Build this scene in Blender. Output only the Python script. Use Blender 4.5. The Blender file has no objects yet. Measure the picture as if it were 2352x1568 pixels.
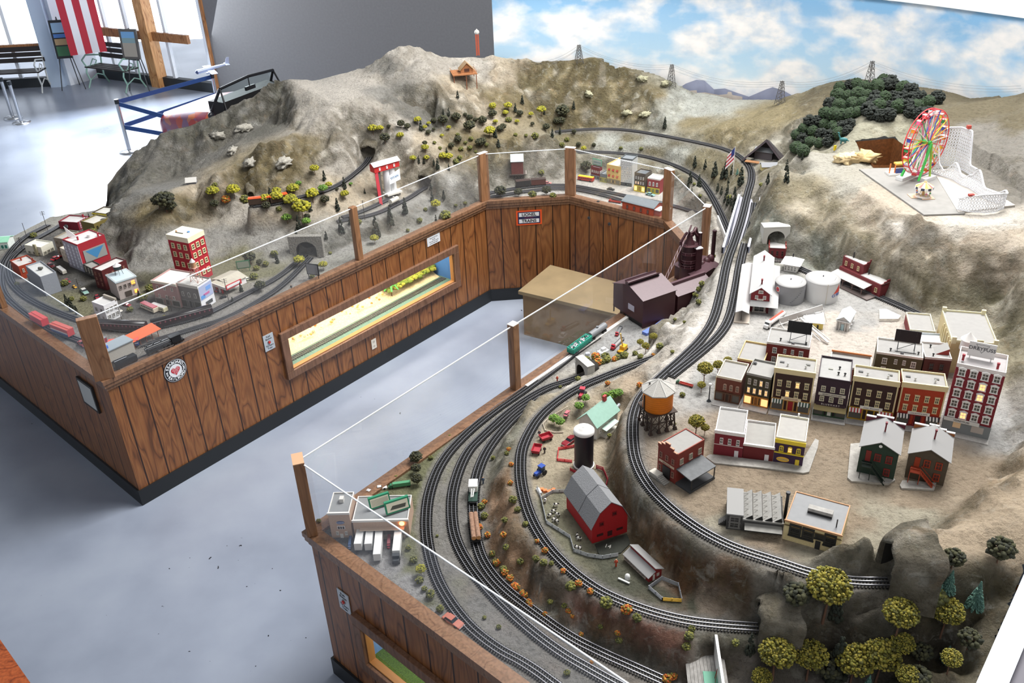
import bpy, bmesh, math, random
import numpy as np
from mathutils import Vector, Matrix, noise
from mathutils.geometry import delaunay_2d_cdt
random.seed(7)
PI=math.pi
sc=bpy.context.scene; COL=sc.collection
H=0.95
FPX,PIT,ROL,CH=2063.9,.52623,-.04379,3.806
_F=np.array([0,math.cos(PIT),-math.sin(PIT)]);_U=np.array([0,math.sin(PIT),math.cos(PIT)]);_R=np.array([1.,0,0])
cR=math.cos(ROL)*_R+math.sin(ROL)*_U; cU=-math.sin(ROL)*_R+math.cos(ROL)*_U
def ray(px,py): return _F+cR*(px-1176)/FPX-cU*(py-784)/FPX
def at(px,py,z):
    d=ray(px,py); t=(z-CH)/d[2]; return Vector((d[0]*t,d[1]*t,z))
def proj(x,y,z):
    d=np.array([x,y,z-CH]); w=d@_F; return 1176+FPX*(d@cR)/w, 784-FPX*(d@cU)/w
def top_z(x,y,py):
    lo,hi=0.,3.6
    for _ in range(40):
        m=(lo+hi)/2
        if proj(x,y,m)[1]>py: lo=m
        else: hi=m
    return (lo+hi)/2
def on_line(px,py,pl):
    d=ray(px,py); best=None
    for (x0,y0),(x1,y1) in zip(pl,pl[1:]):
        ex,ey=x1-x0,y1-y0; det=d[0]*(-ey)+ex*d[1]
        if abs(det)<1e-9: continue
        t=(x0*(-ey)+ex*y0)/det; s=(d[0]*y0-d[1]*x0)/det
        if -1e-6<=s<=1+1e-6 and t>0:
            if best is None or t<best[0]: best=(t,)
    if best is None: raise Exception('no hit %s %s'%(px,py))
    t=best[0]; return Vector((d[0]*t,d[1]*t,CH+d[2]*t))
cd=bpy.data.cameras.new('camera'); cam=bpy.data.objects.new('camera',cd); COL.objects.link(cam)
cd.sensor_width=36; cd.lens=FPX/2352*36; cd.clip_end=100; cd.clip_start=.05
mw=Matrix.Identity(4)
for i in range(3): mw[i][0]=cR[i]; mw[i][1]=cU[i]; mw[i][2]=-_F[i]
mw[2][3]=CH; cam.matrix_world=mw; sc.camera=cam
def lin(h):
    if isinstance(h,str):
        h=h.lstrip('#'); h=[int(h[i:i+2],16)/255 for i in (0,2,4)]
    return tuple((c/12.92 if c<=.04045 else ((c+.055)/1.055)**2.4) for c in h)
_M={}
def mat(h,rough=.6,metal=0,emit=0,noise_amt=0,bump=0,nscale=60,alpha=1):
    k=(h,rough,metal,emit,noise_amt,bump,nscale,alpha)
    if k in _M: return _M[k]
    m=bpy.data.materials.new('paint_'+h.strip('#')); m.use_nodes=True; nt=m.node_tree; b=nt.nodes['Principled BSDF']
    c=lin(h); b.inputs['Base Color'].default_value=(*c,1); b.inputs['Roughness'].default_value=rough; b.inputs['Metallic'].default_value=metal
    if emit: b.inputs['Emission Color'].default_value=(*c,1); b.inputs['Emission Strength'].default_value=emit
    if noise_amt or bump:
        tc=nt.nodes.new('ShaderNodeTexCoord'); n=nt.nodes.new('ShaderNodeTexNoise'); n.inputs['Scale'].default_value=nscale; n.inputs['Detail'].default_value=5
        nt.links.new(tc.outputs['Object'],n.inputs['Vector'])
        if noise_amt:
            r=nt.nodes.new('ShaderNodeMapRange'); r.inputs['From Min'].default_value=.3; r.inputs['From Max'].default_value=.7
            r.inputs['To Min'].default_value=1-noise_amt; r.inputs['To Max'].default_value=1+noise_amt
            nt.links.new(n.outputs['Fac'],r.inputs['Value'])
            v=nt.nodes.new('ShaderNodeVectorMath'); v.operation='SCALE'; v.inputs[0].default_value=c
            nt.links.new(r.outputs['Result'],v.inputs['Scale']); nt.links.new(v.outputs[0],b.inputs['Base Color'])
        if bump:
            bp=nt.nodes.new('ShaderNodeBump'); bp.inputs['Strength'].default_value=bump; bp.inputs['Distance'].default_value=.01
            nt.links.new(n.outputs['Fac'],bp.inputs['Height']); nt.links.new(bp.outputs['Normal'],b.inputs['Normal'])
    _M[k]=m; return m
def nodes(m): return m.node_tree.nodes, m.node_tree.links
def newmat(name):
    m=bpy.data.materials.new(name); m.use_nodes=True; return m,m.node_tree.nodes,m.node_tree.links,m.node_tree.nodes['Principled BSDF']
def ramp(N,els):
    r=N.new('ShaderNodeValToRGB'); e=r.color_ramp.elements
    while len(e)<len(els): e.new(.5)
    for x,(p,c) in zip(e,els): x.position=p; x.color=(*lin(c),1)
    return r
def wood_mat(name,c0,c1,c2,groove=0,gs=.1,rough=.45):
    m,N,L,b=newmat(name)
    tc=N.new('ShaderNodeTexCoord'); mp=N.new('ShaderNodeMapping'); mp.inputs['Scale'].default_value=(1,1,.22)
    L.new(tc.outputs['Object'],mp.inputs['Vector'])
    n=N.new('ShaderNodeTexNoise'); n.inputs['Scale'].default_value=5.5; n.inputs['Detail'].default_value=2; n.inputs['Distortion'].default_value=.5
    L.new(mp.outputs[0],n.inputs['Vector'])
    mu=N.new('ShaderNodeMath'); mu.operation='MULTIPLY'; mu.inputs[1].default_value=6.5; L.new(n.outputs['Fac'],mu.inputs[0])
    fr=N.new('ShaderNodeMath'); fr.operation='PINGPONG'; fr.inputs[1].default_value=.5; L.new(mu.outputs[0],fr.inputs[0])
    r=ramp(N,[(0,c2),(.12,c1),(.5,c0),(1,c1)]); 
    m2=N.new('ShaderNodeMath'); m2.operation='MULTIPLY'; m2.inputs[1].default_value=2; L.new(fr.outputs[0],m2.inputs[0]); L.new(m2.outputs[0],r.inputs['Fac'])
    f=N.new('ShaderNodeTexNoise'); f.inputs['Scale'].default_value=90; mp2=N.new('ShaderNodeMapping'); mp2.inputs['Scale'].default_value=(1,1,.05)
    L.new(tc.outputs['Object'],mp2.inputs[0]); L.new(mp2.outputs[0],f.inputs['Vector'])
    mx=N.new('ShaderNodeMix'); mx.data_type='RGBA'; mx.blend_type='MULTIPLY'; mx.inputs[0].default_value=.5
    fr2=ramp(N,[(.3,'#9a9a9a'),(.6,'#ffffff')]); L.new(f.outputs['Fac'],fr2.inputs[0])
    L.new(r.outputs[0],mx.inputs[6]); L.new(fr2.outputs[0],mx.inputs[7]); out=mx.outputs[2]
    if groove:
        sx=N.new('ShaderNodeSeparateXYZ'); L.new(tc.outputs['Object'],sx.inputs[0])
        d=N.new('ShaderNodeMath'); d.operation='DIVIDE'; d.inputs[1].default_value=gs; L.new(sx.outputs['X'],d.inputs[0])
        p=N.new('ShaderNodeMath'); p.operation='FRACT'; L.new(d.outputs[0],p.inputs[0])
        c=N.new('ShaderNodeMath'); c.operation='LESS_THAN'; c.inputs[1].default_value=.07; L.new(p.outputs[0],c.inputs[0])
        g=N.new('ShaderNodeMix'); g.data_type='RGBA'; L.new(c.outputs[0],g.inputs[0]); L.new(out,g.inputs[6]); g.inputs[7].default_value=(*lin('#2e180c'),1)
        out=g.outputs[2]
        bp=N.new('ShaderNodeBump'); bp.invert=True; bp.inputs['Strength'].default_value=.6; bp.inputs['Distance'].default_value=.004
        L.new(c.outputs[0],bp.inputs['Height']); L.new(bp.outputs[0],b.inputs['Normal'])
    L.new(out,b.inputs['Base Color']); b.inputs['Roughness'].default_value=rough; return m
def glass_mat(name,tint=(1,1,1),haze=.05,ior=1.45,refl=1.0):
    m,N,L,b=newmat(name); o=N['Material Output']
    t=N.new('ShaderNodeBsdfTransparent'); t.inputs[0].default_value=(*tint,1)
    g=N.new('ShaderNodeBsdfGlossy'); g.inputs['Roughness'].default_value=.02
    ge=N.new('ShaderNodeNewGeometry'); dp=N.new('ShaderNodeVectorMath'); dp.operation='DOT_PRODUCT'; L.new(ge.outputs['Incoming'],dp.inputs[0]); L.new(ge.outputs['Normal'],dp.inputs[1])
    ab=N.new('ShaderNodeMath'); ab.operation='ABSOLUTE'; L.new(dp.outputs['Value'],ab.inputs[0])
    om=N.new('ShaderNodeMath'); om.operation='SUBTRACT'; om.inputs[0].default_value=1; L.new(ab.outputs[0],om.inputs[1])
    pw_=N.new('ShaderNodeMath'); pw_.operation='POWER'; pw_.inputs[1].default_value=5; L.new(om.outputs[0],pw_.inputs[0])
    mm=N.new('ShaderNodeMath'); mm.operation='MULTIPLY_ADD'; mm.inputs[1].default_value=.9*refl; mm.inputs[2].default_value=.05*refl; L.new(pw_.outputs[0],mm.inputs[0])
    x=N.new('ShaderNodeMixShader'); L.new(mm.outputs[0],x.inputs[0]); L.new(t.outputs[0],x.inputs[1]); L.new(g.outputs[0],x.inputs[2])
    d=N.new('ShaderNodeBsdfDiffuse'); d.inputs[0].default_value=(.8,.82,.85,1)
    y=N.new('ShaderNodeMixShader'); y.inputs[0].default_value=haze; L.new(x.outputs[0],y.inputs[1]); L.new(d.outputs[0],y.inputs[2])
    L.new(y.outputs[0],o.inputs['Surface']); return m
class MB:
    def __init__(s): s.v=[];s.f=[];s.m=[];s.mats=[];s.sm=[]
    def mi(s,m):
        if m not in s.mats: s.mats.append(m)
        return s.mats.index(m)
    def face(s,pts,m,sm=False):
        n=len(s.v); s.v+= [tuple(p) for p in pts]; s.f.append(list(range(n,n+len(pts)))); s.m.append(s.mi(m)); s.sm.append(sm)
    def mesh(s,vs,fs,m,sm=False):
        n=len(s.v); s.v+=[tuple(v) for v in vs]; k=s.mi(m)
        for f in fs: s.f.append([n+i for i in f]); s.m.append(k); s.sm.append(sm)
        return s
    def box(s,x0,x1,y0,y1,z0,z1,m):
        return s.hexa([(x0,y0,z0),(x1,y0,z0),(x1,y1,z0),(x0,y1,z0),(x0,y0,z1),(x1,y0,z1),(x1,y1,z1),(x0,y1,z1)],m)
    def hexa(s,p,m): return s.mesh(p,[(0,3,2,1),(4,5,6,7),(0,1,5,4),(1,2,6,5),(2,3,7,6),(3,0,4,7)],m)
    def bar(s,a,b,w,h,m):
        a=Vector(a);b=Vector(b);d=(b-a).normalized(); u=d.cross(Vector((0,0,1)))
        if u.length<1e-4: u=Vector((1,0,0))
        u=u.normalized()*w/2; v=u.cross(d).normalized()*h/2
        return s.hexa([a-u-v,a+u-v,b+u-v,b-u-v,a-u+v,a+u+v,b+u+v,b-u+v],m)
    def prism(s,poly,z0,z1,m,mtop=None):
        n=len(poly); vs=[(*p[:2],z0) for p in poly]+[(*p[:2],z1) for p in poly]
        s.mesh(vs,[(i,(i+1)%n,n+(i+1)%n,n+i) for i in range(n)]+[tuple(range(n))[::-1]],m)
        s.face([(*p[:2],z1) for p in poly],mtop or m); return s
    def lathe(s,prof,m,n=16,c=(0,0),sm=True,caps=True):
        vs=[];fs=[]
        for r,z in prof:
            for i in range(n):
                a=2*PI*i/n; vs.append((c[0]+r*math.cos(a),c[1]+r*math.sin(a),z))
        for j in range(len(prof)-1):
            for i in range(n): k=(i+1)%n; fs.append((j*n+i,j*n+k,(j+1)*n+k,(j+1)*n+i))
        s.mesh(vs,fs,m,sm)
        if caps:
            s.face([vs[i] for i in range(n)][::-1],m); s.face(vs[-n:],m)
        return s
    def cyl(s,a,b,r,m,n=8,r2=None,sm=True):
        a=Vector(a);b=Vector(b);d=(b-a).normalized(); r2=r if r2 is None else r2
        u=d.orthogonal().normalized(); v=d.cross(u)
        vs=[a+(u*math.cos(2*PI*i/n)+v*math.sin(2*PI*i/n))*r for i in range(n)]+[b+(u*math.cos(2*PI*i/n)+v*math.sin(2*PI*i/n))*r2 for i in range(n)]
        s.mesh(vs,[(i,(i+1)%n,n+(i+1)%n,n+i) for i in range(n)],m,sm)
        s.face(vs[:n][::-1],m); s.face(vs[n:],m); return s
    def tube(s,pts,r,m,n=6):
        for a,b in zip(pts,pts[1:]): s.cyl(a,b,r,m,n)
        return s
    def ball(s,c,r,m,sub=1,sq=(1,1,1),nz=0,seed=0,nsc=1):
        V,F=ICO[sub]; vs=[]
        for p in V:
            k=1+nz*noise.noise(Vector(p)*nsc*2+Vector((seed*3.1,seed*1.7,seed*.9))) if nz else 1
            vs.append((c[0]+p[0]*r*k*sq[0],c[1]+p[1]*r*k*sq[1],c[2]+p[2]*r*k*sq[2]))
        return s.mesh(vs,F,m,True)
    def build(s,name,parent=None,loc=None,rz=0,bevel=0,smooth=False):
        me=bpy.data.meshes.new(name); me.from_pydata(s.v,[],s.f)
        for m in s.mats: me.materials.append(m)
        me.polygons.foreach_set('material_index',s.m); me.polygons.foreach_set('use_smooth',[True]*len(s.f) if smooth else s.sm)
        me.update(); o=bpy.data.objects.new(name,me); COL.objects.link(o)
        if parent: o.parent=parent
        if loc is not None: o.location=loc
        if rz: o.rotation_euler=(0,0,rz)
        if bevel:
            b=o.modifiers.new('bevel','BEVEL'); b.width=bevel; b.segments=2; b.limit_method='ANGLE'
        return o
def _ico(sub):
    bm=bmesh.new(); bmesh.ops.create_icosphere(bm,subdivisions=sub,radius=1); bm.verts.ensure_lookup_table()
    r=([tuple(v.co) for v in bm.verts],[tuple(v.index for v in f.verts) for f in bm.faces]); bm.free(); return r
ICO={i:_ico(i) for i in (1,2,3,4)}
def empty(name,loc,rz=0,label=None,cat=None,group=None):
    o=bpy.data.objects.new(name,None); COL.objects.link(o); o.location=loc; o.rotation_euler=(0,0,rz); o.empty_display_size=.05
    if label: tag(o,label,cat,group)
    return o
def tag(o,label,cat=None,group=None,kind=None):
    if label: o['label']=label
    if cat: o['category']=cat
    if group: o['group']=group
    if kind: o['kind']=kind
    return o
def struct(o,label=None):
    o['kind']='structure'
    if label: o['label']=label
    return o
def copy_tree(o,parent=None):
    c=o.copy(); COL.objects.link(c); c.parent=parent
    for ch in [x for x in o.children]: copy_tree(ch,c)
    return c
_tc={}
def text_mesh(s,size,m,loc=(0,0,0),rot=(PI/2,0,0),parent=None,name='lettering',ext=.0006,align='CENTER',sx=1,bold=0,shear=0):
    cu=bpy.data.curves.new('t','FONT'); cu.body=s; cu.size=size; cu.extrude=ext; cu.align_x=align; cu.align_y='CENTER'; cu.offset=bold; cu.shear=shear
    cu.resolution_u=3
    o=bpy.data.objects.new('t',cu); me=bpy.data.meshes.new_from_object(o); bpy.data.objects.remove(o); bpy.data.curves.remove(cu)
    me.materials.clear(); me.materials.append(m)
    ob=bpy.data.objects.new(name,me); COL.objects.link(ob); ob.location=loc; ob.rotation_euler=rot; ob.scale=(sx,1,1)
    if parent: ob.parent=parent
    return ob
def join_meshes(objs,name,parent=None):
    vs=[];fs=[]
    for o in objs:
        o.rotation_mode='XYZ'; mx=Matrix.LocRotScale(o.location,o.rotation_euler,o.scale); n=len(vs)
        vs+=[tuple(mx@v.co) for v in o.data.vertices]; fs+=[[n+i for i in p.vertices] for p in o.data.polygons]
    me=bpy.data.meshes.new(name); me.from_pydata(vs,[],fs); me.materials.append(objs[0].data.materials[0]); me.update()
    for o in objs: bpy.data.objects.remove(o)
    ob=bpy.data.objects.new(name,me); COL.objects.link(ob)
    if parent: ob.parent=parent
    return ob
A=(-2.47,4.60);B=(-.165,7.29);C=(.55,7.33);D=(1.257,6.71);F_=(1.384,5.95);G=(-.017,4.37);HN=(-1.02,3.20)
MUR=[(-.05,8.98),(1.0,8.92),(2.0,8.6),(2.9,7.95),(3.6,7.1),(4.25,5.9),(4.6,4.3)]
RP=[(-3.70,6.9),(-3.72,7.7),(-3.45,8.15),(-2.0,8.5),(-.9,8.72),(-.05,8.9)]+[(x-.04,y-.05) for x,y in MUR[1:]]
OUTER=[A,(-3.59,5.65),(-4.45,6.45),(-4.17,6.88),(-3.98,7.42),(-3.72,7.75),(-3.45,8.15),(-2.0,8.5),(-.9,8.72),(-.05,8.9)]+[(x-.03,y-.04) for x,y in MUR[1:]]+[(4.3,4.2),(2.75,3.5),(1.9,2.46),(1.47,1.95),(1.2,1.62),(.87,1.37)]
INNER=[HN,G,F_,D,C,B]
POLY=OUTER+INNER   # closed
Z=.955; FZ=1.10; TZ=1.30
lines=[]; pts=[]
def L_(z,ps): lines.append([at(x,y,z) for x,y in ps])
def P_(z,*ps):
    for x,y in ps: pts.append(at(x,y,z))
lines.append([Vector((*p,Z)) for p in [HN,G,F_,D,C,B,A]])
lines.append([Vector((*p,Z)) for p in [A,(-3.59,5.65),(-4.45,6.45),(-4.17,6.88),(-3.98,7.42)]])
lines.append([Vector((*p,Z)) for p in [HN,(-.11,2.32),(.87,1.37)]])
ridge=[(250,480),(253,430),(290,372),(330,337),(385,300),(440,287),(520,250),(600,215),(640,187),(662,181),(720,185),(780,170),(830,155),(880,130),(925,104),(960,112),(1000,128),(1060,132),(1100,128),(1166,135),(1230,137),(1300,139),(1365,131),(1420,155),(1470,163),(1540,187),(1590,214),(1680,230),(1790,230),(1850,207),(1900,189),(1960,180),(2010,186),(2160,207),(2230,228),(2290,224),(2352,212)]
RL=[on_line(x,y,RP) for x,y in ridge]
lines.append(RL)
pts.append(Vector((4.25,5.0,1.9))); pts.append(Vector((4.3,4.3,1.8))); pts.append(Vector((2.8,3.6,1.5)));pts.append(Vector((3.4,3.9,1.7)))
P_(.96,(1000,1150),(1060,1300),(1150,1430),(1300,1560),(1250,893),(1400,770))
L_(.965,[(1315,880),(1265,903),(1215,925),(1170,960),(1130,1040),(1118,1120),(1112,1200),(1130,1290),(1190,1370),(1280,1440),(1380,1500),(1480,1550),(1560,1600)])
L_(1.093,[(1345,877),(1300,893),(1255,915),(1215,945),(1188,1000),(1174,1080),(1178,1150),(1203,1220),(1258,1300),(1350,1372),(1450,1418),(1560,1448),(1650,1463),(1738,1469)])
L_(FZ,[(1423,937),(1411,987),(1395,1045),(1402,1104),(1437,1163),(1458,1221),(1495,1290),(1560,1350),(1640,1390),(1736,1420)])
L_(TZ,[(1500,878),(1447,930),(1432,1000),(1436,1060),(1463,1120),(1512,1182),(1570,1223),(1640,1266),(1700,1293),(1765,1328),(1850,1358),(1950,1378),(2045,1372)])
L_(TZ,[(1647,610),(1632,680),(1590,765),(1545,822),(1512,862)])
L_(.96,[(1655,592),(1600,672),(1550,735),(1520,770),(1500,795)])
L_(1.2,[(1480,872),(1440,895),(1405,915)])
L_(1.09,[(1352,868),(1400,845),(1450,818),(1485,805)])
L_(.965,[(1330,838),(1400,806),(1450,790)])
L_(TZ,[(1738,598),(1790,592),(1860,602),(1925,642),(2050,690),(2120,716),(2190,722),(2285,745),(2318,840),(2318,950),(2295,1080),(2200,1170),(2085,1215),(2000,1262),(1996,1300)])
L_(1.53,[(1757,488),(1810,500),(1870,503),(1940,543),(2055,592),(2130,622)])
L_(1.43,[(2125,658),(2200,660),(2300,672)])
lines.append([at(*q) for q in [(1785,400,1.71),(1850,395,1.72),(1920,432,1.68),(1985,485,1.65),(2090,548,1.63),(2200,575,1.62),(2340,572,1.66)]])
L_(1.712,[(1880,385),(1960,425),(2050,485),(2120,515),(2230,518),(2345,500)])
P_(1.72,(1980,385),(2130,492),(2222,490),(2331,474),(2140,392),(2060,380),(2100,330),(1930,350))
P_(1.76,(2352,490)); P_(1.55,(2350,640)); P_(1.42,(2349,735)); P_(1.3,(1900,800),(2000,760),(2100,800),(2200,850),(2200,1000),(1900,1000),(2000,900)); P_(1.38,(2352,850))
P_(1.38,(2352,1000)); P_(1.42,(2352,1100)); P_(1.38,(2260,1150)); P_(1.42,(2150,1225))
L_(1.48,[(2012,1218),(2062,1285)]); P_(1.42,(2078,1345))
P_(1.46,(2352,1185)); P_(1.40,(2350,1290)); P_(1.43,(2210,1290)); P_(1.37,(2150,1350)); P_(1.32,(2100,1385)); P_(1.24,(2200,1420)); P_(1.3,(2300,1390))
P_(1.2,(2235,1540)); P_(1.1,(2150,1500)); P_(1.06,(2050,1500)); P_(1.12,(2000,1450)); P_(1.0,(2100,1568)); P_(.98,(1950,1568),(1850,1568),(1780,1568)); P_(1.06,(1765,1480))
P_(1.16,(1850,1430)); P_(1.08,(1900,1470)); P_(1.22,(1955,1405)); P_(.97,(1690,1568),(1640,1530))
P_(1.24,(1752,1375),(1770,1400))
P_(1.47,(2110,1235),(2160,1260)); P_(1.45,(2100,1310)); P_(1.36,(2052,1352))
P_(1.78,(1960,300)); P_(1.83,(1990,240)); P_(1.74,(1840,350)); P_(1.82,(2200,300)); P_(1.76,(2300,400)); P_(1.85,(2345,350)); P_(1.92,(2345,270)); P_(1.86,(2100,260))
P_(1.5,(1755,440)); P_(1.36,(1775,385),(1748,425))
P_(1.23,(1260,296),(1400,288)); P_(1.26,(1540,306)); P_(1.29,(1660,334)); P_(1.31,(1722,360))
P_(1.31,(1800,372)); P_(1.42,(1700,290)); P_(1.5,(1800,295)); 
L_(1.088,[(1290,352),(1330,357),(1420,360),(1495,374),(1555,398),(1598,430),(1630,482),(1652,530)])
L_(.97,[(1128,432),(1200,424),(1330,402),(1400,392),(1480,415),(1535,432),(1562,472),(1612,545),(1645,580)])
P_(1.08,(1690,525)); P_(1.05,(1680,560)); P_(.97,(1700,590),(1680,600))
P_(1.28,(1700,420)); P_(1.2,(1660,440))
P_(.957,(247,470),(236,520),(250,560),(200,560),(150,520),(240,600),(256,585),(230,480),(190,500))
L_(.957,[(262,575),(300,615),(380,606),(500,600),(600,615),(655,605),(720,595),(790,565),(870,545),(960,520),(1060,490),(1108,455)])
L_(1.14,[(258,480),(320,518),(375,524),(450,496),(560,486),(660,492),(720,508)])
L_(1.07,[(775,530),(850,513),(920,484),(985,448)])
P_(1.19,(560,452),(640,470),(690,455)); P_(1.15,(1000,425),(1060,415)); P_(1.08,(1090,435)); P_(1.09,(900,455),(850,480),(940,440))
P_(1.33,(560,400)); P_(1.5,(640,345)); P_(1.38,(690,380)); P_(1.3,(735,412)); P_(1.22,(750,450)); P_(1.2,(820,430)); P_(1.17,(860,420))
L_(1.3,[(400,450),(450,420)]); L_(1.42,[(500,395),(545,370)]); P_(1.57,(640,325),(690,300))
P_(1.14,(400,408)); P_(1.22,(450,372)); P_(1.4,(560,305)); P_(1.45,(620,275)); P_(1.2,(300,440)); P_(1.26,(345,370)); P_(1.27,(395,360))
P_(1.33,(845,345),(800,372)); P_(1.6,(720,290)); P_(1.72,(770,240)); P_(1.5,(780,320)); P_(1.75,(900,200)); P_(1.62,(880,260)); P_(1.5,(900,300)); P_(1.78,(1000,190)); P_(1.55,(1000,250)); P_(1.44,(1000,300)); P_(1.35,(1000,350)); P_(1.25,(960,390))
P_(1.7,(1100,180)); P_(1.45,(1120,270)); P_(1.33,(1150,320)); P_(1.18,(1100,380)); P_(1.15,(1250,360)); P_(1.38,(1230,270)); P_(1.3,(1265,310))
TR=[ # z, px polyline, radius flags, surface (None = on ground)
 ('outer',.967,[(1290,1585),(1214,1529),(1134,1486),(1066,1428),(1011,1348),(986,1275),(977,1203),(986,1127),(1015,1058),(1066,1000),(1130,947),(1199,900),(1280,842),(1330,802),(1372,773)]),
 ('middle',.967,[(1430,1580),(1368,1546),(1290,1501),(1219,1448),(1151,1386),(1091,1319),(1051,1254),(1037,1196),(1040,1120),(1069,1043),(1109,1000),(1180,936),(1250,893),(1300,877),(1334,866)]),
 ('inner',.967,[(1530,1567),(1457,1534),(1383,1501),(1308,1463),(1228,1406),(1160,1353),(1122,1310),(1100,1268),(1089,1210),(1087,1127),(1105,1058),(1142,1000),(1190,950),(1246,914)]),
 ('farm',1.104,[(1741,1442),(1651,1436),(1576,1427),(1502,1409),(1427,1382),(1368,1353),(1308,1308),(1253,1250),(1216,1185),(1196,1110),(1195,1045),(1209,1004),(1238,957),(1282,919),(1335,887),(1393,863),(1452,840),(1505,821)]),
 ('town',1.304,[(2040,1338),(1950,1336),(1866,1319),(1783,1291),(1700,1264),(1650,1242),(1599,1213),(1540,1169),(1490,1119),(1460,1063),(1452,1004),(1455,952),(1475,906),(1523,861),(1570,820),(1611,779),(1639,737),(1656,673),(1669,604),(1689,549),(1705,497),(1716,450),(1727,412),(1725,389,1.30),(1710,368,1.29),(1684,350,1.28),(1643,336,1.27),(1540,315,1.25),(1452,300,1.235),(1393,296,1.225),(1335,298,1.22),(1276,303,1.215)]),
 ('siding',1.304,[(1540,864),(1606,812),(1650,773),(1675,734),(1689,673),(1700,604),(1714,549),(1730,497),(1735,465)]),
 ('lower',1.092,[(1680,545),(1669,520),(1649,476),(1628,438),(1605,409),(1569,388),(1525,371),(1481,359),(1423,352),(1364,349),(1310,350)]),
 ('village',.967,[(1118,446),(1131,442),(1217,428),(1305,425),(1379,438),(1460,455),(1540,471),(1610,492)]),
 ('village2',.967,[(1110,456),(1131,452),(1247,434),(1310,434),(1364,443),(1420,458),(1480,480)]),
 ('left',.967,[(700,586),(640,637),(570,673),(480,720),(430,737),(350,755),(280,760),(210,745),(150,725),(90,700),(45,672),(20,640),(18,600),(60,562),(120,529),(160,505)]),
 ('left2',.967,[(712,592),(650,655),(590,695),(520,732),(455,752),(380,775),(300,800),(240,800),(160,775),(90,745),(30,700),(5,670),(0,630),(10,595),(50,548),(110,517)]),
 ('left3',.967,[(560,722),(510,742),(450,772),(390,797),(330,822),(272,848)]),
 ('mountain',1.262,[(848,362),(840,375),(824,391),(794,415),(758,435),(728,445),(690,452),(640,468),(580,474)]),
 ('mine',1.092,[(980,430),(965,438),(940,455),(915,467),(880,485),(847,496),(810,503),(772,510)]),
 ('mine2',1.092,[(905,452),(880,464),(850,478),(815,492),(785,500)]),
 ('depot',1.304,[(2110,722),(2050,695),(1990,670),(1930,650),(1870,632),(1800,600)]),
]
def resample(P,step):
    Q=[]
    P=[Vector(p) for p in P]; E=[2*P[0]-P[1]]+P+[2*P[-1]-P[-2]]
    for i in range(1,len(E)-2):
        p0,p1,p2,p3=E[i-1:i+3]
        for k in range(12):
            t=k/12; Q.append(.5*((2*p1)+(p2-p0)*t+(2*p0-5*p1+4*p2-p3)*t*t+(3*p1-p0-3*p2+p3)*t**3))
    Q.append(P[-1]); out=[Q[0]]; acc=0
    for a,b in zip(Q,Q[1:]):
        l=(b-a).length
        while acc+l>=step:
            f=(step-acc)/l; a=a.lerp(b,f); out.append(a); l=(b-a).length; acc=0
        acc+=l
    return out
def chaikin(P,n=2):
    P=[Vector(p) for p in P]
    for _ in range(n):
        Q=[P[0]]
        for a,b in zip(P,P[1:]): Q+=[a.lerp(b,.25),a.lerp(b,.75)]
        P=Q+[P[-1]]
    return P
PATH={}
for nm,z,ps in TR: PATH[nm]=resample(chaikin([at(q[0],q[1],q[2] if len(q)>2 else z) for q in ps],1),.0125)
GS=.017; X0,Y0=-4.6,1.25; NX=int(9.4/GS); NY=int(7.9/GS)
allp=[];edges=[]
for l in lines:
    n=len(allp); allp+=l; edges+=[(n+i,n+i+1) for i in range(len(l)-1)]
allp+=pts
hull=[Vector((-6,0,.95)),Vector((6,0,1.2)),Vector((6,10.5,1.9)),Vector((-6,10.5,1))]; allp+=hull
r=delaunay_2d_cdt([Vector(p[:2]) for p in allp],edges,[],0,1e-4,True)
tv,_,tf,ov=r[0],r[1],r[2],r[3]
tz=[]
for v,o in zip(tv,ov):
    if o: tz.append(max(allp[i][2] for i in o))
    else:
        best=None
        for a,b in edges:
            pa,pb=allp[a],allp[b]; e=Vector((pb[0]-pa[0],pb[1]-pa[1])); q=Vector((v[0]-pa[0],v[1]-pa[1])); t=max(0,min(1,q.dot(e)/max(e.dot(e),1e-9))); d=(q-e*t).length
            if best is None or d<best[0]: best=(d,pa[2]+(pb[2]-pa[2])*t)
        tz.append(best[1])
gx=X0+GS*np.arange(NX); gy=Y0+GS*np.arange(NY); ZG=np.full((NY,NX),.95)
for f in tf:
    (x0,y0),(x1,y1),(x2,y2)=[tv[i] for i in f[:3]]; z0,z1,z2=[tz[i] for i in f[:3]]
    i0=max(0,int((min(x0,x1,x2)-X0)/GS)-1); i1=min(NX,int((max(x0,x1,x2)-X0)/GS)+2); j0=max(0,int((min(y0,y1,y2)-Y0)/GS)-1); j1=min(NY,int((max(y0,y1,y2)-Y0)/GS)+2)
    if i1<=i0 or j1<=j0: continue
    xx,yy=np.meshgrid(gx[i0:i1],gy[j0:j1]); det=(y1-y2)*(x0-x2)+(x2-x1)*(y0-y2)
    if abs(det)<1e-12: continue
    a=((y1-y2)*(xx-x2)+(x2-x1)*(yy-y2))/det; b=((y2-y0)*(xx-x2)+(x0-x2)*(yy-y2))/det; c=1-a-b
    m=(a>=-1e-6)&(b>=-1e-6)&(c>=-1e-6); sub=ZG[j0:j1,i0:i1]; sub[m]=(a*z0+b*z1+c*z2)[m]
for _ in range(2):
    Pd=np.pad(ZG,1,mode='edge'); ZG=(Pd[1:-1,1:-1]*2+Pd[:-2,1:-1]+Pd[2:,1:-1]+Pd[1:-1,:-2]+Pd[1:-1,2:])/6
rs=np.random.RandomState(3)
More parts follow.
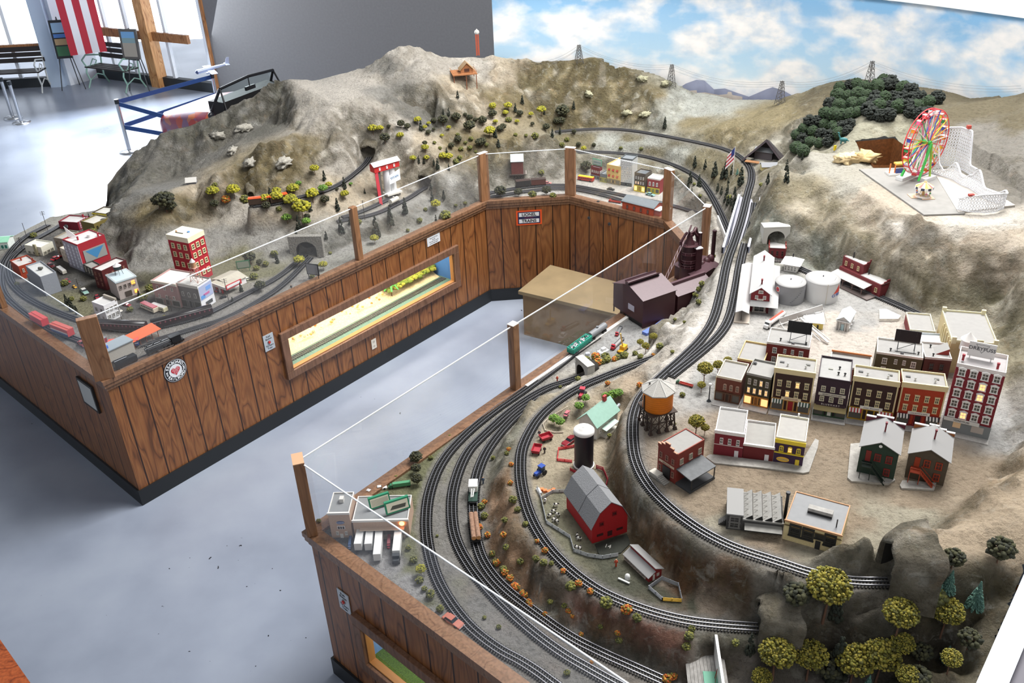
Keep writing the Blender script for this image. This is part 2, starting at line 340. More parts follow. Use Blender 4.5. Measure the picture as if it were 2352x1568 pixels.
def vnoise(sc_,seed,ax=1.,ay=1.):
    rs=np.random.RandomState(seed); n=96; T=rs.rand(n,n)*2-1
    X,Y=np.meshgrid(gx*ax/sc_,gy*ay/sc_); xi=np.floor(X).astype(int);yi=np.floor(Y).astype(int); fx=X-xi;fy=Y-yi; fx=fx*fx*(3-2*fx);fy=fy*fy*(3-2*fy)
    g=lambda a,b:T[b%n,a%n]
    return (g(xi,yi)*(1-fx)+g(xi+1,yi)*fx)*(1-fy)+(g(xi,yi+1)*(1-fx)+g(xi+1,yi+1)*fx)*fy
gyy,gxx=np.gradient(ZG,GS); SL=np.sqrt(gxx**2+gyy**2)
for _ in range(4):
    Pd=np.pad(SL,1,mode='edge'); SL=(Pd[1:-1,1:-1]*2+Pd[:-2,1:-1]+Pd[2:,1:-1]+Pd[1:-1,:-2]+Pd[1:-1,2:])/6
amp=np.clip((SL-.12)*1.2,0,1)
N1=vnoise(.34,1)*.030+vnoise(.17,2)*.028+vnoise(.09,3)*.022+vnoise(.05,4)*.015+vnoise(.034,8)*.010
rid=(1-np.abs(vnoise(.22,5)))**3*.03+(1-np.abs(vnoise(.11,6)))**3*.016
XX,YY=np.meshgrid(gx,gy)
calm=np.where((YY>7.6)&(XX>.4),.55,1.0)
ZG+=amp*(N1+rid-.02)*calm*1.3+ vnoise(.05,7)*.0012
best=np.full((NY,NX),9.); bz=np.zeros((NY,NX))
for nm,P in PATH.items():
    w=14
    for p in P[::2]:
        if nm in('town','siding') and 5.45<p.y<6.35: continue
        i=int((p.x-X0)/GS); j=int((p.y-Y0)/GS); i0,i1,j0,j1=max(0,i-w),min(NX,i+w),max(0,j-w),min(NY,j+w)
        if i1<=i0 or j1<=j0: continue
        d=(XX[j0:j1,i0:i1]-p.x)**2+(YY[j0:j1,i0:i1]-p.y)**2; s=best[j0:j1,i0:i1]; m=d<s; s[m]=d[m]; bz[j0:j1,i0:i1][m]=p.z
DT=np.sqrt(best)
wt=np.clip((.085-DT)/.04,0,1); ZG=ZG*(1-wt)+(bz-.0045)*wt
PIT_=[at(1962,330,1.72),at(2052,322,1.72),at(2092,348,1.72),at(2082,384,1.72),at(2006,384,1.72)]
def inpoly(x,y,poly):
    c=False; n=len(poly)
    for i in range(n):
        x0,y0=poly[i][:2]; x1,y1=poly[(i+1)%n][:2]
        if (y0>y)!=(y1>y) and x<(x1-x0)*(y-y0)/(y1-y0)+x0: c=not c
    return c
def inpoly_np(poly):
    c=np.zeros((NY,NX),bool); n=len(poly)
    for i in range(n):
        x0,y0=poly[i][:2]; x1,y1=poly[(i+1)%n][:2]
        if y0==y1: continue
        m=((y0>YY)!=(y1>YY))&(XX<(x1-x0)*(YY-y0)/(y1-y0)+x0); c^=m
    return c
FLAT=[]
def flat(z,ps,soft=0):
    poly=[at(x,y,z) for x,y in ps]; ZG[inpoly_np(poly)]=z
flat(1.716,[(1965,386),(2120,500),(2225,500),(2345,482),(2350,440),(2180,330),(2100,330)])
def hz(x,y):
    fx=(x-X0)/GS; fy=(y-Y0)/GS; i=int(fx); j=int(fy)
    if i<0 or j<0 or i>=NX-1 or j>=NY-1: return 0
    fx-=i; fy-=j
    return float((ZG[j,i]*(1-fx)+ZG[j,i+1]*fx)*(1-fy)+(ZG[j+1,i]*(1-fx)+ZG[j+1,i+1]*fx)*fy)
def hit(px,py):
    d=ray(px,py); t=1.5
    while t<14:
        x,y,z=d[0]*t,d[1]*t,CH+d[2]*t
        if z<2.2 and z<=hz(x,y) and inpoly(x,y,POLY):
            if z<hz(x,y)-.12: return at(px,py,.97)
            lo,hi=t-.02,t
            for _ in range(12):
                m=(lo+hi)/2
                if CH+d[2]*m<=hz(d[0]*m,d[1]*m): hi=m
                else: lo=m
            return Vector((d[0]*hi,d[1]*hi,CH+d[2]*hi))
        t+=.02
    return at(px,py,1.3)
CP=[('#c4bbad',[(925,120),(1000,150),(850,180),(780,220),(700,200),(720,280),(820,330),(1050,150),(900,330),(770,360),(560,480),(900,280),(850,250),(1100,160)]),
 ('#8f8c84',[(655,230),(640,260),(300,400),(350,360),(400,340),(270,480),(300,550),(450,330),(560,270),(900,220),(950,260),(880,160),(480,350),(380,430)]),
 ('#7d7b70',[(280,430),(330,380),(430,310),(500,290),(1000,270),(620,290)]),
 ('#a9a69e',[(420,560),(500,560),(600,540),(640,560),(350,580),(820,540),(900,510),(760,550),(1050,440),(1000,480),(960,500)]),
 ('#9c8a5c',[(580,400),(640,390),(560,420),(340,490),(420,470),(700,340),(1150,230),(1250,260),(1100,350),(1150,340),(1060,330)]),
 ('#d2bfa0',[(500,430),(480,440),(650,480),(600,480),(450,450),(860,440),(780,440),(1100,250),(980,330),(1150,160),(1050,190)]),
 ('#93845a',[(1230,190),(1300,170),(1350,200),(1400,180),(1300,260),(1450,260),(1500,220),(1380,280),(1600,280),(1700,290),(1300,220),(1660,300),(1750,260),(1800,260)]),
 ('#8a7f5c',[(1560,330),(1450,320),(1300,320),(1700,400),(1650,400),(1600,370),(1500,345),(1350,330)]),
 ('#b6b8ad',[(1560,220),(1600,260),(1630,250),(1530,230),(1540,270),(1760,230),(1450,330),(1560,345),(1400,325),(1500,330)]),
 ('#a8a294',[(1170,420),(1250,390),(1200,390),(1600,470),(1580,450),(1650,480),(1690,460)]),
 ('#c9c3ba',[(1200,445),(1300,450),(1400,470),(1450,490),(1560,500),(1480,450),(1530,520),(1300,440)]),
 ('#756a4e',[(2000,230),(2100,230),(2200,260),(2280,250),(2340,280),(2200,220),(1950,260),(1880,230)]),
 ('#8b857a',[(2300,330),(2240,300),(2340,350),(2340,400),(2300,420),(2345,440)]),
 ('#a7a389',[(2000,310),(1950,310),(1900,340),(2060,310)]),
 ('#b2ad9d',[(1830,390),(1900,380),(1960,420),(1780,370)]),
 ('#a39776',[(1850,450),(1900,480),(1800,450),(1830,520),(1950,520),(1990,560)]),
 ('#8f9387',[(1770,500),(1800,530),(1850,570),(1890,590),(1860,560)]),('#d0c2a6',[(1960,520),(2050,570),(2100,600),(1900,500),(2170,610),(1850,480)]),
 ('#cbb9a0',[(2050,480),(2100,520),(2000,500),(2150,560),(2250,560),(2340,540),(2050,560),(2200,620),(2300,620),(1990,440)]),
 ('#ddd3c4',[(2200,530),(2300,510),(2060,530),(2120,540)]),
 ('#a39a7c',[(2100,640),(2140,690),(2250,700),(2050,640),(2330,760),(2345,800),(2200,680)]),
 ('#b8b6b2',[(1800,700),(1900,700),(1990,700),(1720,700),(1750,800),(1700,900),(1650,870),(1770,650),(2300,1000),(1960,740),(1600,900)]),
 ('#d8cabb',[(1950,780),(2050,760),(1900,790),(2000,790),(1920,730)]),
 ('#ad9779',[(1700,950),(1900,980),(1700,1100),(1900,1130),(1780,1110),(1950,1200),(2100,1150),(2250,1100),(1750,1250),(1630,1160),(1570,1150),(1930,1000)]),
 ('#c9b08d',[(2300,1150),(2200,1200),(2150,1230),(2300,1230),(2340,1080),(2250,1250)]),
 ('#b9af94',[(2100,1190),(2050,1230),(1850,1290),(1950,1310),(1650,1210),(2010,1200)]),
 ('#a59e91',[(1850,1390),(1800,1350),(1900,1400),(1760,1350),(1780,1370),(2050,1380),(1600,1240),(1480,1140),(1436,1000),(1440,1080)]),
 ('#6f675b',[(1800,1450),(1850,1480),(1800,1500),(1900,1520),(1950,1450),(2100,1420),(2000,1500),(2150,1480),(2050,1450),(1800,1560)]),
 ('#81775e',[(2200,1400),(2250,1450),(2250,1500),(2150,1550),(2300,1380),(2150,1380),(2250,1330),(2100,1560)]),
 ('#9a918a',[(1740,1480),(1720,1530),(1760,1420),(2000,1560),(1900,1560)]),
 ('#b98d63',[(1150,1180),(1140,1260),(1170,1300),(1150,1120),(1200,1340),(1240,1380),(1320,1420),(1400,1450),(1300,1440)]),
 ('#7b7266',[(1175,1330),(1240,1340),(1270,1400),(1350,1460),(1420,1500),(1500,1520),(1560,1480),(1600,1500)]),
 ('#a06a55',[(1470,1450),(1520,1465),(1560,1470),(1340,1410),(1400,1420)]),
 ('#9d9a86',[(1205,930),(1180,960),(1165,1000),(1150,1060),(1600,1460),(1700,1465)]),
 ('#bfae8c',[(1240,1000),(1260,1060),(1230,1120),(1270,960),(1300,920),(1290,1080),(1300,1040),(1250,1090),(1400,900)]),
 ('#8d8a6c',[(1270,1160),(1290,1190),(1330,1230),(1350,1260),(1330,1280),(1380,1150)]),
 ('#60614e',[(1380,1300),(1420,1330),(1480,1350),(1520,1370),(1600,1400),(1400,1345),(1400,1240)]),
 ('#b08d62',[(1420,1000),(1420,1060),(1430,1120),(1450,1180),(1480,1230),(1500,1280)]),
 ('#9a6a40',[(1540,1290),(1600,1320),(1660,1330),(1720,1380),(1580,1350),(1520,1260),(1700,1340)]),
 ('#64402a',[(1650,1360),(1620,1345),(1735,1390),(1560,1310)]),
 ('#c8b096',[(1700,1400),(1640,1385),(1540,1340)]),
 ('#8e8b86',[(1010,1200),(1060,1150),(1065,1250),(1100,1380),(1200,1480),(1110,1000),(1200,920),(1330,1540),(1020,1300)]),
 ('#a3a1a0',[(900,1300),(950,1350),(1000,1420),(1100,1500),(870,1290)]),
 ('#7f8058',[(950,1080),(900,1120),(990,1040),(1060,980),(940,1160),(940,1250),(760,1200),(960,1300),(1010,1390)]),
 ('#6b6a69',[(860,1260),(820,1230),(780,1230),(900,1270)]),
 ('#a9a8a6',[(1400,770),(1450,760),(1350,800),(1500,740)]),
 ('#e4dbd0',[(1600,650),(1570,720),(1520,800),(1550,840),(1490,860),(1600,760),(1650,560)]),
 ('#c9b08f',[(1450,890),(1480,870),(1400,900),(1440,910)]),
 ('#cfc9bd',[(1400,850),(1330,880),(1450,830),(1360,872)]),
 ('#6f6d6a',[(150,580),(170,650),(240,720),(300,700),(340,720),(120,560),(400,715)]),
 ('#8f8b66',[(160,700),(170,680),(180,720),(560,620),(600,640),(620,630),(340,650),(530,600)]),
 ('#a39d95',[(560,690),(600,650),(500,720),(400,760),(300,740),(50,650),(40,600),(200,770),(700,650)]),
 ('#b5b1a3',[(760,620),(850,580),(900,560),(1000,520),(80,520),(30,550)]),
 ('#5a564f',[(215,660),(200,640),(110,640),(300,660)]),
]
cpx=[];cpc=[]
for c,ps in CP:
    for x,y in ps: h_=hit(x,y); cpx.append((h_.x,h_.y,h_.z*1.5)); cpc.append(lin(c))
cpx=np.array(cpx);cpc=np.array(cpc)
wx=XX+vnoise(.12,11)*.06+vnoise(.05,12)*.025; wy=YY+vnoise(.12,13)*.06+vnoise(.05,14)*.025
num=np.zeros((NY,NX,3));den=np.zeros((NY,NX))
for (x,y,z),c in zip(cpx,cpc):
    d=((wx-x)**2+(wy-y)**2+(ZG*1.5-z)**2+.0006)**-2.2; num+=d[...,None]*c; den+=d
CG=num/den[...,None]; lum=CG.mean(axis=2,keepdims=True); CG=CG*.72+lum*.28
bw=np.clip((.058-DT)/.014,0,1)[...,None]*.8; ball=np.where((YY>3.3)[...,None]&(bz>1.25)[...,None]&(YY<6.2)[...,None],np.array(lin('#bdb8b2')),np.array(lin('#8a8782')))
CG=CG*(1-bw)+ball*bw
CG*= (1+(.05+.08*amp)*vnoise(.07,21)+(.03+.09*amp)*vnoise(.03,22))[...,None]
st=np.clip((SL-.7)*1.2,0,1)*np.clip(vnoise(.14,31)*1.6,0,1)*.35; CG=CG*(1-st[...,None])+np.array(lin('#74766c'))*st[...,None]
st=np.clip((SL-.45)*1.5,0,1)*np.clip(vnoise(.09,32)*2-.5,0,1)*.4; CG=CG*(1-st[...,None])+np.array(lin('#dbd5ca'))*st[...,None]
CG=CG*1.13
inside=inpoly_np(POLY)&~inpoly_np(PIT_)
cin=inside[:-1,:-1].astype(int)+inside[1:,:-1]+inside[:-1,1:]+inside[1:,1:]
keep=cin>=2
jj,ii=np.nonzero(keep)
quads=np.stack([jj*NX+ii,jj*NX+ii+1,(jj+1)*NX+ii+1,(jj+1)*NX+ii],1)
used=np.unique(quads); remap=-np.ones(NX*NY,int); remap[used]=np.arange(len(used))
V=np.stack([XX.ravel()[used],YY.ravel()[used],ZG.ravel()[used]],1); ins=inside.ravel()[used]
def snap(p,poly):
    bd=9;bp=None
    for i in range(len(poly)):
        a=poly[i];b=poly[(i+1)%len(poly)]; ex,ey=b[0]-a[0],b[1]-a[1]; t=((p[0]-a[0])*ex+(p[1]-a[1])*ey)/(ex*ex+ey*ey); t=max(0,min(1,t)); q=(a[0]+ex*t,a[1]+ey*t); d=(q[0]-p[0])**2+(q[1]-p[1])**2
        if d<bd: bd=d;bp=q
    return bp
for k in np.nonzero(~ins)[0]:
    p=V[k]; q=snap(p,PIT_) if inpoly(p[0],p[1],PIT_) else snap(p,POLY); V[k,0],V[k,1]=q
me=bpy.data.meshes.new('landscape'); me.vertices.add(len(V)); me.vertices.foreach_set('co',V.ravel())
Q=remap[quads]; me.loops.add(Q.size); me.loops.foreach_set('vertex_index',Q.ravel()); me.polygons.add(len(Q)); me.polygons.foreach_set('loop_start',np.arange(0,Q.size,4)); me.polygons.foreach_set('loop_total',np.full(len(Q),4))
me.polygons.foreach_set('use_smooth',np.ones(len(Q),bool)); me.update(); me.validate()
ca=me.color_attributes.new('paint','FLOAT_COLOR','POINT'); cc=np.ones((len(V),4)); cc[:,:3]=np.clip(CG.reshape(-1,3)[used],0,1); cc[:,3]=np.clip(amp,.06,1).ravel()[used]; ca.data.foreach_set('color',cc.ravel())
m,N,L,b=newmat('painted_plaster')
va=N.new('ShaderNodeVertexColor'); va.layer_name='paint'; tc=N.new('ShaderNodeTexCoord')
n1=N.new('ShaderNodeTexNoise'); n1.inputs['Scale'].default_value=42; n1.inputs['Detail'].default_value=8; n1.inputs['Roughness'].default_value=.65; L.new(tc.outputs['Object'],n1.inputs['Vector'])
n2=N.new('ShaderNodeTexNoise'); n2.inputs['Scale'].default_value=260; n2.inputs['Detail'].default_value=3; L.new(tc.outputs['Object'],n2.inputs['Vector'])
r1=ramp(N,[(.28,'#9c9a96'),(.5,'#f2f2f2'),(.72,'#ffffff')]); L.new(n1.outputs['Fac'],r1.inputs[0])
mx=N.new('ShaderNodeMix'); mx.data_type='RGBA'; mx.blend_type='MULTIPLY'; mx.inputs[0].default_value=.6; L.new(va.outputs[0],mx.inputs[6]); L.new(r1.outputs[0],mx.inputs[7])
r2=ramp(N,[(.3,'#b0b0b0'),(.6,'#ffffff')]); L.new(n2.outputs['Fac'],r2.inputs[0])
mx2=N.new('ShaderNodeMix'); mx2.data_type='RGBA'; mx2.blend_type='MULTIPLY'; mx2.inputs[0].default_value=.22; L.new(mx.outputs[2],mx2.inputs[6]); L.new(r2.outputs[0],mx2.inputs[7])
prev=mx2.outputs[2]
def amt(v):
    q=N.new('ShaderNodeMath'); q.operation='MULTIPLY'; L.new(v,q.inputs[0]); L.new(va.outputs['Alpha'],q.inputs[1]); return q.outputs[0]
for sc_3,col,lo,hi,k in ((7,'#847c52',.52,.66,'#8c8c8c'),(11,'#cda982',.56,.68,'#808080'),(16,'#dfdfd6',.54,.66,'#a8a8a8'),(23,'#77796f',.56,.66,'#b0b0b0')):
    q=N.new('ShaderNodeTexNoise'); q.inputs['Scale'].default_value=sc_3; q.inputs['Detail'].default_value=6; q.inputs['Roughness'].default_value=.7; q.inputs['Distortion'].default_value=.6
    mp=N.new('ShaderNodeMapping'); mp.inputs['Location'].default_value=(sc_3,0,sc_3*2); L.new(tc.outputs['Object'],mp.inputs[0]); L.new(mp.outputs[0],q.inputs['Vector'])
    r_=ramp(N,[(lo,'#000000'),(hi,k)]); L.new(q.outputs['Fac'],r_.inputs[0]); x=N.new('ShaderNodeMix'); x.data_type='RGBA'; L.new(amt(r_.outputs[0]),x.inputs[0]); L.new(prev,x.inputs[6]); x.inputs[7].default_value=(*lin(col),1); prev=x.outputs[2]
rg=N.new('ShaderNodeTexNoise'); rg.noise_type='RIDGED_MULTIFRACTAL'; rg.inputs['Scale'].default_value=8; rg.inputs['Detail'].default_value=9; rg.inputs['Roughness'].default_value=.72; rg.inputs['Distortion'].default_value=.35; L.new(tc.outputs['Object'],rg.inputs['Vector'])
rgr=ramp(N,[(.0,'#b4b2ac'),(.35,'#ffffff'),(1,'#ffffff')]); L.new(rg.outputs['Fac'],rgr.inputs[0])  # darkens the rock creases, shade put into the plaster colour
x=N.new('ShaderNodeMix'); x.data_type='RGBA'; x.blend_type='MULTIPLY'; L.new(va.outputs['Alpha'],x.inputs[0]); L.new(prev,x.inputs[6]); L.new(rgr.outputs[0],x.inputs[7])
L.new(x.outputs[2],b.inputs['Base Color']); b.inputs['Roughness'].default_value=.95; b.inputs['Specular IOR Level'].default_value=.15
bp=N.new('ShaderNodeBump'); bp.inputs['Strength'].default_value=1; bp.inputs['Distance'].default_value=.035; L.new(n1.outputs['Fac'],bp.inputs['Height'])
bp2=N.new('ShaderNodeBump'); bp2.inputs['Strength'].default_value=.5; bp2.inputs['Distance'].default_value=.004; L.new(n2.outputs['Fac'],bp2.inputs['Height']); L.new(bp.outputs[0],bp2.inputs['Normal'])
bp3=N.new('ShaderNodeBump'); bp3.inputs['Distance'].default_value=.010; L.new(va.outputs['Alpha'],bp3.inputs['Strength']); L.new(rg.outputs['Fac'],bp3.inputs['Height']); L.new(bp2.outputs[0],bp3.inputs['Normal']); L.new(bp3.outputs[0],b.inputs['Normal'])
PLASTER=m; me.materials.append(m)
land=bpy.data.objects.new('landscape',me); COL.objects.link(land)
tag(land,'painted plaster landscape of mountains, cliffs and town ground covering the whole train table','landscape')
mb=MB(); gy_=mat('#6d6a62',.9)
RO=resample([Vector((*p,0)) for p in RP[:6]],.06)
for a,b_ in zip(RO,RO[1:]):
    za,zb=hz(a.x,a.y)-.01,hz(b_.x,b_.y)-.01; mb.face([(a.x,a.y+.01,0),(b_.x,b_.y+.01,0),(b_.x,b_.y+.01,zb),(a.x,a.y+.01,za)],gy_)
ob=mb.build('back_panel',land)
mb=MB(); br=mat('#7a4a22',.8,0,0,.3); bk=mat('#020202',.9); n=len(PIT_)
for i in range(n):
    a,b_=PIT_[i],PIT_[(i+1)%n]; mb.face([(a.x,a.y,1.735),(b_.x,b_.y,1.735),(b_.x,b_.y,1.35),(a.x,a.y,1.35)],br)
mb.face([(p.x,p.y,1.36) for p in PIT_],bk)
tag(mb.build('pit_lining',land),'brown-sided dark pit')
W=bpy.data.worlds.new('sky'); sc.world=W; W.use_nodes=True; N,L=W.node_tree.nodes,W.node_tree.links
bgd=N['Background']; tc=N.new('ShaderNodeTexCoord'); sx=N.new('ShaderNodeSeparateXYZ'); L.new(tc.outputs['Generated'],sx.inputs[0])
rm=N.new('ShaderNodeValToRGB'); e=rm.color_ramp.elements; e[0].position=.0; e[0].color=(4.2,4.6,5.2,1); e[1].position=.32; e[1].color=(.13,.137,.15,1)
L.new(sx.outputs['Z'],rm.inputs[0]); L.new(rm.outputs[0],bgd.inputs['Color']); bgd.inputs['Strength'].default_value=1.0
def area(name,loc,target,sx_,sy_,power,col=(1,1,1)):
    l=bpy.data.lights.new(name,'AREA'); l.shape='RECTANGLE'; l.size=sx_; l.size_y=sy_; l.energy=power; l.color=col
    o=bpy.data.objects.new(name,l); COL.objects.link(o); o.location=loc; o.rotation_euler=(Vector(target)-Vector(loc)).to_track_quat('-Z','Y').to_euler(); return o
area('skylight',(3.7,7.0,8.4),(.3,5.2,1),3.6,3.6,860,(1,.985,.965))  # unseen key light added high up for the main shadows, no real skylight
area('mural_fill',(.6,4.6,5.6),(2.2,8.6,1.7),2.6,1.6,140,(1,.99,.97))  # unseen fill added to brighten the mural and the building fronts
area('front_fill',(1.2,-.5,5.0),(.5,5,1),3,1.5,30,(1,.98,.96))  # unseen fill added behind the camera for the fronts, no window there
area('window_daylight',(-5.6,14.6,2.2),(-2.5,7,0),3.5,2.6,320,(.9,.95,1))
sc.view_settings.view_transform='Standard'; sc.view_settings.look='None'; sc.view_settings.gamma=1; sc.view_settings.exposure=.68
m,N,L,b=newmat('painted_concrete'); tc=N.new('ShaderNodeTexCoord')
n=N.new('ShaderNodeTexNoise'); n.inputs['Scale'].default_value=1.3; n.inputs['Detail'].default_value=7; L.new(tc.outputs['Object'],n.inputs['Vector'])
r=ramp(N,[(.3,'#7c8493'),(.5,'#8b93a2'),(.7,'#979faC')]); L.new(n.outputs['Fac'],r.inputs[0])
n2=N.new('ShaderNodeTexNoise'); n2.inputs['Scale'].default_value=24; n2.inputs['Detail'].default_value=2; L.new(tc.outputs['Object'],n2.inputs['Vector'])
n3=N.new('ShaderNodeTexNoise'); n3.inputs['Scale'].default_value=.9; L.new(tc.outputs['Object'],n3.inputs['Vector'])
ad=N.new('ShaderNodeMath'); ad.operation='MULTIPLY_ADD'; ad.inputs[1].default_value=.35; L.new(n3.outputs['Fac'],ad.inputs[0]); L.new(n2.outputs['Fac'],ad.inputs[2])
sp=ramp(N,[(.938,'#ffffff'),(.955,'#20242c')]); L.new(ad.outputs[0],sp.inputs[0])
mx=N.new('ShaderNodeMix'); mx.data_type='RGBA'; mx.blend_type='MULTIPLY'; mx.inputs[0].default_value=1; L.new(r.outputs[0],mx.inputs[6]); L.new(sp.outputs[0],mx.inputs[7]); L.new(mx.outputs[2],b.inputs['Base Color'])
rr=N.new('ShaderNodeMapRange'); rr.inputs['To Min'].default_value=.22; rr.inputs['To Max'].default_value=.42; L.new(n.outputs['Fac'],rr.inputs[0]); L.new(rr.outputs[0],b.inputs['Roughness'])
mb=MB(); mb.box(-14,7,-3,20,-.1,0,m); struct(mb.build('floor'))
wa=at(500,212,0); wb=at(222,176,0); wc=at(153,195,0); wd=at(-40,205,0); WALLP=(wa,wb,wc,wd)
gm=mat('#6b6b6d',.85,0,0,.05,.1,30)
def wall(name,a,b,h,m_,th=.12,z0=0,parent=None):
    a=Vector(a[:2]).to_3d();b=Vector(b[:2]).to_3d(); d=(b-a); L0=d.length; rz=math.atan2(d.y,d.x)
    mb=MB(); mb.box(0,L0,0,th,z0,h,m_); o=mb.build(name,parent,a,rz); return o
gw_end=(3.2,12.6); ga=at(520,196,0)
o=struct(wall('wall_back',wa,(6.5,12.0),5.2,gm))
struct(wall('wall_right',(6.5,12.1),(6.5,-3),5.2,mat('#8d8d8c',.8),-.12))
struct(wall('wall_front',(-13.5,-3),(6.5,-3),5.2,mat('#8d8d8c',.8),-.12))
def frame_wall(name,a,b,h,items,mats_):
    a=Vector(a[:2]).to_3d();b=Vector(b[:2]).to_3d(); d=b-a; rz=math.atan2(d.y,d.x)
    return a,rz,d.length
white=mat('#e9edf2',.5); dk=mat('#2b3034',.6); timber=wood_mat('light_timber','#dca871','#c8905a','#a86f3e'); timber2=wood_mat('rail_timber','#b57f52','#9a683f','#7c4e2c')
def seg(pxa,pxb,pl): # positions along the wall at floor
    return on_line(*pxa,pl),on_line(*pxb,pl)
pl=[(wa.x,wa.y),(wb.x,wb.y)]
d=(wb-wa); LW=d.length; rz=math.atan2(d.y,d.x)
def winthing(name,a,b,h,mull,mats):
    d=b-a; o=bpy.data.objects.new(name,None); COL.objects.link(o); o.location=a; o.rotation_euler=(0,0,math.atan2(d.y,d.x)); struct(o); Ln=d.length
    mb=MB(); mb.box(0,Ln,-.06,.06,0,.16,mats[0]); mb.box(0,Ln,-.05,.05,h-.1,h,mats[1]); mb.build('sill',o)
    mb=MB()
    for s in mull: mb.box(s*Ln-.03,s*Ln+.03,-.03,.03,.16,h,mats[1])
    mb.build('window_frame',o)
    mb=MB(); mb.face([(0,0,.16),(Ln,0,.16),(Ln,0,h-.1),(0,0,h-.1)],glass_mat('window_glass_'+name,(1,1,1),.0)); mb.build('pane',o)
    return o,Ln
w1,L1=winthing('window_1',wa,wb,4.6,[0.01,.31,.62,.80,.985],(dk,white))
mb=MB(); s0=.43; mb.box(s0*L1-.10,s0*L1+.10,-.04,.16,0,4.6,timber); mb.build('timber_post',w1)
mb=MB(); mb.box(.12*L1,.92*L1,.03,.09,.78,.92,timber2); mb.build('hand_rail',w1)
mb=MB(); mb.box(-.05,-.01,-.05,.03,0,4.8,timber2); mb.build('trim_board',w1)
o=struct(wall('wall_left',wb,wc,4.6,mat('#dfe6ee',.6)))
w2,L2=winthing('window_2',wc,wd,4.6,[.03,.5,.98],(dk,white))
mb=MB(); mb.box(-.02,.22,-.05,.14,0,4.6,mat('#b9cbe0',.6)); mb.build('window_frame',w2)
mb=MB(); mb.box(.25,L2,-.02,.05,.62,.74,timber2); mb.build('hand_rail',w2)
struct(wall('wall_left_far',wd,(-13.5,wd.y+.3),5,white)); struct(wall('wall_left_side',(-13.5,wd.y+.3),(-13.5,-3),5,white))
mb=MB(); mb.box(0,(wc-wb).length,-.03,0,0,.12,mat('#5d87a6',.5)); o=mb.build('baseboard_left',None,wb,math.atan2((wc-wb).y,(wc-wb).x)); struct(o)
m,N,L,b=newmat('mural_paint'); tc=N.new('ShaderNodeTexCoord'); mp=N.new('ShaderNodeMapping'); mp.inputs['Scale'].default_value=(1,1,1.7); L.new(tc.outputs['Object'],mp.inputs[0])
n=N.new('ShaderNodeTexNoise'); n.inputs['Scale'].default_value=2.3; n.inputs['Detail'].default_value=9; n.inputs['Roughness'].default_value=.48; n.inputs['Distortion'].default_value=.15; L.new(mp.outputs[0],n.inputs['Vector'])
sx=N.new('ShaderNodeSeparateXYZ'); L.new(tc.outputs['Object'],sx.inputs[0])
sk=ramp(N,[(0,'#dbe5e6'),(.35,'#b5d2e4'),(1,'#86b6dc')]); mr=N.new('ShaderNodeMapRange'); mr.inputs['From Min'].default_value=1.45; mr.inputs['From Max'].default_value=2.35; L.new(sx.outputs['Z'],mr.inputs[0]); L.new(mr.outputs[0],sk.inputs[0])
cl=ramp(N,[(.3,'#c9d3dc'),(.5,'#e9e8e6'),(.7,'#f6f1ec')]); nn=N.new('ShaderNodeTexNoise'); nn.inputs['Scale'].default_value=6; nn.inputs['Detail'].default_value=8; L.new(mp.outputs[0],nn.inputs['Vector']); L.new(nn.outputs['Fac'],cl.inputs[0])
th=N.new('ShaderNodeMath'); th.operation='MULTIPLY_ADD'; th.inputs[1].default_value=-.10; th.inputs[2].default_value=.055; L.new(mr.outputs[0],th.inputs[0])
sm=N.new('ShaderNodeMath'); sm.operation='ADD'; L.new(n.outputs['Fac'],sm.inputs[0]); L.new(th.outputs[0],sm.inputs[1])
cm=ramp(N,[(.40,'#000000'),(.58,'#ffffff')]); L.new(sm.outputs[0],cm.inputs[0])
mx=N.new('ShaderNodeMix'); mx.data_type='RGBA'; L.new(cm.outputs[0],mx.inputs[0]); L.new(sk.outputs[0],mx.inputs[6]); L.new(cl.outputs[0],mx.inputs[7]); L.new(mx.outputs[2],b.inputs['Base Color']); b.inputs['Roughness'].default_value=.85
MURS=resample([Vector((*p,0)) for p in MUR],.1)
mt=[]
for p in MURS:
    mt.append(2.36)
mb=MB(); up=[]
for a,b_ in zip(MURS,MURS[1:]):
    dn=Vector((b_.y-a.y,a.x-b_.x,0)).normalized()*-.04
    mb.mesh([(a.x,a.y,0),(b_.x,b_.y,0),(b_.x,b_.y,2.42),(a.x,a.y,2.42),(a.x+dn.x,a.y+dn.y,0),(b_.x+dn.x,b_.y+dn.y,0),(b_.x+dn.x,b_.y+dn.y,2.42),(a.x+dn.x,a.y+dn.y,2.42)],[(0,1,2,3),(5,4,7,6),(3,2,6,7)],m)
a=MURS[0]; mb.face([(a.x,a.y,0),(a.x,a.y,2.42),(a.x,a.y+.05,2.42),(a.x,a.y+.05,0)],mat('#dfe3e4',.6))
mb2=MB(); up_=[Vector((p.x,p.y,0)) for p in MURS]
for a,b_ in zip(up_,up_[1:]): mb2.hexa([(a.x-.03,a.y-.03,2.42),(b_.x-.03,b_.y-.03,2.42),(b_.x+.1,b_.y+.3,2.42),(a.x+.1,a.y+.3,2.42),(a.x-.03,a.y-.03,2.9),(b_.x-.03,b_.y-.03,2.9),(b_.x+.1,b_.y+.3,2.9),(a.x+.1,a.y+.3,2.9)],mat('#eceeee',.5))
struct(mb2.build('trim_3'),'white edge board above the sky mural')
mural=struct(mb.build('wall_mural'),'curved wall painted with a blue cloudy sky')
RIM=[(.87,1.37),HN,G,F_,D,C,B,A,(-3.59,5.65),(-4.45,6.45)]
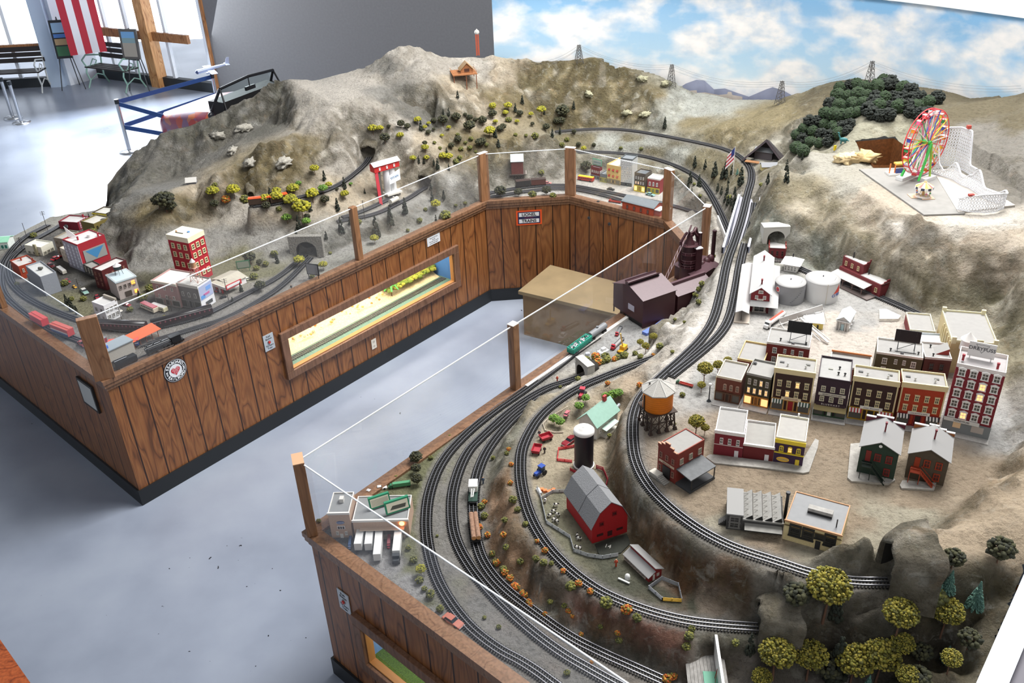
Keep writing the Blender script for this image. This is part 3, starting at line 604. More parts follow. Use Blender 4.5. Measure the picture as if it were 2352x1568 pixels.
def offs(path,o):
    P=[Vector(p[:2]) for p in path]; out=[]
    for i,p in enumerate(P):
        ns=[]
        for a,b in ((i-1,i),(i,i+1)):
            if 0<=a and b<len(P):
                d=(P[b]-P[a]).normalized(); ns.append(Vector((-d.y,d.x)))
        if len(ns)==1: out.append(p+ns[0]*o)
        else:
            h=(ns[0]+ns[1]); h=h/h.length; out.append(p+h*(o/max(.3,h.dot(ns[0]))))
    return out
def strip(mb,path,o0,o1,z0,z1,m):
    a=offs(path,o0); b=offs(path,o1)
    for i in range(len(path)-1): mb.hexa([(*a[i],z0),(*a[i+1],z0),(*b[i+1],z0),(*b[i],z0),(*a[i],z1),(*a[i+1],z1),(*b[i+1],z1),(*b[i],z1)],m)
capm=wood_mat('rim_wood','#8b6950','#815f48','#6b4d39',rough=.35); postm=wood_mat('post_wood','#9a704f','#8e6545','#7a5438',rough=.4)
panm=wood_mat('panel_wood','#946137','#7f4e2b','#5d3920',groove=1,gs=.15,rough=.4)
table=empty('train_table',(0,0,0),0,'long wood-panelled train table with a moulded rim around the grey aisle','table')
mb=MB(); strip(mb,RIM,0,-.07,.945,.972,capm); strip(mb,RIM,-.006,-.03,.92,.945,capm); strip(mb,RIM,-.016,-.03,.895,.92,capm); mb.build('rim',table)
mb=MB(); strip(mb,RIM,-.012,-.04,0,.115,mat('#15181b',.45)); mb.build('baseboard',table)
INN=[Vector(p) for p in offs(RIM,-.025)]
def panel(i,holes=()):
    a,b=INN[i],INN[i+1]; d=b-a; Ln=d.length; rz=math.atan2(d.y,d.x)
    root=(a.x,a.y,0); mb=MB()
    def bx(x0,x1,z0,z1):
        if x1-x0>.001 and z1-z0>.001: mb.box(x0,x1,-.015,0,z0,z1,panm)
    if not holes: bx(0,Ln,.1,.92)
    else:
        x0,x1,z0,z1=holes[0]; bx(0,x0,.1,.92); bx(x1,Ln,.1,.92); bx(x0,x1,.1,z0); bx(x0,x1,z1,.92)
    return mb.build('side_panel',table,root,rz),Vector((a.x,a.y,0)),rz,Ln
def loc_on(i,px,py):
    a,b=INN[i],INN[i+1]; p=on_line(px,py,[tuple(a-(b-a)),tuple(b+(b-a))]); return (Vector(p[:2])-a).dot((b-a).normalized()),p.z
h0=loc_on(0,837,1438); h0b=loc_on(0,856,1523)
holes0=(.35,h0[0],h0b[1],h0[1])
tl=loc_on(6,656,771); tr=loc_on(6,1040,584); brr=loc_on(6,1041,647); bl=loc_on(6,670,847)
print('holes',h0,h0b,tl,tr,brr,bl)
hz0=(brr[1]+bl[1])/2; hz1=(tl[1]+tr[1])/2; holes6=((tr[0]+brr[0])/2,(tl[0]+bl[0])/2,hz0,hz1)
PAN={}
for i in range(len(RIM)-1):
    PAN[i]=panel(i,(holes0,) if i==0 else (holes6,) if i==6 else ())
frm=wood_mat('frame_wood','#7d5b47','#75543f','#644532',rough=.5); frl=mat('#a8743f',.5)
def frame(i,h,name,w=.06):
    o,a,rz,Ln=PAN[i]; x0,x1,z0,z1=h; mb=MB()
    t0,t1=.0,.028   # local +y is outside
    mb.box(x0-w,x1+w,t0,t1,z1,z1+w,frm); mb.box(x0-w,x1+w,t0,t1,z0-w,z0,frm); mb.box(x0-w,x0,t0,t1,z0,z1,frm); mb.box(x1,x1+w,t0,t1,z0,z1,frm)
    mb.box(x0,x1,-.03,.01,z0,z0+.008,frl); mb.box(x1-.008,x1,-.03,.01,z0,z1,frl); mb.box(x0,x0+.008,-.03,.01,z0,z1,frl)
    fo=mb.build(name,table,a,rz,bevel=.003)
    mb=MB(); mb.face([(x0,-.01,z0),(x1,-.01,z0),(x1,-.01,z1),(x0,-.01,z1)],glass_mat('window_glass_'+name+str(i),(1,1,1),.01)); mb.build('pane',fo)
    return a,rz
fa,frz=frame(6,holes6,'window_frame'); frame(0,holes0,'window_frame')
def lichen(mb,x0,x1,y0,y1,z,n,cols,r0,r1,seed):
    R=random.Random(seed)
    for k in range(n):
        mb.ball((R.uniform(x0,x1),R.uniform(y0,y1),z+R.uniform(0,.01)),R.uniform(r0,r1),R.choice(cols),1,(1,1,.7),.5,k,3)
dio=empty('diorama_scene',fa,frz,'lit sandy desert railway scene behind the long framed window','diorama')
x0,x1,z0,z1=holes6
mb=MB(); sand=mat('#e3cda0',.9,0,0,.2,.5,80); dep=.42
mb.box(x0-.02,x1+.02,-dep,-.02,z0-.06,z0-.005,mat('#5e7a68',.7,0,0,.15)); mb.build('base_board',dio)
mb=MB(); mb.box(x0-.02,x1+.02,-dep-.01,-dep,z0-.06,z1+.1,mat('#cfe0e8',.8)); mb.box(x0-.03,x0-.02,-dep,-.02,z0-.06,z1+.1,mat('#3f6fa8',.7)); mb.box(x1+.02,x1+.03,-dep,-.02,z0-.06,z1+.1,mat('#3f6fa8',.7)); mb.box(x0-.02,x1+.02,-dep,-.02,z1+.1,z1+.11,mat('#e0d8c8',.8)); mb.build('backdrop_box',dio)
mb=MB(); nx_=90
for i in range(nx_):
    for j in range(8):
        def P(i,j):
            x=x0+(x1-x0)*i/nx_; y=-.17-(dep-.17)*j/8; return (x,y,z0-.004+(.14*(j/8)**1.2+.012*noise.noise(Vector((x*14,y*14,0)))*(j>0)))
        mb.face([P(i,j),P(i+1,j),P(i+1,j+1),P(i,j+1)],sand,True)
mb.build('sand_bank',dio)
mb=MB()
for k in range(int((x1-x0)/.02)): mb.box(x0+k*.02,x0+k*.02+.01,-.15,-.09,z0-.005,z0,mat('#4a3f35',.8))
mb.build('ties',dio)
for yy in (-.138,-.12,-.102):
    mb=MB(); mb.box(x0,x1,yy-.0015,yy+.0015,z0,z0+.006,mat('#b9b6ae',.3,.8)); mb.build('rail',dio)
mb=MB(); lichen(mb,x0,x0+(x1-x0)*.33,-dep+.02,-.2,z0+.07,260,[mat('#8a8f2e',.9),mat('#a8a03a',.9),mat('#6f7f2c',.9)],.012,.028,1); tag(mb.build('lichen_shrubs',dio),None,kind='stuff')
mb=MB(); lichen(mb,x0+(x1-x0)*.33,x1,-dep+.02,-.2,z0+.05,70,[mat('#d07a30',.9),mat('#e0a050',.9),mat('#c9c088',.9)],.006,.014,2); tag(mb.build('orange_scrub',dio),None,kind='stuff')
mb=MB(); pc=(x0+(x1-x0)*.30,-.22)
for k in range(7):
    a=k*.9; pts_=[(pc[0],pc[1],z0+.10),(pc[0]+.04*math.cos(a),pc[1]+.04*math.sin(a),z0+.125),(pc[0]+.075*math.cos(a),pc[1]+.075*math.sin(a),z0+.09)]
    for p,q in zip(pts_,pts_[1:]): mb.bar(p,q,.014,.002,mat('#3f9a3c',.6))
mb.cyl((*pc,z0),(*pc,z0+.1),.005,mat('#7a5a30',.8)); tag(mb.build('palm_tree',None,fa,frz),'small green plastic palm in the lit sandy window scene','palm tree')
c_=Matrix.Rotation(frz,3,'Z')@Vector(((x0+x1)/2,-.12,0))+fa
l=bpy.data.lights.new('display_lamp','AREA'); l.shape='RECTANGLE'; l.size=(x1-x0)*.95; l.size_y=.1; l.energy=6; l.color=(1,.92,.78)
lo=bpy.data.objects.new('display_lamp',l); COL.objects.link(lo); lo.location=(c_.x,c_.y,z1+.06); lo.rotation_euler=(math.radians(-18),0,frz)
a0,rz0=PAN[0][1],PAN[0][2]; x0,x1,z0,z1=holes0
dio2=empty('diorama_scene',a0,rz0,'grass scene with blue backdrop behind the near framed window','diorama')
mb=MB(); mb.box(x0-.02,x1+.02,-.4,-.02,z0-.05,z0-.005,mat('#4f6b22',.95,0,0,.45,1,150)); tag(mb.build('grass_mat',dio2),None)
mb=MB(); mb.box(x0-.02,x1+.02,-.41,-.4,z0-.05,z1+.05,mat('#7fa8d8',.8)); mb.box(x1+.02,x1+.03,-.4,-.02,z0-.05,z1+.05,mat('#6f9ad0',.8)); mb.box(x0-.03,x0-.02,-.4,-.02,z0-.05,z1+.05,mat('#6f9ad0',.8)); mb.build('backdrop_box',dio2)
c_=Matrix.Rotation(rz0,3,'Z')@Vector(((x0+x1)/2,-.12,0))+a0
l=bpy.data.lights.new('display_lamp_near','AREA'); l.shape='RECTANGLE'; l.size=(x1-x0); l.size_y=.1; l.energy=3; l.color=(1,.95,.85)
lo=bpy.data.objects.new('display_lamp_near',l); COL.objects.link(lo); lo.location=(c_.x,c_.y,z1+.04); lo.rotation_euler=(0,0,rz0)
def dirof(i):
    P=[Vector(p) for p in RIM]; 
    a=P[max(0,i-1)]; b=P[min(len(P)-1,i+1)]; return (b-a).normalized()
PT=1.392
pw={1:(.085,.05),2:(.05,.045),3:(.055,.05),4:(.085,.04),5:(.09,.04),6:(.095,.04),7:(.115,.045),8:(.045,.04)}
PP=offs(RIM,-.035); pn={}
for i,(w,t) in pw.items():
    p=PP[i]; d=dirof(i); rz=math.atan2(d.y,d.x); mb=MB(); mb.box(-w/2,w/2,-t/2,t/2,.972,PT,postm); mb.build('post',table,(p.x,p.y,0),rz,bevel=.003); 
    if i in (1,2,3,4,5,6): 
        mb=MB(); mb.box(-w/2,w/2,-t/2,t/2,PT,PT+.004,mat('#e8e2da',.4) if i!=1 else mat('#c99c78',.5)); mb.build('post_cap',table,(p.x,p.y,0),rz)
pm=on_line(826,597,[tuple(PP[6]),tuple(PP[7])]); d=dirof(6); dd=(PP[7]-PP[6]).normalized(); mb=MB(); mb.box(-.025,.025,-.022,.022,.972,PT,postm); mb.build('post',table,(pm.x,pm.y,0),math.atan2(dd.y,dd.x),bevel=.003)
gl=glass_mat('barrier_glass',(.985,.99,.99),.045,1.5,1.0); edge=mat('#eef2f4',.3)  # near-white edge colour stands for light caught along the glass top
def gp(a,b,he=.5):
    d=(b-a); rz=math.atan2(d.y,d.x); Ln=d.length; mb=MB(); mb.face([(0,0,.972),(Ln,0,.972),(Ln,0,PT-.012),(0,0,PT-.012)],gl); o=mb.build('glass_panel',table,(a.x,a.y,0),rz)
    mb=MB(); mb.box(0,Ln,-.0028,.0028,PT-.012,PT-.007,edge); mb.build('glass_edge',table,(a.x,a.y,0),rz)
for i in range(len(RIM)-1):
    a,b=PP[i],PP[i+1]
    if i==6: m_=Vector(pm[:2]); gp(a,m_); gp(m_,b)
    else: gp(a,b)
mb=MB(); a,b=offs([HN,G,F_],-.075)[1:3]; d=b-a; rz=math.atan2(d.y,d.x); mb.box(.05,d.length*.86,-.012,.012,.955,.976,mat('#dedad4',.6)); mb.build('edge_board',table,(a.x,a.y,0),rz)
tiem=mat('#1d1c1d',.55); railm=mat('#8c8c91',.38,.7); crail=mat('#8f9094',.35,.8)
TL={'outer':'three-rail track curving nearest the glass round the truck depot','middle':'three-rail track between the outer curve and the log train track','inner':'three-rail siding track under the log cars below the orange cliff',
'farm':'three-rail track curving round the red barn farm','town':'long three-rail track from the lower right tunnel past the water tower over the bridge','siding':'pale three-rail track on the right of the double track beside the station',
'lower':'three-rail track on the lower ledge behind the small village','village':'three-rail track in front of the yellow bus','village2':'three-rail track nearest the rim by the engine house',
'left':'three-rail track from the stone tunnel round the left town','left2':'three-rail track nearest the glass round the left town','left3':'short track under the black steam engine','mountain':'silver track from the round mountain tunnel','mine':'silver track below the red loading tower towards the dark portal','mine2':'short silver track beside the red loading tower','depot':'three-rail track in front of the brick depot with the platform'}
def ribbon(mb,P,o,w,h,z,m):
    vs=[];fs=[]
    for i,p in enumerate(P):
        d=(P[min(i+1,len(P)-1)]-P[max(i-1,0)]); d.z=0; d.normalize(); n=Vector((-d.y,d.x,0)); 
        for q,zz in ((o-w,0),(o-w,h),(o+w,h),(o+w,0)): v=p+n*q; vs.append((v.x,v.y,p.z+z+zz))
    for i in range(len(P)-1):
        k=i*4
        for a in range(3): fs.append((k+a,k+a+1,k+5+a,k+4+a))
    mb.mesh(vs,fs,m)
for nm,P in PATH.items():
    t=empty('railway_track',P[0],0,TL[nm],'track'); off=-P[0]
    Q=[p+off for p in P]; mb=MB()
    for i,p in enumerate(Q):
        d=(Q[min(i+1,len(Q)-1)]-Q[max(i-1,0)]); d.z=0; d.normalize(); n=Vector((-d.y,d.x,0))*.029; e=d*.0025
        mb.hexa([p-n-e+Vector((0,0,-.003)),p+n-e+Vector((0,0,-.003)),p+n+e+Vector((0,0,-.003)),p-n+e+Vector((0,0,-.003)),p-n-e+Vector((0,0,.003)),p+n-e+Vector((0,0,.003)),p+n+e+Vector((0,0,.003)),p-n+e+Vector((0,0,.003))],tiem)
    mb.build('ties',t)
    for o,mm in ((-.0185,railm),(0,crail),(.0185,railm)):
        mb=MB(); ribbon(mb,Q,o,.0015,.0065,.003,mm); mb.build('rail',t)
WHT='#8d8b88'
def P3(px,py,z): return at(px,py,z)
class Bld:
    """local frame: x along the front (left to right as seen), y away from the viewer, z up"""
    def __init__(s,name,label,p0,p1,z,cat='building',group=None,top=None,h=None,depth=None,back=None,side=None,topat=0):
        a=at(*p0,z); b=at(*p1,z); d=b-a; s.w=d.length; s.rz=math.atan2(d.y,d.x); s.z=z
        s.root=empty(name,a,s.rz,label,cat,group); s.a=a; s.x=Vector((math.cos(s.rz),math.sin(s.rz),0)); s.y=Vector((-s.x.y,s.x.x,0))
        if h is None:
            q=a if topat==0 else b; h=top_z(q.x,q.y,top)-z
        s.h=h
        if side: q=at(*side,z); depth=abs((q-b).dot(s.y))
        if back: q=at(*back,z+h); depth=(q-a).dot(s.y)
        s.d=depth
    def part(s,mb,name,**k): return mb.build(name,s.root,**k)
def window_mb(x,z,w,h,fm,gm_,y=0,st='flat',face='front',W_=0,bars=1):
    """window on the front (y=0) or right side (x=W_)"""
    mb=MB(); f=w*.22; t=.004
    def bx(x0,x1,z0,z1,d0,d1,m):
        if face=='front': mb.box(x0,x1,y-d1,y-d0,z0,z1,m)
        elif face=='right': mb.box(W_+d0,W_+d1,x0,x1,z0,z1,m)
        elif face=='left': mb.box(W_-d1,W_-d0,x0,x1,z0,z1,m)
    bx(x-w/2,x+w/2,z,z+h,0,.001,gm_)
    bx(x-w/2-f,x-w/2,z,z+h,0,t,fm); bx(x+w/2,x+w/2+f,z,z+h,0,t,fm)
    if bars: bx(x-w/2,x+w/2,z+h*.47,z+h*.54,0,t*.7,fm)
    bx(x-.0008,x+.0008,z,z+h,0,t*.6,fm)
    bx(x-w/2-f*1.3,x+w/2+f*1.3,z-f*.8,z,0,t*1.4,fm)
    if st=='flat': bx(x-w/2-f,x+w/2+f,z+h,z+h+f,0,t,fm)
    elif st=='hood': bx(x-w/2-f*1.6,x+w/2+f*1.6,z+h,z+h+f*1.5,0,t*1.8,fm)
    elif st=='peak' and face=='front':
        bx(x-w/2-f*1.4,x+w/2+f*1.4,z+h,z+h+f*.9,0,t*1.6,fm)
        mb.mesh([(x-w/2-f*1.4,y-t*1.6,z+h+f*.9),(x+w/2+f*1.4,y-t*1.6,z+h+f*.9),(x,y-t*1.6,z+h+f*2.4),(x-w/2-f*1.4,y,z+h+f*.9),(x+w/2+f*1.4,y,z+h+f*.9),(x,y,z+h+f*2.4)],[(0,1,2),(3,5,4),(0,2,5,3),(1,4,5,2)],fm)
    elif st=='arch' and face=='front':
        n=6; ps=[(x+(w/2+f)*math.cos(PI*i/n),z+h+(w/2+f)*.7*math.sin(PI*i/n)) for i in range(n+1)]
        mb.mesh([(p[0],y-t,p[1]) for p in ps]+[(p[0],y,p[1]) for p in ps],[tuple(range(n+1))[::-1]]+[(i,i+1,n+2+i,n+1+i) for i in range(n)],fm)
    return mb
DKG=mat('#1c1d20',.25); LIT=mat('#ffb878',.5,0,.95); GRG=mat('#5c5b55',.3)
def box_building(B,wall,roof=WHT,par=None,parh=.012,cornice=None,ch=.0,walln=.08):
    w,d,h=B.w,B.d,B.h; mb=MB(); wm=mat(wall,.7,0,0,walln,.0,150)
    t=.004; mb.box(0,w,0,d,0,h-parh,wm); B.part(mb,'wall')
    mb=MB(); mb.box(t,w-t,t,d-t,h-parh,h-parh+.002,mat(roof,.75,0,0,.05,0,40)); B.part(mb,'roof')
    pm=mat(par or wall,.65); mb=MB()
    mb.box(0,w,0,t,h-parh,h,pm); mb.box(0,w,d-t,d,h-parh,h,pm); mb.box(0,t,t,d-t,h-parh,h,pm); mb.box(w-t,w,t,d-t,h-parh,h,pm); B.part(mb,'parapet')
    if cornice: mb=MB(); mb.box(-.003,w+.003,-.006,0,h-ch,h+.001,mat(cornice,.6)); B.part(mb,'cornice')
def win_grid(B,xs,zs,w,h,frame,glass=DKG,st='flat',lit=(),face='front',W_=0):
    for j,z in enumerate(zs):
        for i,x in enumerate(xs):
            g=LIT if (i,j) in lit else glass
            B.part(window_mb(x,z,w,h,mat(frame,.6),g,st=st,face=face,W_=W_),'window')
def spread(n,a,b): return [a+(b-a)*(i+.5)/n for i in range(n)]
def roof_bits(B,items):
    for kind,x,y,c in items:
        mb=MB(); z=B.h-.012; x*=B.w; y*=B.d
        if kind=='vent': mb.cyl((x,y,z),(x,y,z+.012),.003,mat(c,.5)); mb.lathe([(.005,z+.012),(.006,z+.015),(.0,z+.019)],mat(c,.5),8,(x,y),caps=False); B.part(mb,'roof_vent')
        elif kind=='hatch': mb.box(x-.01,x+.01,y-.006,y+.006,z,z+.006,mat(c,.5)); B.part(mb,'roof_hatch')
        elif kind=='chimney': mb.box(x-.005,x+.005,y-.005,y+.005,z,z+.03,mat(c,.6)); mb.box(x-.0065,x+.0065,y-.0065,y+.0065,z+.024,z+.028,mat(c,.6)); B.part(mb,'chimney')
        elif kind=='fan': mb.box(x-.008,x+.008,y-.008,y+.008,z,z+.008,mat(c,.5)); mb.lathe([(.006,z+.008),(.006,z+.012)],mat('#444648',.4),10,(x,y)); B.part(mb,'roof_fan')
def awning(B,x0,x1,z,dep,c1,c2,n=8):
    mb=MB(); dx=(x1-x0)/n
    for i in range(n): mb.hexa([(x0+i*dx,-dep,z-.018),(x0+(i+1)*dx,-dep,z-.018),(x0+(i+1)*dx,0,z),(x0+i*dx,0,z),(x0+i*dx,-dep,z-.013),(x0+(i+1)*dx,-dep,z-.013),(x0+(i+1)*dx,0,z+.002),(x0+i*dx,0,z+.002)],mat(c1 if i%2 else c2,.7))
    B.part(mb,'awning')
def shopfront(B,h,col,doorc,glass=GRG,sidewalk=True,lit=False):
    w=B.w; mb=MB(); m_=mat(col,.6); g=LIT if lit else glass
    mb.box(0,w,-.004,0,h-.008,h,m_); mb.box(0,w,-.004,0,0,.010,m_)
    for x in (0,.32,.42,.58,.68,1): mb.box(max(0,x*w-.003),min(w,x*w+.003),-.005,0,0,h,m_)
    for a,b_ in ((.02,.32),(.68,.98)): mb.box(a*w,b_*w,-.0015,0,.01,h-.008,g)
    B.part(mb,'shopfront'); mb=MB(); mb.box(.42*w,.58*w,-.002,0,0,h*.85,mat(doorc,.5)); B.part(mb,'door')
def sidewalk(B,dep=.05,c='#a3a09c'):
    mb=MB(); mb.box(-.004,B.w+.004,-dep,B.d*.3,-.006,.004,mat(c,.85,0,0,.12,.3,120)); B.part(mb,'sidewalk')
def sign(B,s,size,x,z,fg,bg,w,h,y=-.006,name='sign_board',shear=0):
    mb=MB(); mb.box(x-w/2,x+w/2,y,y+.003,z-h/2,z+h/2,mat(bg,.6)); o=B.part(mb,name)
    text_mesh(s,size,mat(fg,.6),(x,y-.0006,z),(PI/2,0,0),o,'lettering',.0003,shear=shear)
    return o
def bricky(): pass
B=Bld('shop_building','small brown corner shop with arched windows at the left end of the shop row',(1641,918),(1697,930),TZ,top=873,topat=1,back=(1653,822))
box_building(B,'#6a3a2c',par='#d9cfb8'); win_grid(B,spread(3,.25*B.w,B.w),[B.h*.52],.011,.026,'#b99a86',GRG,'arch'); shopfront(B,B.h*.4,'#5c4231','#3a2a22'); sidewalk(B)
mb=MB(); mb.box(-.003,.0,0,B.d,0,B.h-.012,mat('#cdb98e',.7)); B.part(mb,'side_wall'); win_grid(B,spread(2,0,B.d),[B.h*.5],.011,.026,'#e2d7bf',GRG,'flat',face='left',W_=-.003)
B=Bld('shop_building','dark green shop with lit windows and an orange timber shopfront',(1707,926),(1763,939),TZ,top=855,back=(1731,822))
box_building(B,'#43402e',par='#8e8d87',roof='#8e8c88'); win_grid(B,spread(4,.04*B.w,.98*B.w),[B.h*.41,B.h*.68],.010,.026,'#cfc9be',GRG,lit=((0,0),(1,0),(2,0),(3,0),(2,1))); shopfront(B,B.h*.33,'#b9803c','#8a5a28',lit=True); sidewalk(B); roof_bits(B,[('fan',.12,.75,'#4a4a48')])
for lab,p0,p1,tp,bk,wc,par,gl_,sg,aw,bits in (
 ('dark brown and cream shop with a red door and green striped awnings',(1768,939),(1858,953),843,(1791,813),'#38221f','#dccb9c',(),('STEAKHOUSE','#8a3a2a','#e9dcb8'),('#2f4a3c','#e6e6de'),0),
 ('dark brown and cream shop with a script sign, mustard front and red striped awnings',(1944,960),(2046,976),862,(1971,837),'#38221f','#dccb9c',(),('Color Gourmets','#222222','#ecebe4'),('#a8323a','#ece8e0'),0),
 ('orange red and cream shop with black striped awnings left of the tall red hotel',(2053,973),(2153,986),876,(2070,846),'#a8391c','#dccb9c',(),('LION BOOKS & GIFTS','#222222','#e6e4dc'),('#2d2f33','#e8e6e0'),0)):
    B=Bld('shop_building',lab,p0,p1,TZ,top=tp,back=bk)
    box_building(B,wc,par=par,cornice=par,ch=.026); xs=spread(4,.05*B.w,.95*B.w)
    mb=MB(); mb.box(0,.006,-.003,0,0,B.h,mat(par,.6)); mb.box(B.w-.006,B.w,-.003,0,0,B.h,mat(par,.6)); B.part(mb,'corner_trim')
    win_grid(B,xs,[B.h*.37,B.h*.60],.013,.028,'#e3d5a8',GRG,'hood',lit=((2,1),(1,0)) if 'green' in lab else ())
    shopfront(B,B.h*.30,'#b58a4a' if 'red door' in lab else '#a88420' if 'script' in lab else '#7a1c22','#9c2026' if 'red door' in lab else '#221c1c')
    awning(B,.02*B.w,.30*B.w,B.h*.29,.018,*aw); awning(B,.68*B.w,.98*B.w,B.h*.29,.018,*aw)
    sign(B,sg[0],.010 if len(sg[0])<15 else .0075,.5*B.w,B.h*.325,sg[1],sg[2],.5*B.w,.015,shear=.3 if 'script' in lab else 0); sidewalk(B)
    roof_bits(B,[('hatch',.15,.55,'#3d3d3d'),('vent',.3,.35,'#c9c9c6'),('vent',.75,.35,'#c9c9c6'),('hatch',.8,.6,'#55544f')])
B=Bld('shop_building','dark purple shop with white balconied windows and a long tan awning',(1866,952),(1939,964),TZ,top=865,back=(1893,816))
box_building(B,'#33202e',par='#2a1a26',roof='#979693'); win_grid(B,spread(3,.06*B.w,.94*B.w),[B.h*.42,B.h*.68],.014,.022,'#d8d2b8',GRG,'flat'); shopfront(B,B.h*.26,'#2f4a32','#e6e4dc'); sidewalk(B)
sign(B,'GENERAL SPORTS BAR',.0085,.5*B.w,B.h*.60,'#33202e','#cfcabb',.84*B.w,.014); sign(B,'B L U E M A R T',.012,.5*B.w,B.h*.345,'#e4e2da','#33202e',.9*B.w,.018)
mb=MB(); mb.hexa([(.02,-.026,B.h*.22),(B.w-.0,-.026,B.h*.22),(B.w,0,B.h*.29),(.0,0,B.h*.29),(.0,-.026,B.h*.235),(B.w,-.026,B.h*.235),(B.w,0,B.h*.31),(0,0,B.h*.31)],mat('#9c8c60',.8)); B.part(mb,'awning')
roof_bits(B,[('hatch',.35,.5,'#8b8b82'),('vent',.6,.3,'#222222'),('vent',.62,.55,'#222222'),('vent',.8,.3,'#2a2a2a')])
B=Bld('hotel_building','tall dark red hotel with twenty white pedimented windows and a roof billboard',(2161,985),(2268,1010),TZ,top=856,topat=1,back=(2197,792))
B.d=min(B.d,.34); box_building(B,'#7d1f2b',par='#ddd5d0',roof='#999595',parh=.02); mb=MB(); mb.box(-.002,B.w+.002,-.004,B.d,0,B.h*.185,mat('#7d8385',.7)); B.part(mb,'ground_floor')
win_grid(B,spread(4,.02*B.w,.98*B.w),[B.h*(.235+.152*k) for k in range(5)],.021,.031,'#eceae6',GRG,'peak',lit=((1,0),(2,2),(2,3)))
sign(B,'VDREYFUSS',.013,.38*B.w,B.h*.20,'#33333a','#d6d6d2',.75*B.w,.018,y=-.012); sidewalk(B,.045)
mb=MB(); mb.box(.3*B.w-.016,.3*B.w+.016,-.006,0,.03,.062,mat('#e8c9a0',.5)); B.part(mb,'window'); mb=MB(); mb.box(.74*B.w-.025,.74*B.w+.025,-.006,0,.025,.058,mat('#b5aca4',.5)); B.part(mb,'window')
mb=MB(); z=B.h-.018; mb.box(.16*B.w,.72*B.w,.10,.105,z+.012,z+.085,mat('#dddad6',.6))
for x in (.22,.66): mb.bar((x*B.w,.105,z+.01),(x*B.w,.16,z),.003,.003,mat('#c9c9c9',.5)); mb.bar((x*B.w,.10,z),(x*B.w,.10,z+.02),.003,.003,mat('#c9c9c9',.5))
bo=B.part(mb,'billboard'); text_mesh('DREYFUSS',.024,mat('#3a3c40',.6),(.44*B.w,.0985,z+.055),(PI/2,0,0),bo,ext=.0004)
mb=MB()
for a,b_ in (((.30,.075),(.58,.075)),((.30,.075),(.44,.035)),((.58,.075),(.44,.035))): mb.bar((a[0]*B.w,.0992,z+a[1]),(b_[0]*B.w,.0992,z+b_[1]),.001,.0012,mat('#6a6c70',.6))
mb.build('triangle_mark',bo)
roof_bits(B,[('chimney',.10,.35,'#8a2430'),('chimney',.82,.25,'#8a2430')])
HOTEL=B
def rear(lab,p0,p1,top,back,wall,par,h,wins=None,**k):
    a=at(*p0,TZ+h); b=at(*p1,TZ+h); # front top corners given at roof height
    B=Bld.__new__(Bld); d=b-a; B.w=d.length; B.rz=math.atan2(d.y,d.x); B.z=TZ; B.h=h; B.a=a; B.x=Vector((math.cos(B.rz),math.sin(B.rz),0)); B.y=Vector((-B.x.y,B.x.x,0))
    B.d=(at(*back,TZ+h)-a).dot(B.y); B.root=empty(k.get('name','shop_building'),(a.x,a.y,TZ),B.rz,lab,'building')
    box_building(B,wall,par=par,roof=k.get('roof',WHT),cornice=k.get('corn'),ch=k.get('ch',.01)); return B
def board(B,x0,x1,y,col='#151517'):
    z=B.h-.012; mb=MB(); mb.hexa([(x0,y,z+.045),(x1,y,z+.045),(x1,y+.004,z+.045),(x0,y+.004,z+.045),(x0,y+.012,z+.105),(x1,y+.012,z+.105),(x1,y+.016,z+.105),(x0,y+.016,z+.105)],mat(col,.5))
    for x in (x0+.02,x1-.02): mb.bar((x,y,z),(x,y+.01,z+.10),.0025,.0025,mat('#2c2c2e',.5)); mb.bar((x,y-.035,z),(x,y,z+.05),.0025,.0025,mat('#2c2c2e',.5))
    mb.bar((x0+.01,y-.03,z+.004),(x1-.01,y-.03,z+.004),.0025,.0025,mat('#2c2c2e',.5)); mb.bar((x0+.02,y,z),(x1-.02,y,z+.045),.002,.002,mat('#2c2c2e',.5))
    B.part(mb,'billboard')
B=rear('brick red building seen from behind with a black roof billboard, left of the town',(1762,784),(1860,798),0,(1770,751),'#6e2018','#d8d2cb',.155)
win_grid(B,[.2*B.w,.82*B.w],[.098,.045],.015,.026,'#cfcbc6',GRG); win_grid(B,[.44*B.w,.62*B.w],[.105],.010,.020,'#cfcbc6',GRG); board(B,.42*B.w,.98*B.w,.07); roof_bits(B,[('vent',.3,.3,'#222222'),('vent',.9,.25,'#222222'),('fan',.6,.15,'#3a2a2a')])
B=rear('olive building seen from behind with a black roof billboard, right of the town centre',(2014,807),(2121,822),0,(2020,774),'#4b442c','#d8d4cb',.155,ch=.01)
win_grid(B,[.2*B.w,.82*B.w],[.095,.045],.016,.027,'#cfccc4',GRG); win_grid(B,[.44*B.w,.62*B.w],[.102],.010,.022,'#cfccc4',GRG); board(B,.35*B.w,.9*B.w,.075); roof_bits(B,[('vent',.3,.3,'#222222'),('vent',.9,.3,'#222222'),('fan',.55,.15,'#3a2a2a')])
B=rear('maroon building with a slanted red skylight beside the olive billboard building',(2125,819),(2187,824),0,(2131,784),'#52261f','#cfcac4',.14)
win_grid(B,[.3*B.w,.68*B.w],[.07],.016,.034,'#4a2a26',DKG); roof_bits(B,[('vent',.35,.2,'#222222'),('vent',.35,.75,'#222222')])
mb=MB(); z=B.h-.01; mb.mesh([(.45*B.w,.05,z),(.95*B.w,.05,z),(.95*B.w,.05,z+.035),(.45*B.w,.12,z),(.95*B.w,.12,z),(.95*B.w,.12,z+.035)],[(0,1,2),(3,5,4),(1,4,5,2)],mat('#8c2a20',.6)); mb.face([(.45*B.w,.05,z),(.95*B.w,.05,z+.035),(.95*B.w,.12,z+.035),(.45*B.w,.12,z)],mat(WHT,.6)); B.part(mb,'skylight')
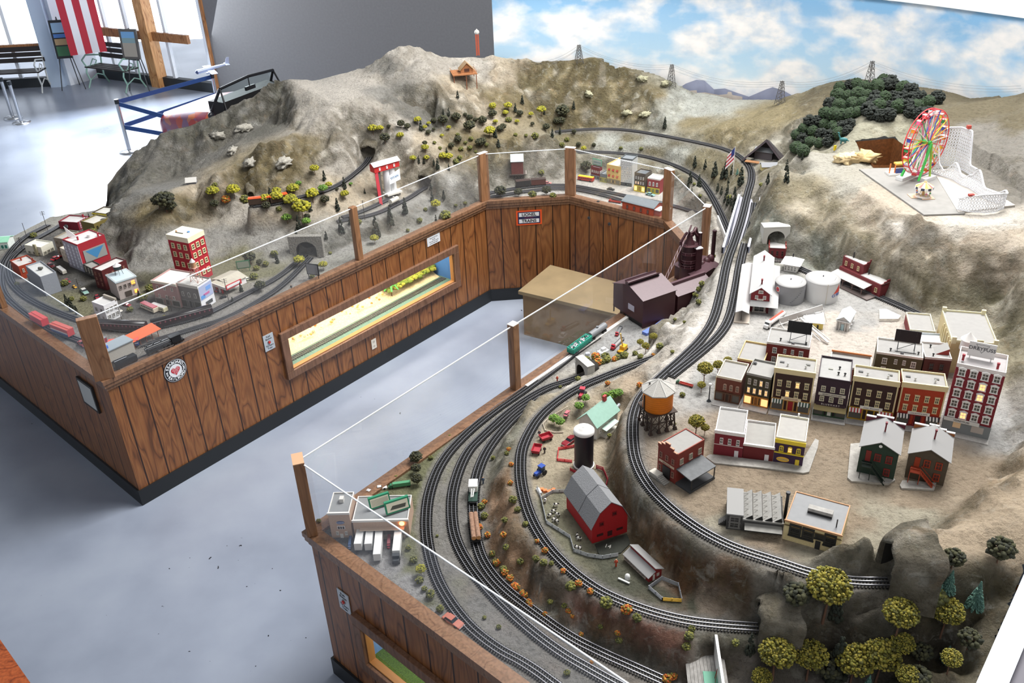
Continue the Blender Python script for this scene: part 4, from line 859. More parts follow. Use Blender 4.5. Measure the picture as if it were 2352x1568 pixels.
B=rear('low white-roofed building with a cream parapet behind the brown corner shop',(1694,822),(1754,833),0,(1702,779),'#6a2420','#cdb078',.09)
B=rear('white-roofed building with an orange rear parapet behind the purple shop',(1906,836),(2000,850),0,(1912,806),'#8a4a30','#d9d4cb',.10); mb=MB(); mb.box(0,B.w,B.d-.004,B.d+.002,B.h-.012,B.h+.008,mat('#b5672f',.6)); B.part(mb,'rear_parapet')
B=rear('small low building with cream parapet and dark red front edge by the cliff',(2091,756),(2149,761),0,(2084,716),'#7a1c24','#ddd6bb',.07)
B=rear('long pale grey flat-roofed building behind the olive billboard building',(2086,783),(2176,788),0,(2092,762),'#8d959b','#aeb6bb',.08,roof='#c9cccf')
B=rear('cream block building with tall parapet corners in front of the cliff',(2187,780),(2293,789),0,(2196,712),'#cdb98a','#e0d7b0',.19,name='factory_building')
for x in (0,B.w-.02):
    for y in (0,B.d-.01): mb=MB(); mb.box(x,x+.02,y-.002,y+.01,B.h-.02,B.h+.016,mat('#e0d7b0',.6)); B.part(mb,'parapet_post')
mb=MB(); mb.box(.35*B.w,.68*B.w,-.005,0,B.h-.03,B.h+.012,mat('#d6c99c',.6)); B.part(mb,'front_gable')
mb=MB()
for i in range(5): mb.box(-.004,0,.02+i*.045,.028+i*.045,0,B.h-.02,mat('#dccfa2',.6)); mb.box(-.002,0,.028+i*.045,.06+i*.045,.03,B.h-.05,mat('#a8935f',.6))
B.part(mb,'pilasters')
mb=MB(); n=8; c=(.42*B.w,.115); ps=[(c[0]+.022*math.cos(PI*i/n),-.0055,c[1]+.022*math.sin(PI*i/n)) for i in range(n+1)]; mb.face([(c[0]-.022,-.0055,c[1]),(c[0]+.022,-.0055,c[1])]+ps[::-1][1:-1][::-1],mat('#3a3732',.5)); B.part(mb,'fan_window')
t_=at(2212,800,TZ+.17); R_=empty('water_tank',(t_.x,t_.y-.03,TZ),0,'white conical-roofed water tank lettered FLAG CO behind the tall red hotel','water tank')
mb=MB(); mb.lathe([(.03,.18),(.034,.185),(.032,.235),(.034,.24)],mat('#e9e6e2',.5),20); to=mb.build('tank',R_)
text_mesh('FLAG CO',.011,mat('#222222',.6),(0,-.0345,.195),(PI/2,0,0),to,ext=.0004)
mb=MB(); mb.box(-.011,.0,-.0347,-.0337,.212,.222,mat('#3b4a8c',.6)); mb.box(0,.012,-.0347,-.0337,.206,.219,mat('#e7a9bb',.6)); mb.build('flag_mark',to)
mb=MB(); mb.lathe([(.037,.24),(.004,.275),(.002,.28)],mat('#d4d2cd',.6),20); mb.build('tank_roof',R_)
mb=MB()
for a in range(4): x,y=.024*math.cos(a*PI/2+.7),.024*math.sin(a*PI/2+.7); mb.cyl((x,y,0),(x,y,.185),.003,mat('#8f8f8c',.5))
mb.build('tower_frame',R_)
def slab(px,z,th,c,lab,name='ground_slab',cat='slab'):
    P=[at(x,y,z) for x,y in px]; c0=sum(P,Vector())/len(P); mb=MB(); mb.prism([(p.x-c0.x,p.y-c0.y) for p in P],-.004,th,mat(c,.85,0,0,.15,.4,60)); return tag(mb.build(name,None,c0,bevel=.002),lab,cat)
slab([(1621,1052),(1630,1046),(1836,1070),(1872,1010),(1880,1014),(1878,1030),(1858,1086),(1845,1089),(1750,1077),(1640,1066)],TZ,.008,'#9a9791','grey plaster pavement below the red and yellow-trimmed small shops','pavement_slab','pavement')
slab([(1946,1100),(1953,1022),(1975,1020),(2056,1105),(2040,1114),(1955,1108)],TZ,.009,'#a19d96','grey plaster pavement below the green gabled house','pavement_slab','pavement')
slab([(2066,1117),(2072,1106),(2150,1112),(2145,1128),(2070,1124)],TZ,.009,'#a19d96','grey plaster pavement below the orange-staired gabled house','pavement_slab','pavement')
B=Bld('shop_building','red two-storey shop with a white parapet, left of three joined small shops',(1638,1042),(1704,1052),TZ,top=986,back=(1662,934)); box_building(B,'#7c2430',par='#ece9e6',cornice='#ece9e6',ch=.016)
win_grid(B,spread(3,.1*B.w,.95*B.w),[B.h*.50],.010,.026,'#ece9e6',DKG); mb=MB(); mb.box(0,B.w,-.002,0,B.h*.42,B.h*.44,mat('#e0d8d4',.6)); B.part(mb,'band'); mb=MB(); mb.box(.72*B.w,.86*B.w,-.003,0,0,.036,mat('#e4e2e4',.5)); B.part(mb,'door')
B=Bld('shop_building','low dark red shop between the red shop and the purple yellow shop',(1705,1051),(1774,1061),TZ,top=1017,back=(1727,964)); box_building(B,'#6a1f22',par='#e8e5e1',cornice='#e8e5e1',ch=.010,roof='#8e8c87'); mb=MB(); mb.box(.72*B.w,.86*B.w,-.003,0,0,.036,mat('#e4e2e4',.5)); B.part(mb,'door')
B=Bld('shop_building','purple shop with yellow trim and three arched windows facing the yard',(1775,1061),(1842,1073),TZ,top=1002,back=(1796,950)); box_building(B,'#3a2444',par='#e9e4cc',roof='#999691'); mb=MB(); mb.box(-.002,B.w+.002,-.006,0,B.h-.028,B.h-.008,mat('#e3c93a',.6)); mb.box(0,B.w,-.006,0,B.h*.42,B.h*.45,mat('#e3c93a',.6)); B.part(mb,'band')
win_grid(B,spread(3,.08*B.w,.95*B.w),[B.h*.50],.013,.022,'#e3c93a',GRG,'arch',lit=((1,0),)); mb=MB(); mb.box(.74*B.w,.88*B.w,-.003,0,0,.036,mat('#e0c640',.5)); B.part(mb,'door')
mb=MB(); mb.lathe([(.021,0),(.021,.001)],mat('#e8b84a',.6),18); o=B.part(mb,'wall_sign'); o.location=(.32*B.w,-.0015,.026); o.rotation_euler=(PI/2,0,0); o.scale=(1.3,.6,1); text_mesh('MUSIC',.011,mat('#6fa8b0',.6),(0,0,.0016),(0,0,0),o,ext=.0004)
mb=MB(); mb.box(.6*B.w,.66*B.w,B.d,B.d+.01,B.h-.01,B.h+.012,mat('#e9e6e0',.6)); B.part(mb,'chimney')
def gabled(lab,p0,p1,topl,ridge_py,back,wall,stair,ffc,ff_style):
    B=Bld('gabled_house',lab,p0,p1,TZ,cat='house',top=topl,back=back); w,d,h=B.w,B.d,B.h; pk=.04
    wm=mat(wall,.75,0,0,.08); mb=MB(); mb.mesh([(0,0,0),(w,0,0),(w,0,h),(w/2,0,h+pk),(0,0,h),(0,d,0),(w,d,0),(w,d,h),(w/2,d,h+pk),(0,d,h)],[(0,1,2,3,4),(9,8,7,6,5),(0,5,6,1),(1,6,7,2),(4,9,5,0)],wm); B.part(mb,'wall')
    e=.008; mb=MB(); rm_=mat('#8b8a89',.6); k=pk/(w/2)
    for s in (-1,1):
        x0=w/2; x1=w/2+s*(w/2+e); z1=h-e*k
        mb.hexa([(x0,-.012,h+pk),(x1,-.012,z1),(x1,d+.004,z1),(x0,d+.004,h+pk),(x0,-.012,h+pk+.003),(x1,-.012,z1+.003),(x1,d+.004,z1+.003),(x0,d+.004,h+pk+.003)],rm_)
    B.part(mb,'roof')
    mb=MB(); fm_=mat(ffc,.7); wt_=mat('#ebe8e6',.6); zf=h+.02
    if ff_style=='step':
        for a,b_,zz in ((-.02,.25,zf+.01),(.25,.72,zf+.022),(.72,1.06,zf+.002)): mb.box(a*w,b_*w,d+.004,d+.010,h-.06,zz,fm_); mb.box(a*w,b_*w,d+.002,d+.012,zz,zz+.004,wt_)
    else:
        for a,b_,zz in ((-.02,.15,zf+.006),(.15,.36,zf+.006),(.36,.62,zf+.016),(.62,.82,zf+.004),(.82,1.05,zf-.004)): mb.box(a*w,b_*w,d+.004,d+.010,h-.06,zz,fm_); mb.box(a*w,b_*w,d+.002,d+.012,zz,zz+.004,wt_)
    B.part(mb,'false_front')
    sm_=stair
    for (xx,zz) in ((.48,.60),(.78,.60),(.78,.16)): B.part(window_mb(xx*w,zz*h,.018,.030,mat(sm_,.6),mat('#4a2a28',.5)),'window')
    mb=MB(); mb.box(.16*w,.30*w,-.003,0,h*.52,h*.88,mat(sm_ if sm_!='#1d3328' else '#15251e',.6)); B.part(mb,'door')
    mb=MB(); s_=mat(sm_ if sm_!='#7a2622' else '#15241d',.6); zl=h*.50; mb.box(.10*w,.36*w,-.045,0,zl-.004,zl,s_)
    for x in (.10,.36): mb.bar((x*w,-.043,0),(x*w,-.043,zl+.02),.003,.003,s_)
    mb.bar((.10*w,-.043,zl+.02),(.36*w,-.043,zl+.02),.002,.002,s_)
    n=9
    for i in range(n): t=(i+.5)/n; mb.box(.36*w+t*.42*w-.004,.36*w+t*.42*w+.004,-.043,-.018,zl*(1-t)-.002,zl*(1-t),s_)
    for yy in (-.043,-.018): mb.bar((.36*w,yy,zl),(.78*w,yy,0),.003,.004,s_); mb.bar((.36*w,yy,zl+.02),(.78*w,yy,.02),.002,.002,s_)
    B.part(mb,'outside_stair')
    mb=MB(); mb.box(w*.52,w*.56,d*.42,d*.46,h+.02,h+pk+.045,mat('#6e1c28',.6)); mb.box(w*.51,w*.57,d*.41,d*.47,h+pk+.04,h+pk+.047,mat('#6e1c28',.6)); B.part(mb,'chimney')
    return B
B=gabled('dark green gabled house with black outside stair and white roof',(1966,1086),(2051,1105),1022,0,(1981,967),'#20352a','#7a2622','#5a1a2c','step')
mb=MB(); mb.lathe([(.007,0),(.007,.002)],mat('#e8e8e6',.6),14); o=B.part(mb,'round_vent'); o.location=(B.w/2,-.002,B.h+.016); o.rotation_euler=(PI/2,0,0)
gabled('olive brown gabled house with an orange red outside stair and white roof',(2077,1095),(2166,1116),1038,0,(2090,983),'#4f4538','#98391e','#9a5a2a','wave')
B=Bld('factory_building','grey weathered factory with a saw-tooth roof and a tall black smokestack',(1667,1214),(1796,1229),TZ,top=1183+4,back=(1672,1128)); w,d=B.w,B.d; h=B.h
g1=mat('#454443',.8,0,0,.25,.2,60); mb=MB(); mb.box(.28*w,w,0,d,0,h,g1); mb.box(0,.28*w,0,d,0,h*1.22,g1); B.part(mb,'wall')
mb=MB(); mb.box(-.003,.28*w+.002,-.003,d+.002,h*1.22,h*1.22+.006,mat('#8b8a88',.7)); B.part(mb,'tower_roof')
mb=MB(); n=4
for i in range(n):
    x0=.30*w+i*.68*w/n; x1=x0+.68*w/n; mb.mesh([(x0,0,h),(x1,0,h),(x1-.006,0,h+.024),(x0,d,h),(x1,d,h),(x1-.006,d,h+.024)],[(0,1,2),(3,5,4)],mat('#1c1c1c',.7)); mb.face([(x0,0,h),(x1-.006,0,h+.024),(x1-.006,d,h+.024),(x0,d,h)],mat('#9c9a95',.7,0,0,.12)); mb.face([(x1-.006,0,h+.024),(x1,0,h),(x1,d,h),(x1-.006,d,h+.024)],mat('#6a6864',.7))
    for k in range(5): mb.box(x0+.002,x1-.008,d*(k+.5)/5-.001,d*(k+.5)/5+.001,h+.012,h+.0135,mat('#77756f',.7))
B.part(mb,'saw_tooth_roof'); 
for y_ in (-.004,d): mb=MB(); mb.box(.28*w,w,y_,y_+.004,h-.004,h+.003,mat('#9c9a95',.7)); B.part(mb,'eave')
mb=MB(); mb.hexa([(.32*w,-.035,h*.56),(.98*w,-.035,h*.56),(.98*w,0,h*.68),(.32*w,0,h*.68),(.32*w,-.035,h*.58),(.98*w,-.035,h*.58),(.98*w,0,h*.70),(.32*w,0,h*.70)],mat('#8b8983',.7)); B.part(mb,'canopy')
for z_ in (.25,.7): B.part(window_mb(.14*w,z_*h,.03,.022,mat('#75736f',.7),mat('#3b3a39',.4)),'window')
mb=MB()
for i in range(5): mb.box(-.03+i*.006,-.0,.02+i*0,.05,0,.006+i*.006,mat('#4d4c4a',.8))
B.part(mb,'steps')
mb=MB(); mb.cyl((w+.012,d*.55,0),(w+.012,d*.55,h+.085),.0065,mat('#26262a',.5),10); mb.lathe([(.009,h+.078),(.009,h+.088)],mat('#26262a',.5),10,(w+.012,d*.55)); B.part(mb,'smokestack')
B=Bld('bank_building','cream flat-roofed building with tall dark barred windows and a long roof skylight',(1797,1237),(1925,1274),TZ,top=1192,back=(1825,1126)); box_building(B,'#d3c292',par='#b98a62',parh=.006,roof='#868788'); w,d,h=B.w,B.d,B.h
mb=MB(); mb.box(-.003,w+.003,-.004,0,h-.026,h-.022,mat('#6b5a3c',.6)); mb.box(-.003,w+.003,-.003,0,h-.008,h,mat('#b98a62',.6)); B.part(mb,'cornice')
for x in (.2,.43,.82): 
    mb=window_mb(x*w,.34*h,.032,.048,mat('#2a2a28',.5),mat('#3c3b36',.35)); 
    for k in (-.008,.008): mb.box(x*w+k-.0006,x*w+k+.0006,-.003,0,.34*h,.34*h+.048,mat('#1d1d1d',.5))
    for k in range(1,5): mb.box(x*w-.016,x*w+.016,-.003,0,.34*h+k*.0096,.34*h+k*.0096+.001,mat('#1d1d1d',.5))
    B.part(mb,'window')
mb=MB(); mb.box(.58*w,.67*w,-.003,0,0,.40*h,mat('#2b2c2e',.5)); B.part(mb,'door'); B.part(window_mb(.63*w,.52*h,.024,.02,mat('#2a2a28',.5),mat('#2f2e2a',.35)),'window')
mb=MB(); mb.box(.32*w,.76*w,.42*d,.56*d,h-.006,h+.020,mat('#9e9b96',.8,0,0,.2)); mb.box(.32*w+.001,.76*w-.001,.42*d-.001,.42*d,h-.004,h+.006,mat('#222222',.6)); B.part(mb,'roof_skylight')
mb=MB(); mb.cyl((.87*w,.22*d,h-.006),(.87*w,.22*d,h+.035),.0025,mat('#3d3d3d',.5)); B.part(mb,'vent_pipe')
B=Bld('brick_building','brick red building with stepped gable, grey side porch and small stair by the track',(1509,1084),(1551,1112),TZ,top=1012,side=(1609,1073)); w,d,h=B.w,B.d,B.h; B.h=h-.012; box_building(B,'#7c2d22',par='#8a3a2c',roof='#8e8c88',parh=.006); h=B.h
mb=MB()
for a,b_,zz in ((0,.18,.004),(.18,.38,.016),(.38,.62,.030),(.62,.82,.016),(.82,1,.004)):
    mb.box(a*w,b_*w,-.003,.003,h-.012,h+zz,mat('#7c2d22',.7)); mb.box(a*w-.001,b_*w+.001,-.004,.004,h+zz,h+zz+.003,mat('#b5876c',.6))
B.part(mb,'stepped_gable'); win_grid(B,[.18*w,.5*w,.82*w],[h*.62],.010,.024,'#94695a',DKG); win_grid(B,[.16*w,.84*w],[h*.18],.010,.026,'#94695a',DKG)
mb=MB(); mb.box(.30*w,.70*w,-.003,0,.004,h*.40,mat('#24201f',.5)); B.part(mb,'door'); sign(B,'FREIGHT HOUSE',.006,.5*w,h*.5,'#6a3a2c','#cdb59a',.8*w,.010,y=-.004)
win_grid(B,spread(3,0,d),[h*.62],.014,.024,'#b0a090',mat('#8d9a84',.4),face='right',W_=w)
mb=MB(); gp_=mat('#5a5c5e',.7,0,0,.15); x1=w+.085
mb.hexa([(w,.0,h*.50),(x1,.0,h*.42),(x1,d*.92,h*.42),(w,d*.92,h*.50),(w,.0,h*.53),(x1,.0,h*.45),(x1,d*.92,h*.45),(w,d*.92,h*.53)],gp_); B.part(mb,'porch_roof')
mb=MB(); mb.box(w,x1,0,d*.92,0,.010,mat('#3f4042',.8)); 
for y in (.01,d*.9): mb.cyl((x1-.004,y,0),(x1-.004,y,h*.43),.0025,mat('#2c2c2c',.6))
mb.bar((x1-.004,.01,.012),(x1-.004,d*.9,.012),.003,.003,mat('#2c2c2c',.6)); B.part(mb,'porch_deck')
mb=MB()
for i in range(6): mb.box(.35*w+i*.008,.35*w+i*.008+.008,-.045,-.012,0,.020-i*.003,mat('#8f8c86',.8))
mb.box(-.01,.35*w,-.04,-.004,0,.021,mat('#b7b2a8',.8)); B.part(mb,'entry_steps')
def water_tower(px,py,z,toppy,r,lab):
    p=at(px,py,z); o=empty('water_tower',p,.3,lab,'water tower'); ht=top_z(p.x,p.y,toppy)-z; zb=ht*.40; zt=ht*.80
    mb=MB(); mb.lathe([(r*.96,zb),(r,zb+.004),(r*1.02,zt)],mat('#d97a12',.55,0,0,.06),32); 
    tk=mb.build('tank',o); mb=MB()
    for k in range(9): z_=zb+.006+(zt-zb-.01)*k/8; mb.lathe([(r*1.012,z_),(r*1.02,z_+.001),(r*1.012,z_+.002)],mat('#c46a0c',.5),32,caps=False)
    mb.build('hoops',tk)
    mb=MB(); n=8; R2=r*1.18
    for i in range(n):
        a0,a1=2*PI*i/n,2*PI*(i+1)/n; mb.mesh([(0,0,ht),(R2*math.cos(a0),R2*math.sin(a0),zt),(R2*math.cos(a1),R2*math.sin(a1),zt),(R2*math.cos(a0),R2*math.sin(a0),zt-.005),(R2*math.cos(a1),R2*math.sin(a1),zt-.005)],[(0,1,2),(1,3,4,2)],mat('#a8a59f',.75,0,0,.12,.3,300))
        mb.bar((0,0,ht+.001),(R2*math.cos(a0),R2*math.sin(a0),zt+.001),.002,.002,mat('#c9c7c2',.6))
    mb.build('roof',o)
    mb=MB(); lg=mat('#3f322b',.75)
    for sx_ in (-1,-.33,.33,1):
        for sy_ in (-1,-.33,.33,1):
            if abs(sx_)<.5 and abs(sy_)<.5: continue
            x,y=sx_*r*.82,sy_*r*.82; mb.bar((x*1.12,y*1.12,0),(x,y,zb),.006,.006,lg); mb.hexa([(x*1.12-.009,y*1.12-.009,0),(x*1.12+.009,y*1.12-.009,0),(x*1.12+.009,y*1.12+.009,0),(x*1.12-.009,y*1.12+.009,0),(x*1.12-.005,y*1.12-.005,.018),(x*1.12+.005,y*1.12-.005,.018),(x*1.12+.005,y*1.12+.005,.018),(x*1.12-.005,y*1.12+.005,.018)],lg)
    mb.build('legs_frame',o); mb=MB()
    for s in (-1,1):
        for (a,b_) in ((-1,-.33),(-.33,.33),(.33,1)):
            for z0_,z1_ in ((.01,zb*.5),(zb*.5,zb)):
                mb.bar((a*r*.85,s*r*.85,z0_),(b_*r*.85,s*r*.85,z1_),.0025,.0025,lg); mb.bar((b_*r*.85,s*r*.85,z0_),(a*r*.85,s*r*.85,z1_),.0025,.0025,lg)
                mb.bar((s*r*.85,a*r*.85,z0_),(s*r*.85,b_*r*.85,z1_),.0025,.0025,lg); mb.bar((s*r*.85,b_*r*.85,z0_),(s*r*.85,a*r*.85,z1_),.0025,.0025,lg)
        mb.bar((-r*.9,s*r*.86,zb*.5),(r*.9,s*r*.86,zb*.5),.004,.004,lg); mb.bar((s*r*.86,-r*.9,zb*.5),(s*r*.86,r*.9,zb*.5),.004,.004,lg)
    mb.box(-r,r,-r,r,zb-.004,zb,lg); mb.build('cross_bracing',o)
    mb=MB(); mb.cyl((-r*1.05,-.004,zb-.01),(-r*1.05,-.004,zt-.02),.004,mat('#33302e',.5)); mb.build('spout',o)
    mb=MB()
    for a in (.6,2.8): mb.box(.6*r*math.cos(a)-.003,.6*r*math.cos(a)+.003,.6*r*math.sin(a)-.003,.6*r*math.sin(a)+.003,zt+(ht-zt)*.45,zt+(ht-zt)*.45+.012,mat('#4d4b48',.6))
    mb.build('roof_vent',o)
water_tower(1508,975,TZ,870,.069,'orange wooden water tower with grey eight-sided roof beside the inner track')
p=at(1341,1070,FZ); o=empty('grain_silo',p,0,'black farm silo with a white domed cap behind the red barn','silo'); ht=top_z(p.x,p.y,985)-FZ
mb=MB(); mb.lathe([(.046,0),(.046,ht-.01)],mat('#1a1a26',.4),28); mb.build('silo_body',o)
mb=MB(); mb.lathe([(.05,ht-.016),(.05,ht-.004),(.042,ht+.004),(.028,ht+.008),(.026,ht+.012),(.012,ht+.014),(.010,ht+.017)],mat('#e4e2de',.5),28); mb.build('silo_cap',o)
mb=MB(); mb.lathe([(.051,.008),(.051,.014)],mat('#dcdad5',.5),28); mb.build('base_ring',o)
B=Bld('barn','big red barn with a grey gambrel roof at the centre of the farm',(1360,1248),(1440,1222),FZ,cat='barn',top=1209,h=None,side=None,depth=.1)
bk_=at(1301,1166,FZ); B.d=(bk_-B.a).dot(B.y); w,d=B.w,B.d; h=B.h*1.0; rd=mat('#a31418',.7,0,0,.1,.2,200)
prof=[(0,h),(.18*w,h+.066),(.5*w,h+.108),(.82*w,h+.066),(w,h)]
mb=MB(); f=[(0,0,0),(w,0,0)]+[(x,0,z) for x,z in prof[::-1]]; g=[(x,d,z) for x,_,z in f]; n=len(f); mb.mesh(f+g,[tuple(range(n)),tuple(range(n,2*n))[::-1],(0,n,n+1,1),(1,n+1,n+2,2),(n-1,2*n-1,n,0)],rd); B.part(mb,'wall')
mb=MB(); e=.010; pr=[(-.010,h-.012)]+prof[1:4]+[(w+.010,h-.012)]; sh=mat('#7f8082',.8,0,0,.12,.4,250)
for (a,za),(b_,zb_) in zip(pr,pr[1:]): mb.hexa([(a,-e,za),(b_,-e,zb_),(b_,d+e,zb_),(a,d+e,za),(a,-e,za+.004),(b_,-e,zb_+.004),(b_,d+e,zb_+.004),(a,d+e,za+.004)],sh)
B.part(mb,'roof')
mb=MB()
for (a,za),(b_,zb_) in zip(pr,pr[1:]):
    for k in range(1,2): mb.bar((a,d*.45,za+.005),(b_,d*.45,zb_+.005),.002,.001,mat('#55565a',.8))
B.part(mb,'roof_seam')
for x,z_,ww in ((.26,h*.92,.014),(.62,h*1.30,.014)): B.part(window_mb(x*w,z_,ww,.014,mat('#7e1014',.7),mat('#2a0c0c',.6),bars=0),'window')
for x,z_,ww,hh in ((.5,.015,.022,.026),(.22,.030,.03,.012),(.78,.030,.03,.012)): mb=MB(); mb.box(x*w-ww/2,x*w+ww/2,-.002,0,z_,z_+hh,mat('#3a0d0f',.7)); B.part(mb,'barn_door')
slab([(1366,1250),(1440,1226),(1448,1248),(1426,1270),(1378,1277)],FZ,.003,'#2b2e26','dark painted shadow on the ground marked 14 in front of the red barn','barn_shadow','painted shadow')  # the barn's cast shadow, painted as a dark slab on the ground
text_mesh('14',.03,mat('#cfcfc8',.7),at(1396,1254,FZ+.0035),(0,0,-.35),None,'ground_number',.0003); tag(bpy.data.objects['ground_number'],'white painted number 14 on the painted shadow before the barn','number')
B=Bld('farmhouse','white farmhouse with a pale green roof and red chimney behind the black silo',(1330,992),(1370,1010),FZ,cat='house',h=.10,depth=.1); q=at(1405,966,FZ); B.d=(q-at(1370,1010,FZ)).dot(B.y); w,d=B.w*1.0,B.d; h=.085; pk=.055; wh=mat('#cfccc4',.7,0,0,.08)
mb=MB(); mb.mesh([(0,0,0),(w,0,0),(w,0,h),(w/2,0,h+pk),(0,0,h),(0,d,0),(w,d,0),(w,d,h),(w/2,d,h+pk),(0,d,h)],[(0,1,2,3,4),(9,8,7,6,5),(0,5,6,1),(1,6,7,2),(4,9,5,0)],wh); B.part(mb,'wall')
mb=MB(); k=pk/(w/2)
for s in (-1,1):
    x1=w/2+s*(w/2+.010); z1=h-.01*k; mb.hexa([(w/2,-.01,h+pk),(x1,-.01,z1),(x1,d+.01,z1),(w/2,d+.01,h+pk),(w/2,-.01,h+pk+.004),(x1,-.01,z1+.004),(x1,d+.01,z1+.004),(w/2,d+.01,h+pk+.004)],mat('#8fb3a4',.6,0,0,.05))
B.part(mb,'roof'); mb=MB(); mb.box(w*.44,w*.56,d*.72,d*.84,h,h+pk+.03,mat('#b03a3a',.6)); B.part(mb,'chimney')
win_grid(B,spread(3,0,d),[.03],.012,.024,'#e4e2dc',DKG,face='right',W_=w); win_grid(B,[.3*w,.7*w],[.035],.011,.022,'#e4e2dc',DKG)
mb=MB(); mb.box(w,w+.03,d*.2,d*.8,.0,.012,wh); mb.hexa([(w,d*.2,.05),(w+.035,d*.2,.045),(w+.035,d*.8,.045),(w,d*.8,.05),(w,d*.2,.053),(w+.035,d*.2,.048),(w+.035,d*.8,.048),(w,d*.8,.053)],mat('#a9bfb4',.6)); B.part(mb,'porch')
a=at(1490,1337,FZ); B=Bld('chicken_coop','long low red coop with two white roof slopes at the south of the farm',(1490,1337),(1519,1322),FZ,cat='coop',h=.04,depth=.1); q=at(1427,1288,FZ); B.d=(q-a).dot(B.y); w,d=B.w,B.d
rd2=mat('#7d1c1c',.7); mb=MB(); mb.mesh([(0,0,0),(w,0,0),(w,0,.040),(.45*w,0,.060),(.45*w,0,.046),(0,0,.030),(0,d,0),(w,d,0),(w,d,.040),(.45*w,d,.060),(.45*w,d,.046),(0,d,.030)],[(0,1,2,3,4,5),(11,10,9,8,7,6),(0,6,7,1),(1,7,8,2),(5,11,6,0),(4,3,9,10)],rd2); B.part(mb,'wall')
mb=MB(); wr=mat('#929190',.5)
mb.hexa([(-.008,-.006,.026),(.45*w,-.006,.046),(.45*w,d+.006,.046),(-.008,d+.006,.026),(-.008,-.006,.029),(.45*w,-.006,.049),(.45*w,d+.006,.049),(-.008,d+.006,.029)],wr); mb.hexa([(.42*w,-.006,.062),(w+.008,-.006,.038),(w+.008,d+.006,.038),(.42*w,d+.006,.062),(.42*w,-.006,.065),(w+.008,-.006,.041),(w+.008,d+.006,.041),(.42*w,d+.006,.065)],wr); B.part(mb,'roof')
win_grid(B,spread(7,0.02,d),[.008],.016,.014,'#b5a79c',mat('#3a2a28',.5),face='left',W_=0); mb=MB(); mb.box(.3*w,.45*w,-.002,0,0,.03,mat('#c9c3b8',.6)); mb.box(.6*w,.8*w,-.002,0,.012,.028,mat('#b5aca0',.6)); B.part(mb,'door')
def gable_mesh(mb,w,d,h,pk,m,axis='y',x0=0,y0=0):
    if axis=='y': mb.mesh([(x0,y0,0),(x0+w,y0,0),(x0+w,y0,h),(x0+w/2,y0,h+pk),(x0,y0,h),(x0,y0+d,0),(x0+w,y0+d,0),(x0+w,y0+d,h),(x0+w/2,y0+d,h+pk),(x0,y0+d,h)],[(0,1,2,3,4),(9,8,7,6,5),(0,5,6,1),(1,6,7,2),(4,9,5,0)],m)
    else: mb.mesh([(x0,y0,0),(x0,y0+d,0),(x0,y0+d,h),(x0,y0+d/2,h+pk),(x0,y0,h),(x0+w,y0,0),(x0+w,y0+d,0),(x0+w,y0+d,h),(x0+w,y0+d/2,h+pk),(x0+w,y0,h)],[(0,1,2,3,4)[::-1],(9,8,7,6,5)[::-1],(0,1,6,5),(1,6,7,2),(4,9,5,0)],m)
def gable_roof(mb,w,d,h,pk,m,axis='y',e=.008,t=.003,x0=0,y0=0):
    if axis=='y':
        k=pk/(w/2)
        for s in (-1,1):
            xa,xb=x0+w/2,x0+w/2+s*(w/2+e); z1=h-e*k; mb.hexa([(xa,y0-e,h+pk),(xb,y0-e,z1),(xb,y0+d+e,z1),(xa,y0+d+e,h+pk),(xa,y0-e,h+pk+t),(xb,y0-e,z1+t),(xb,y0+d+e,z1+t),(xa,y0+d+e,h+pk+t)],m)
    else:
        k=pk/(d/2)
        for s in (-1,1):
            ya,yb=y0+d/2,y0+d/2+s*(d/2+e); z1=h-e*k; mb.hexa([(x0-e,ya,h+pk),(x0+w+e,ya,h+pk),(x0+w+e,yb,z1),(x0-e,yb,z1),(x0-e,ya,h+pk+t),(x0+w+e,ya,h+pk+t),(x0+w+e,yb,z1+t),(x0-e,yb,z1+t)],m)
def simple(name,lab,p0,p1,z,top,depth,wall,roofc,pk=0,axis='y',cat='building',par=None,wins=None,frame='#d8d4c8',glass=DKG,topat=0,back=None,side=None,group=None,lit=(),st='flat',wsz=(.011,.02),right=None,left=None,h=None,wn=.08,pmat=None):
    B=Bld(name,lab,p0,p1,z,cat=cat,top=top,topat=topat,depth=depth,back=back,side=side,group=group,h=h)
    if pk:
        mb=MB(); gable_mesh(mb,B.w,B.d,B.h,pk,mat(wall,.7,0,0,wn),axis); B.part(mb,'wall'); mb=MB(); gable_roof(mb,B.w,B.d,B.h,pk,mat(roofc,.65,0,0,.05),axis); B.part(mb,'roof')
    else: box_building(B,wall,par=par or wall,roof=roofc,walln=wn)
    if wins: nx,zs=wins; win_grid(B,spread(nx,.06*B.w,.94*B.w),[B.h*q for q in zs],wsz[0],wsz[1],frame,glass,st,lit=lit)
    if right: nx,zs=right; win_grid(B,spread(nx,.05*B.d,.95*B.d),[B.h*q for q in zs],wsz[0],wsz[1],frame,glass,st,face='right',W_=B.w)
    if left: nx,zs=left; win_grid(B,spread(nx,.05*B.d,.95*B.d),[B.h*q for q in zs],wsz[0],wsz[1],frame,glass,st,face='left',W_=0)
    return B
B=Bld('station_building','red station with long white roofs beside the pale double track',(1721,716),(1764,720),TZ,cat='station',h=.155,depth=.50); w,d=B.w,B.d
st_=mat('#7b1f26',.7,0,0,.1); mb=MB(); mb.box(0,w,0,d,0,.06,mat('#5a1a20',.7)); gable_mesh(mb,w*.98,d,.125,.038,st_); B.part(mb,'wall')
mb=MB(); gable_roof(mb,w,d,.125,.038,mat('#aaa9a8',.6),e=.010); B.part(mb,'roof')
mb=MB(); rr=mat('#a3a2a1',.6); z=.078; q=-.075
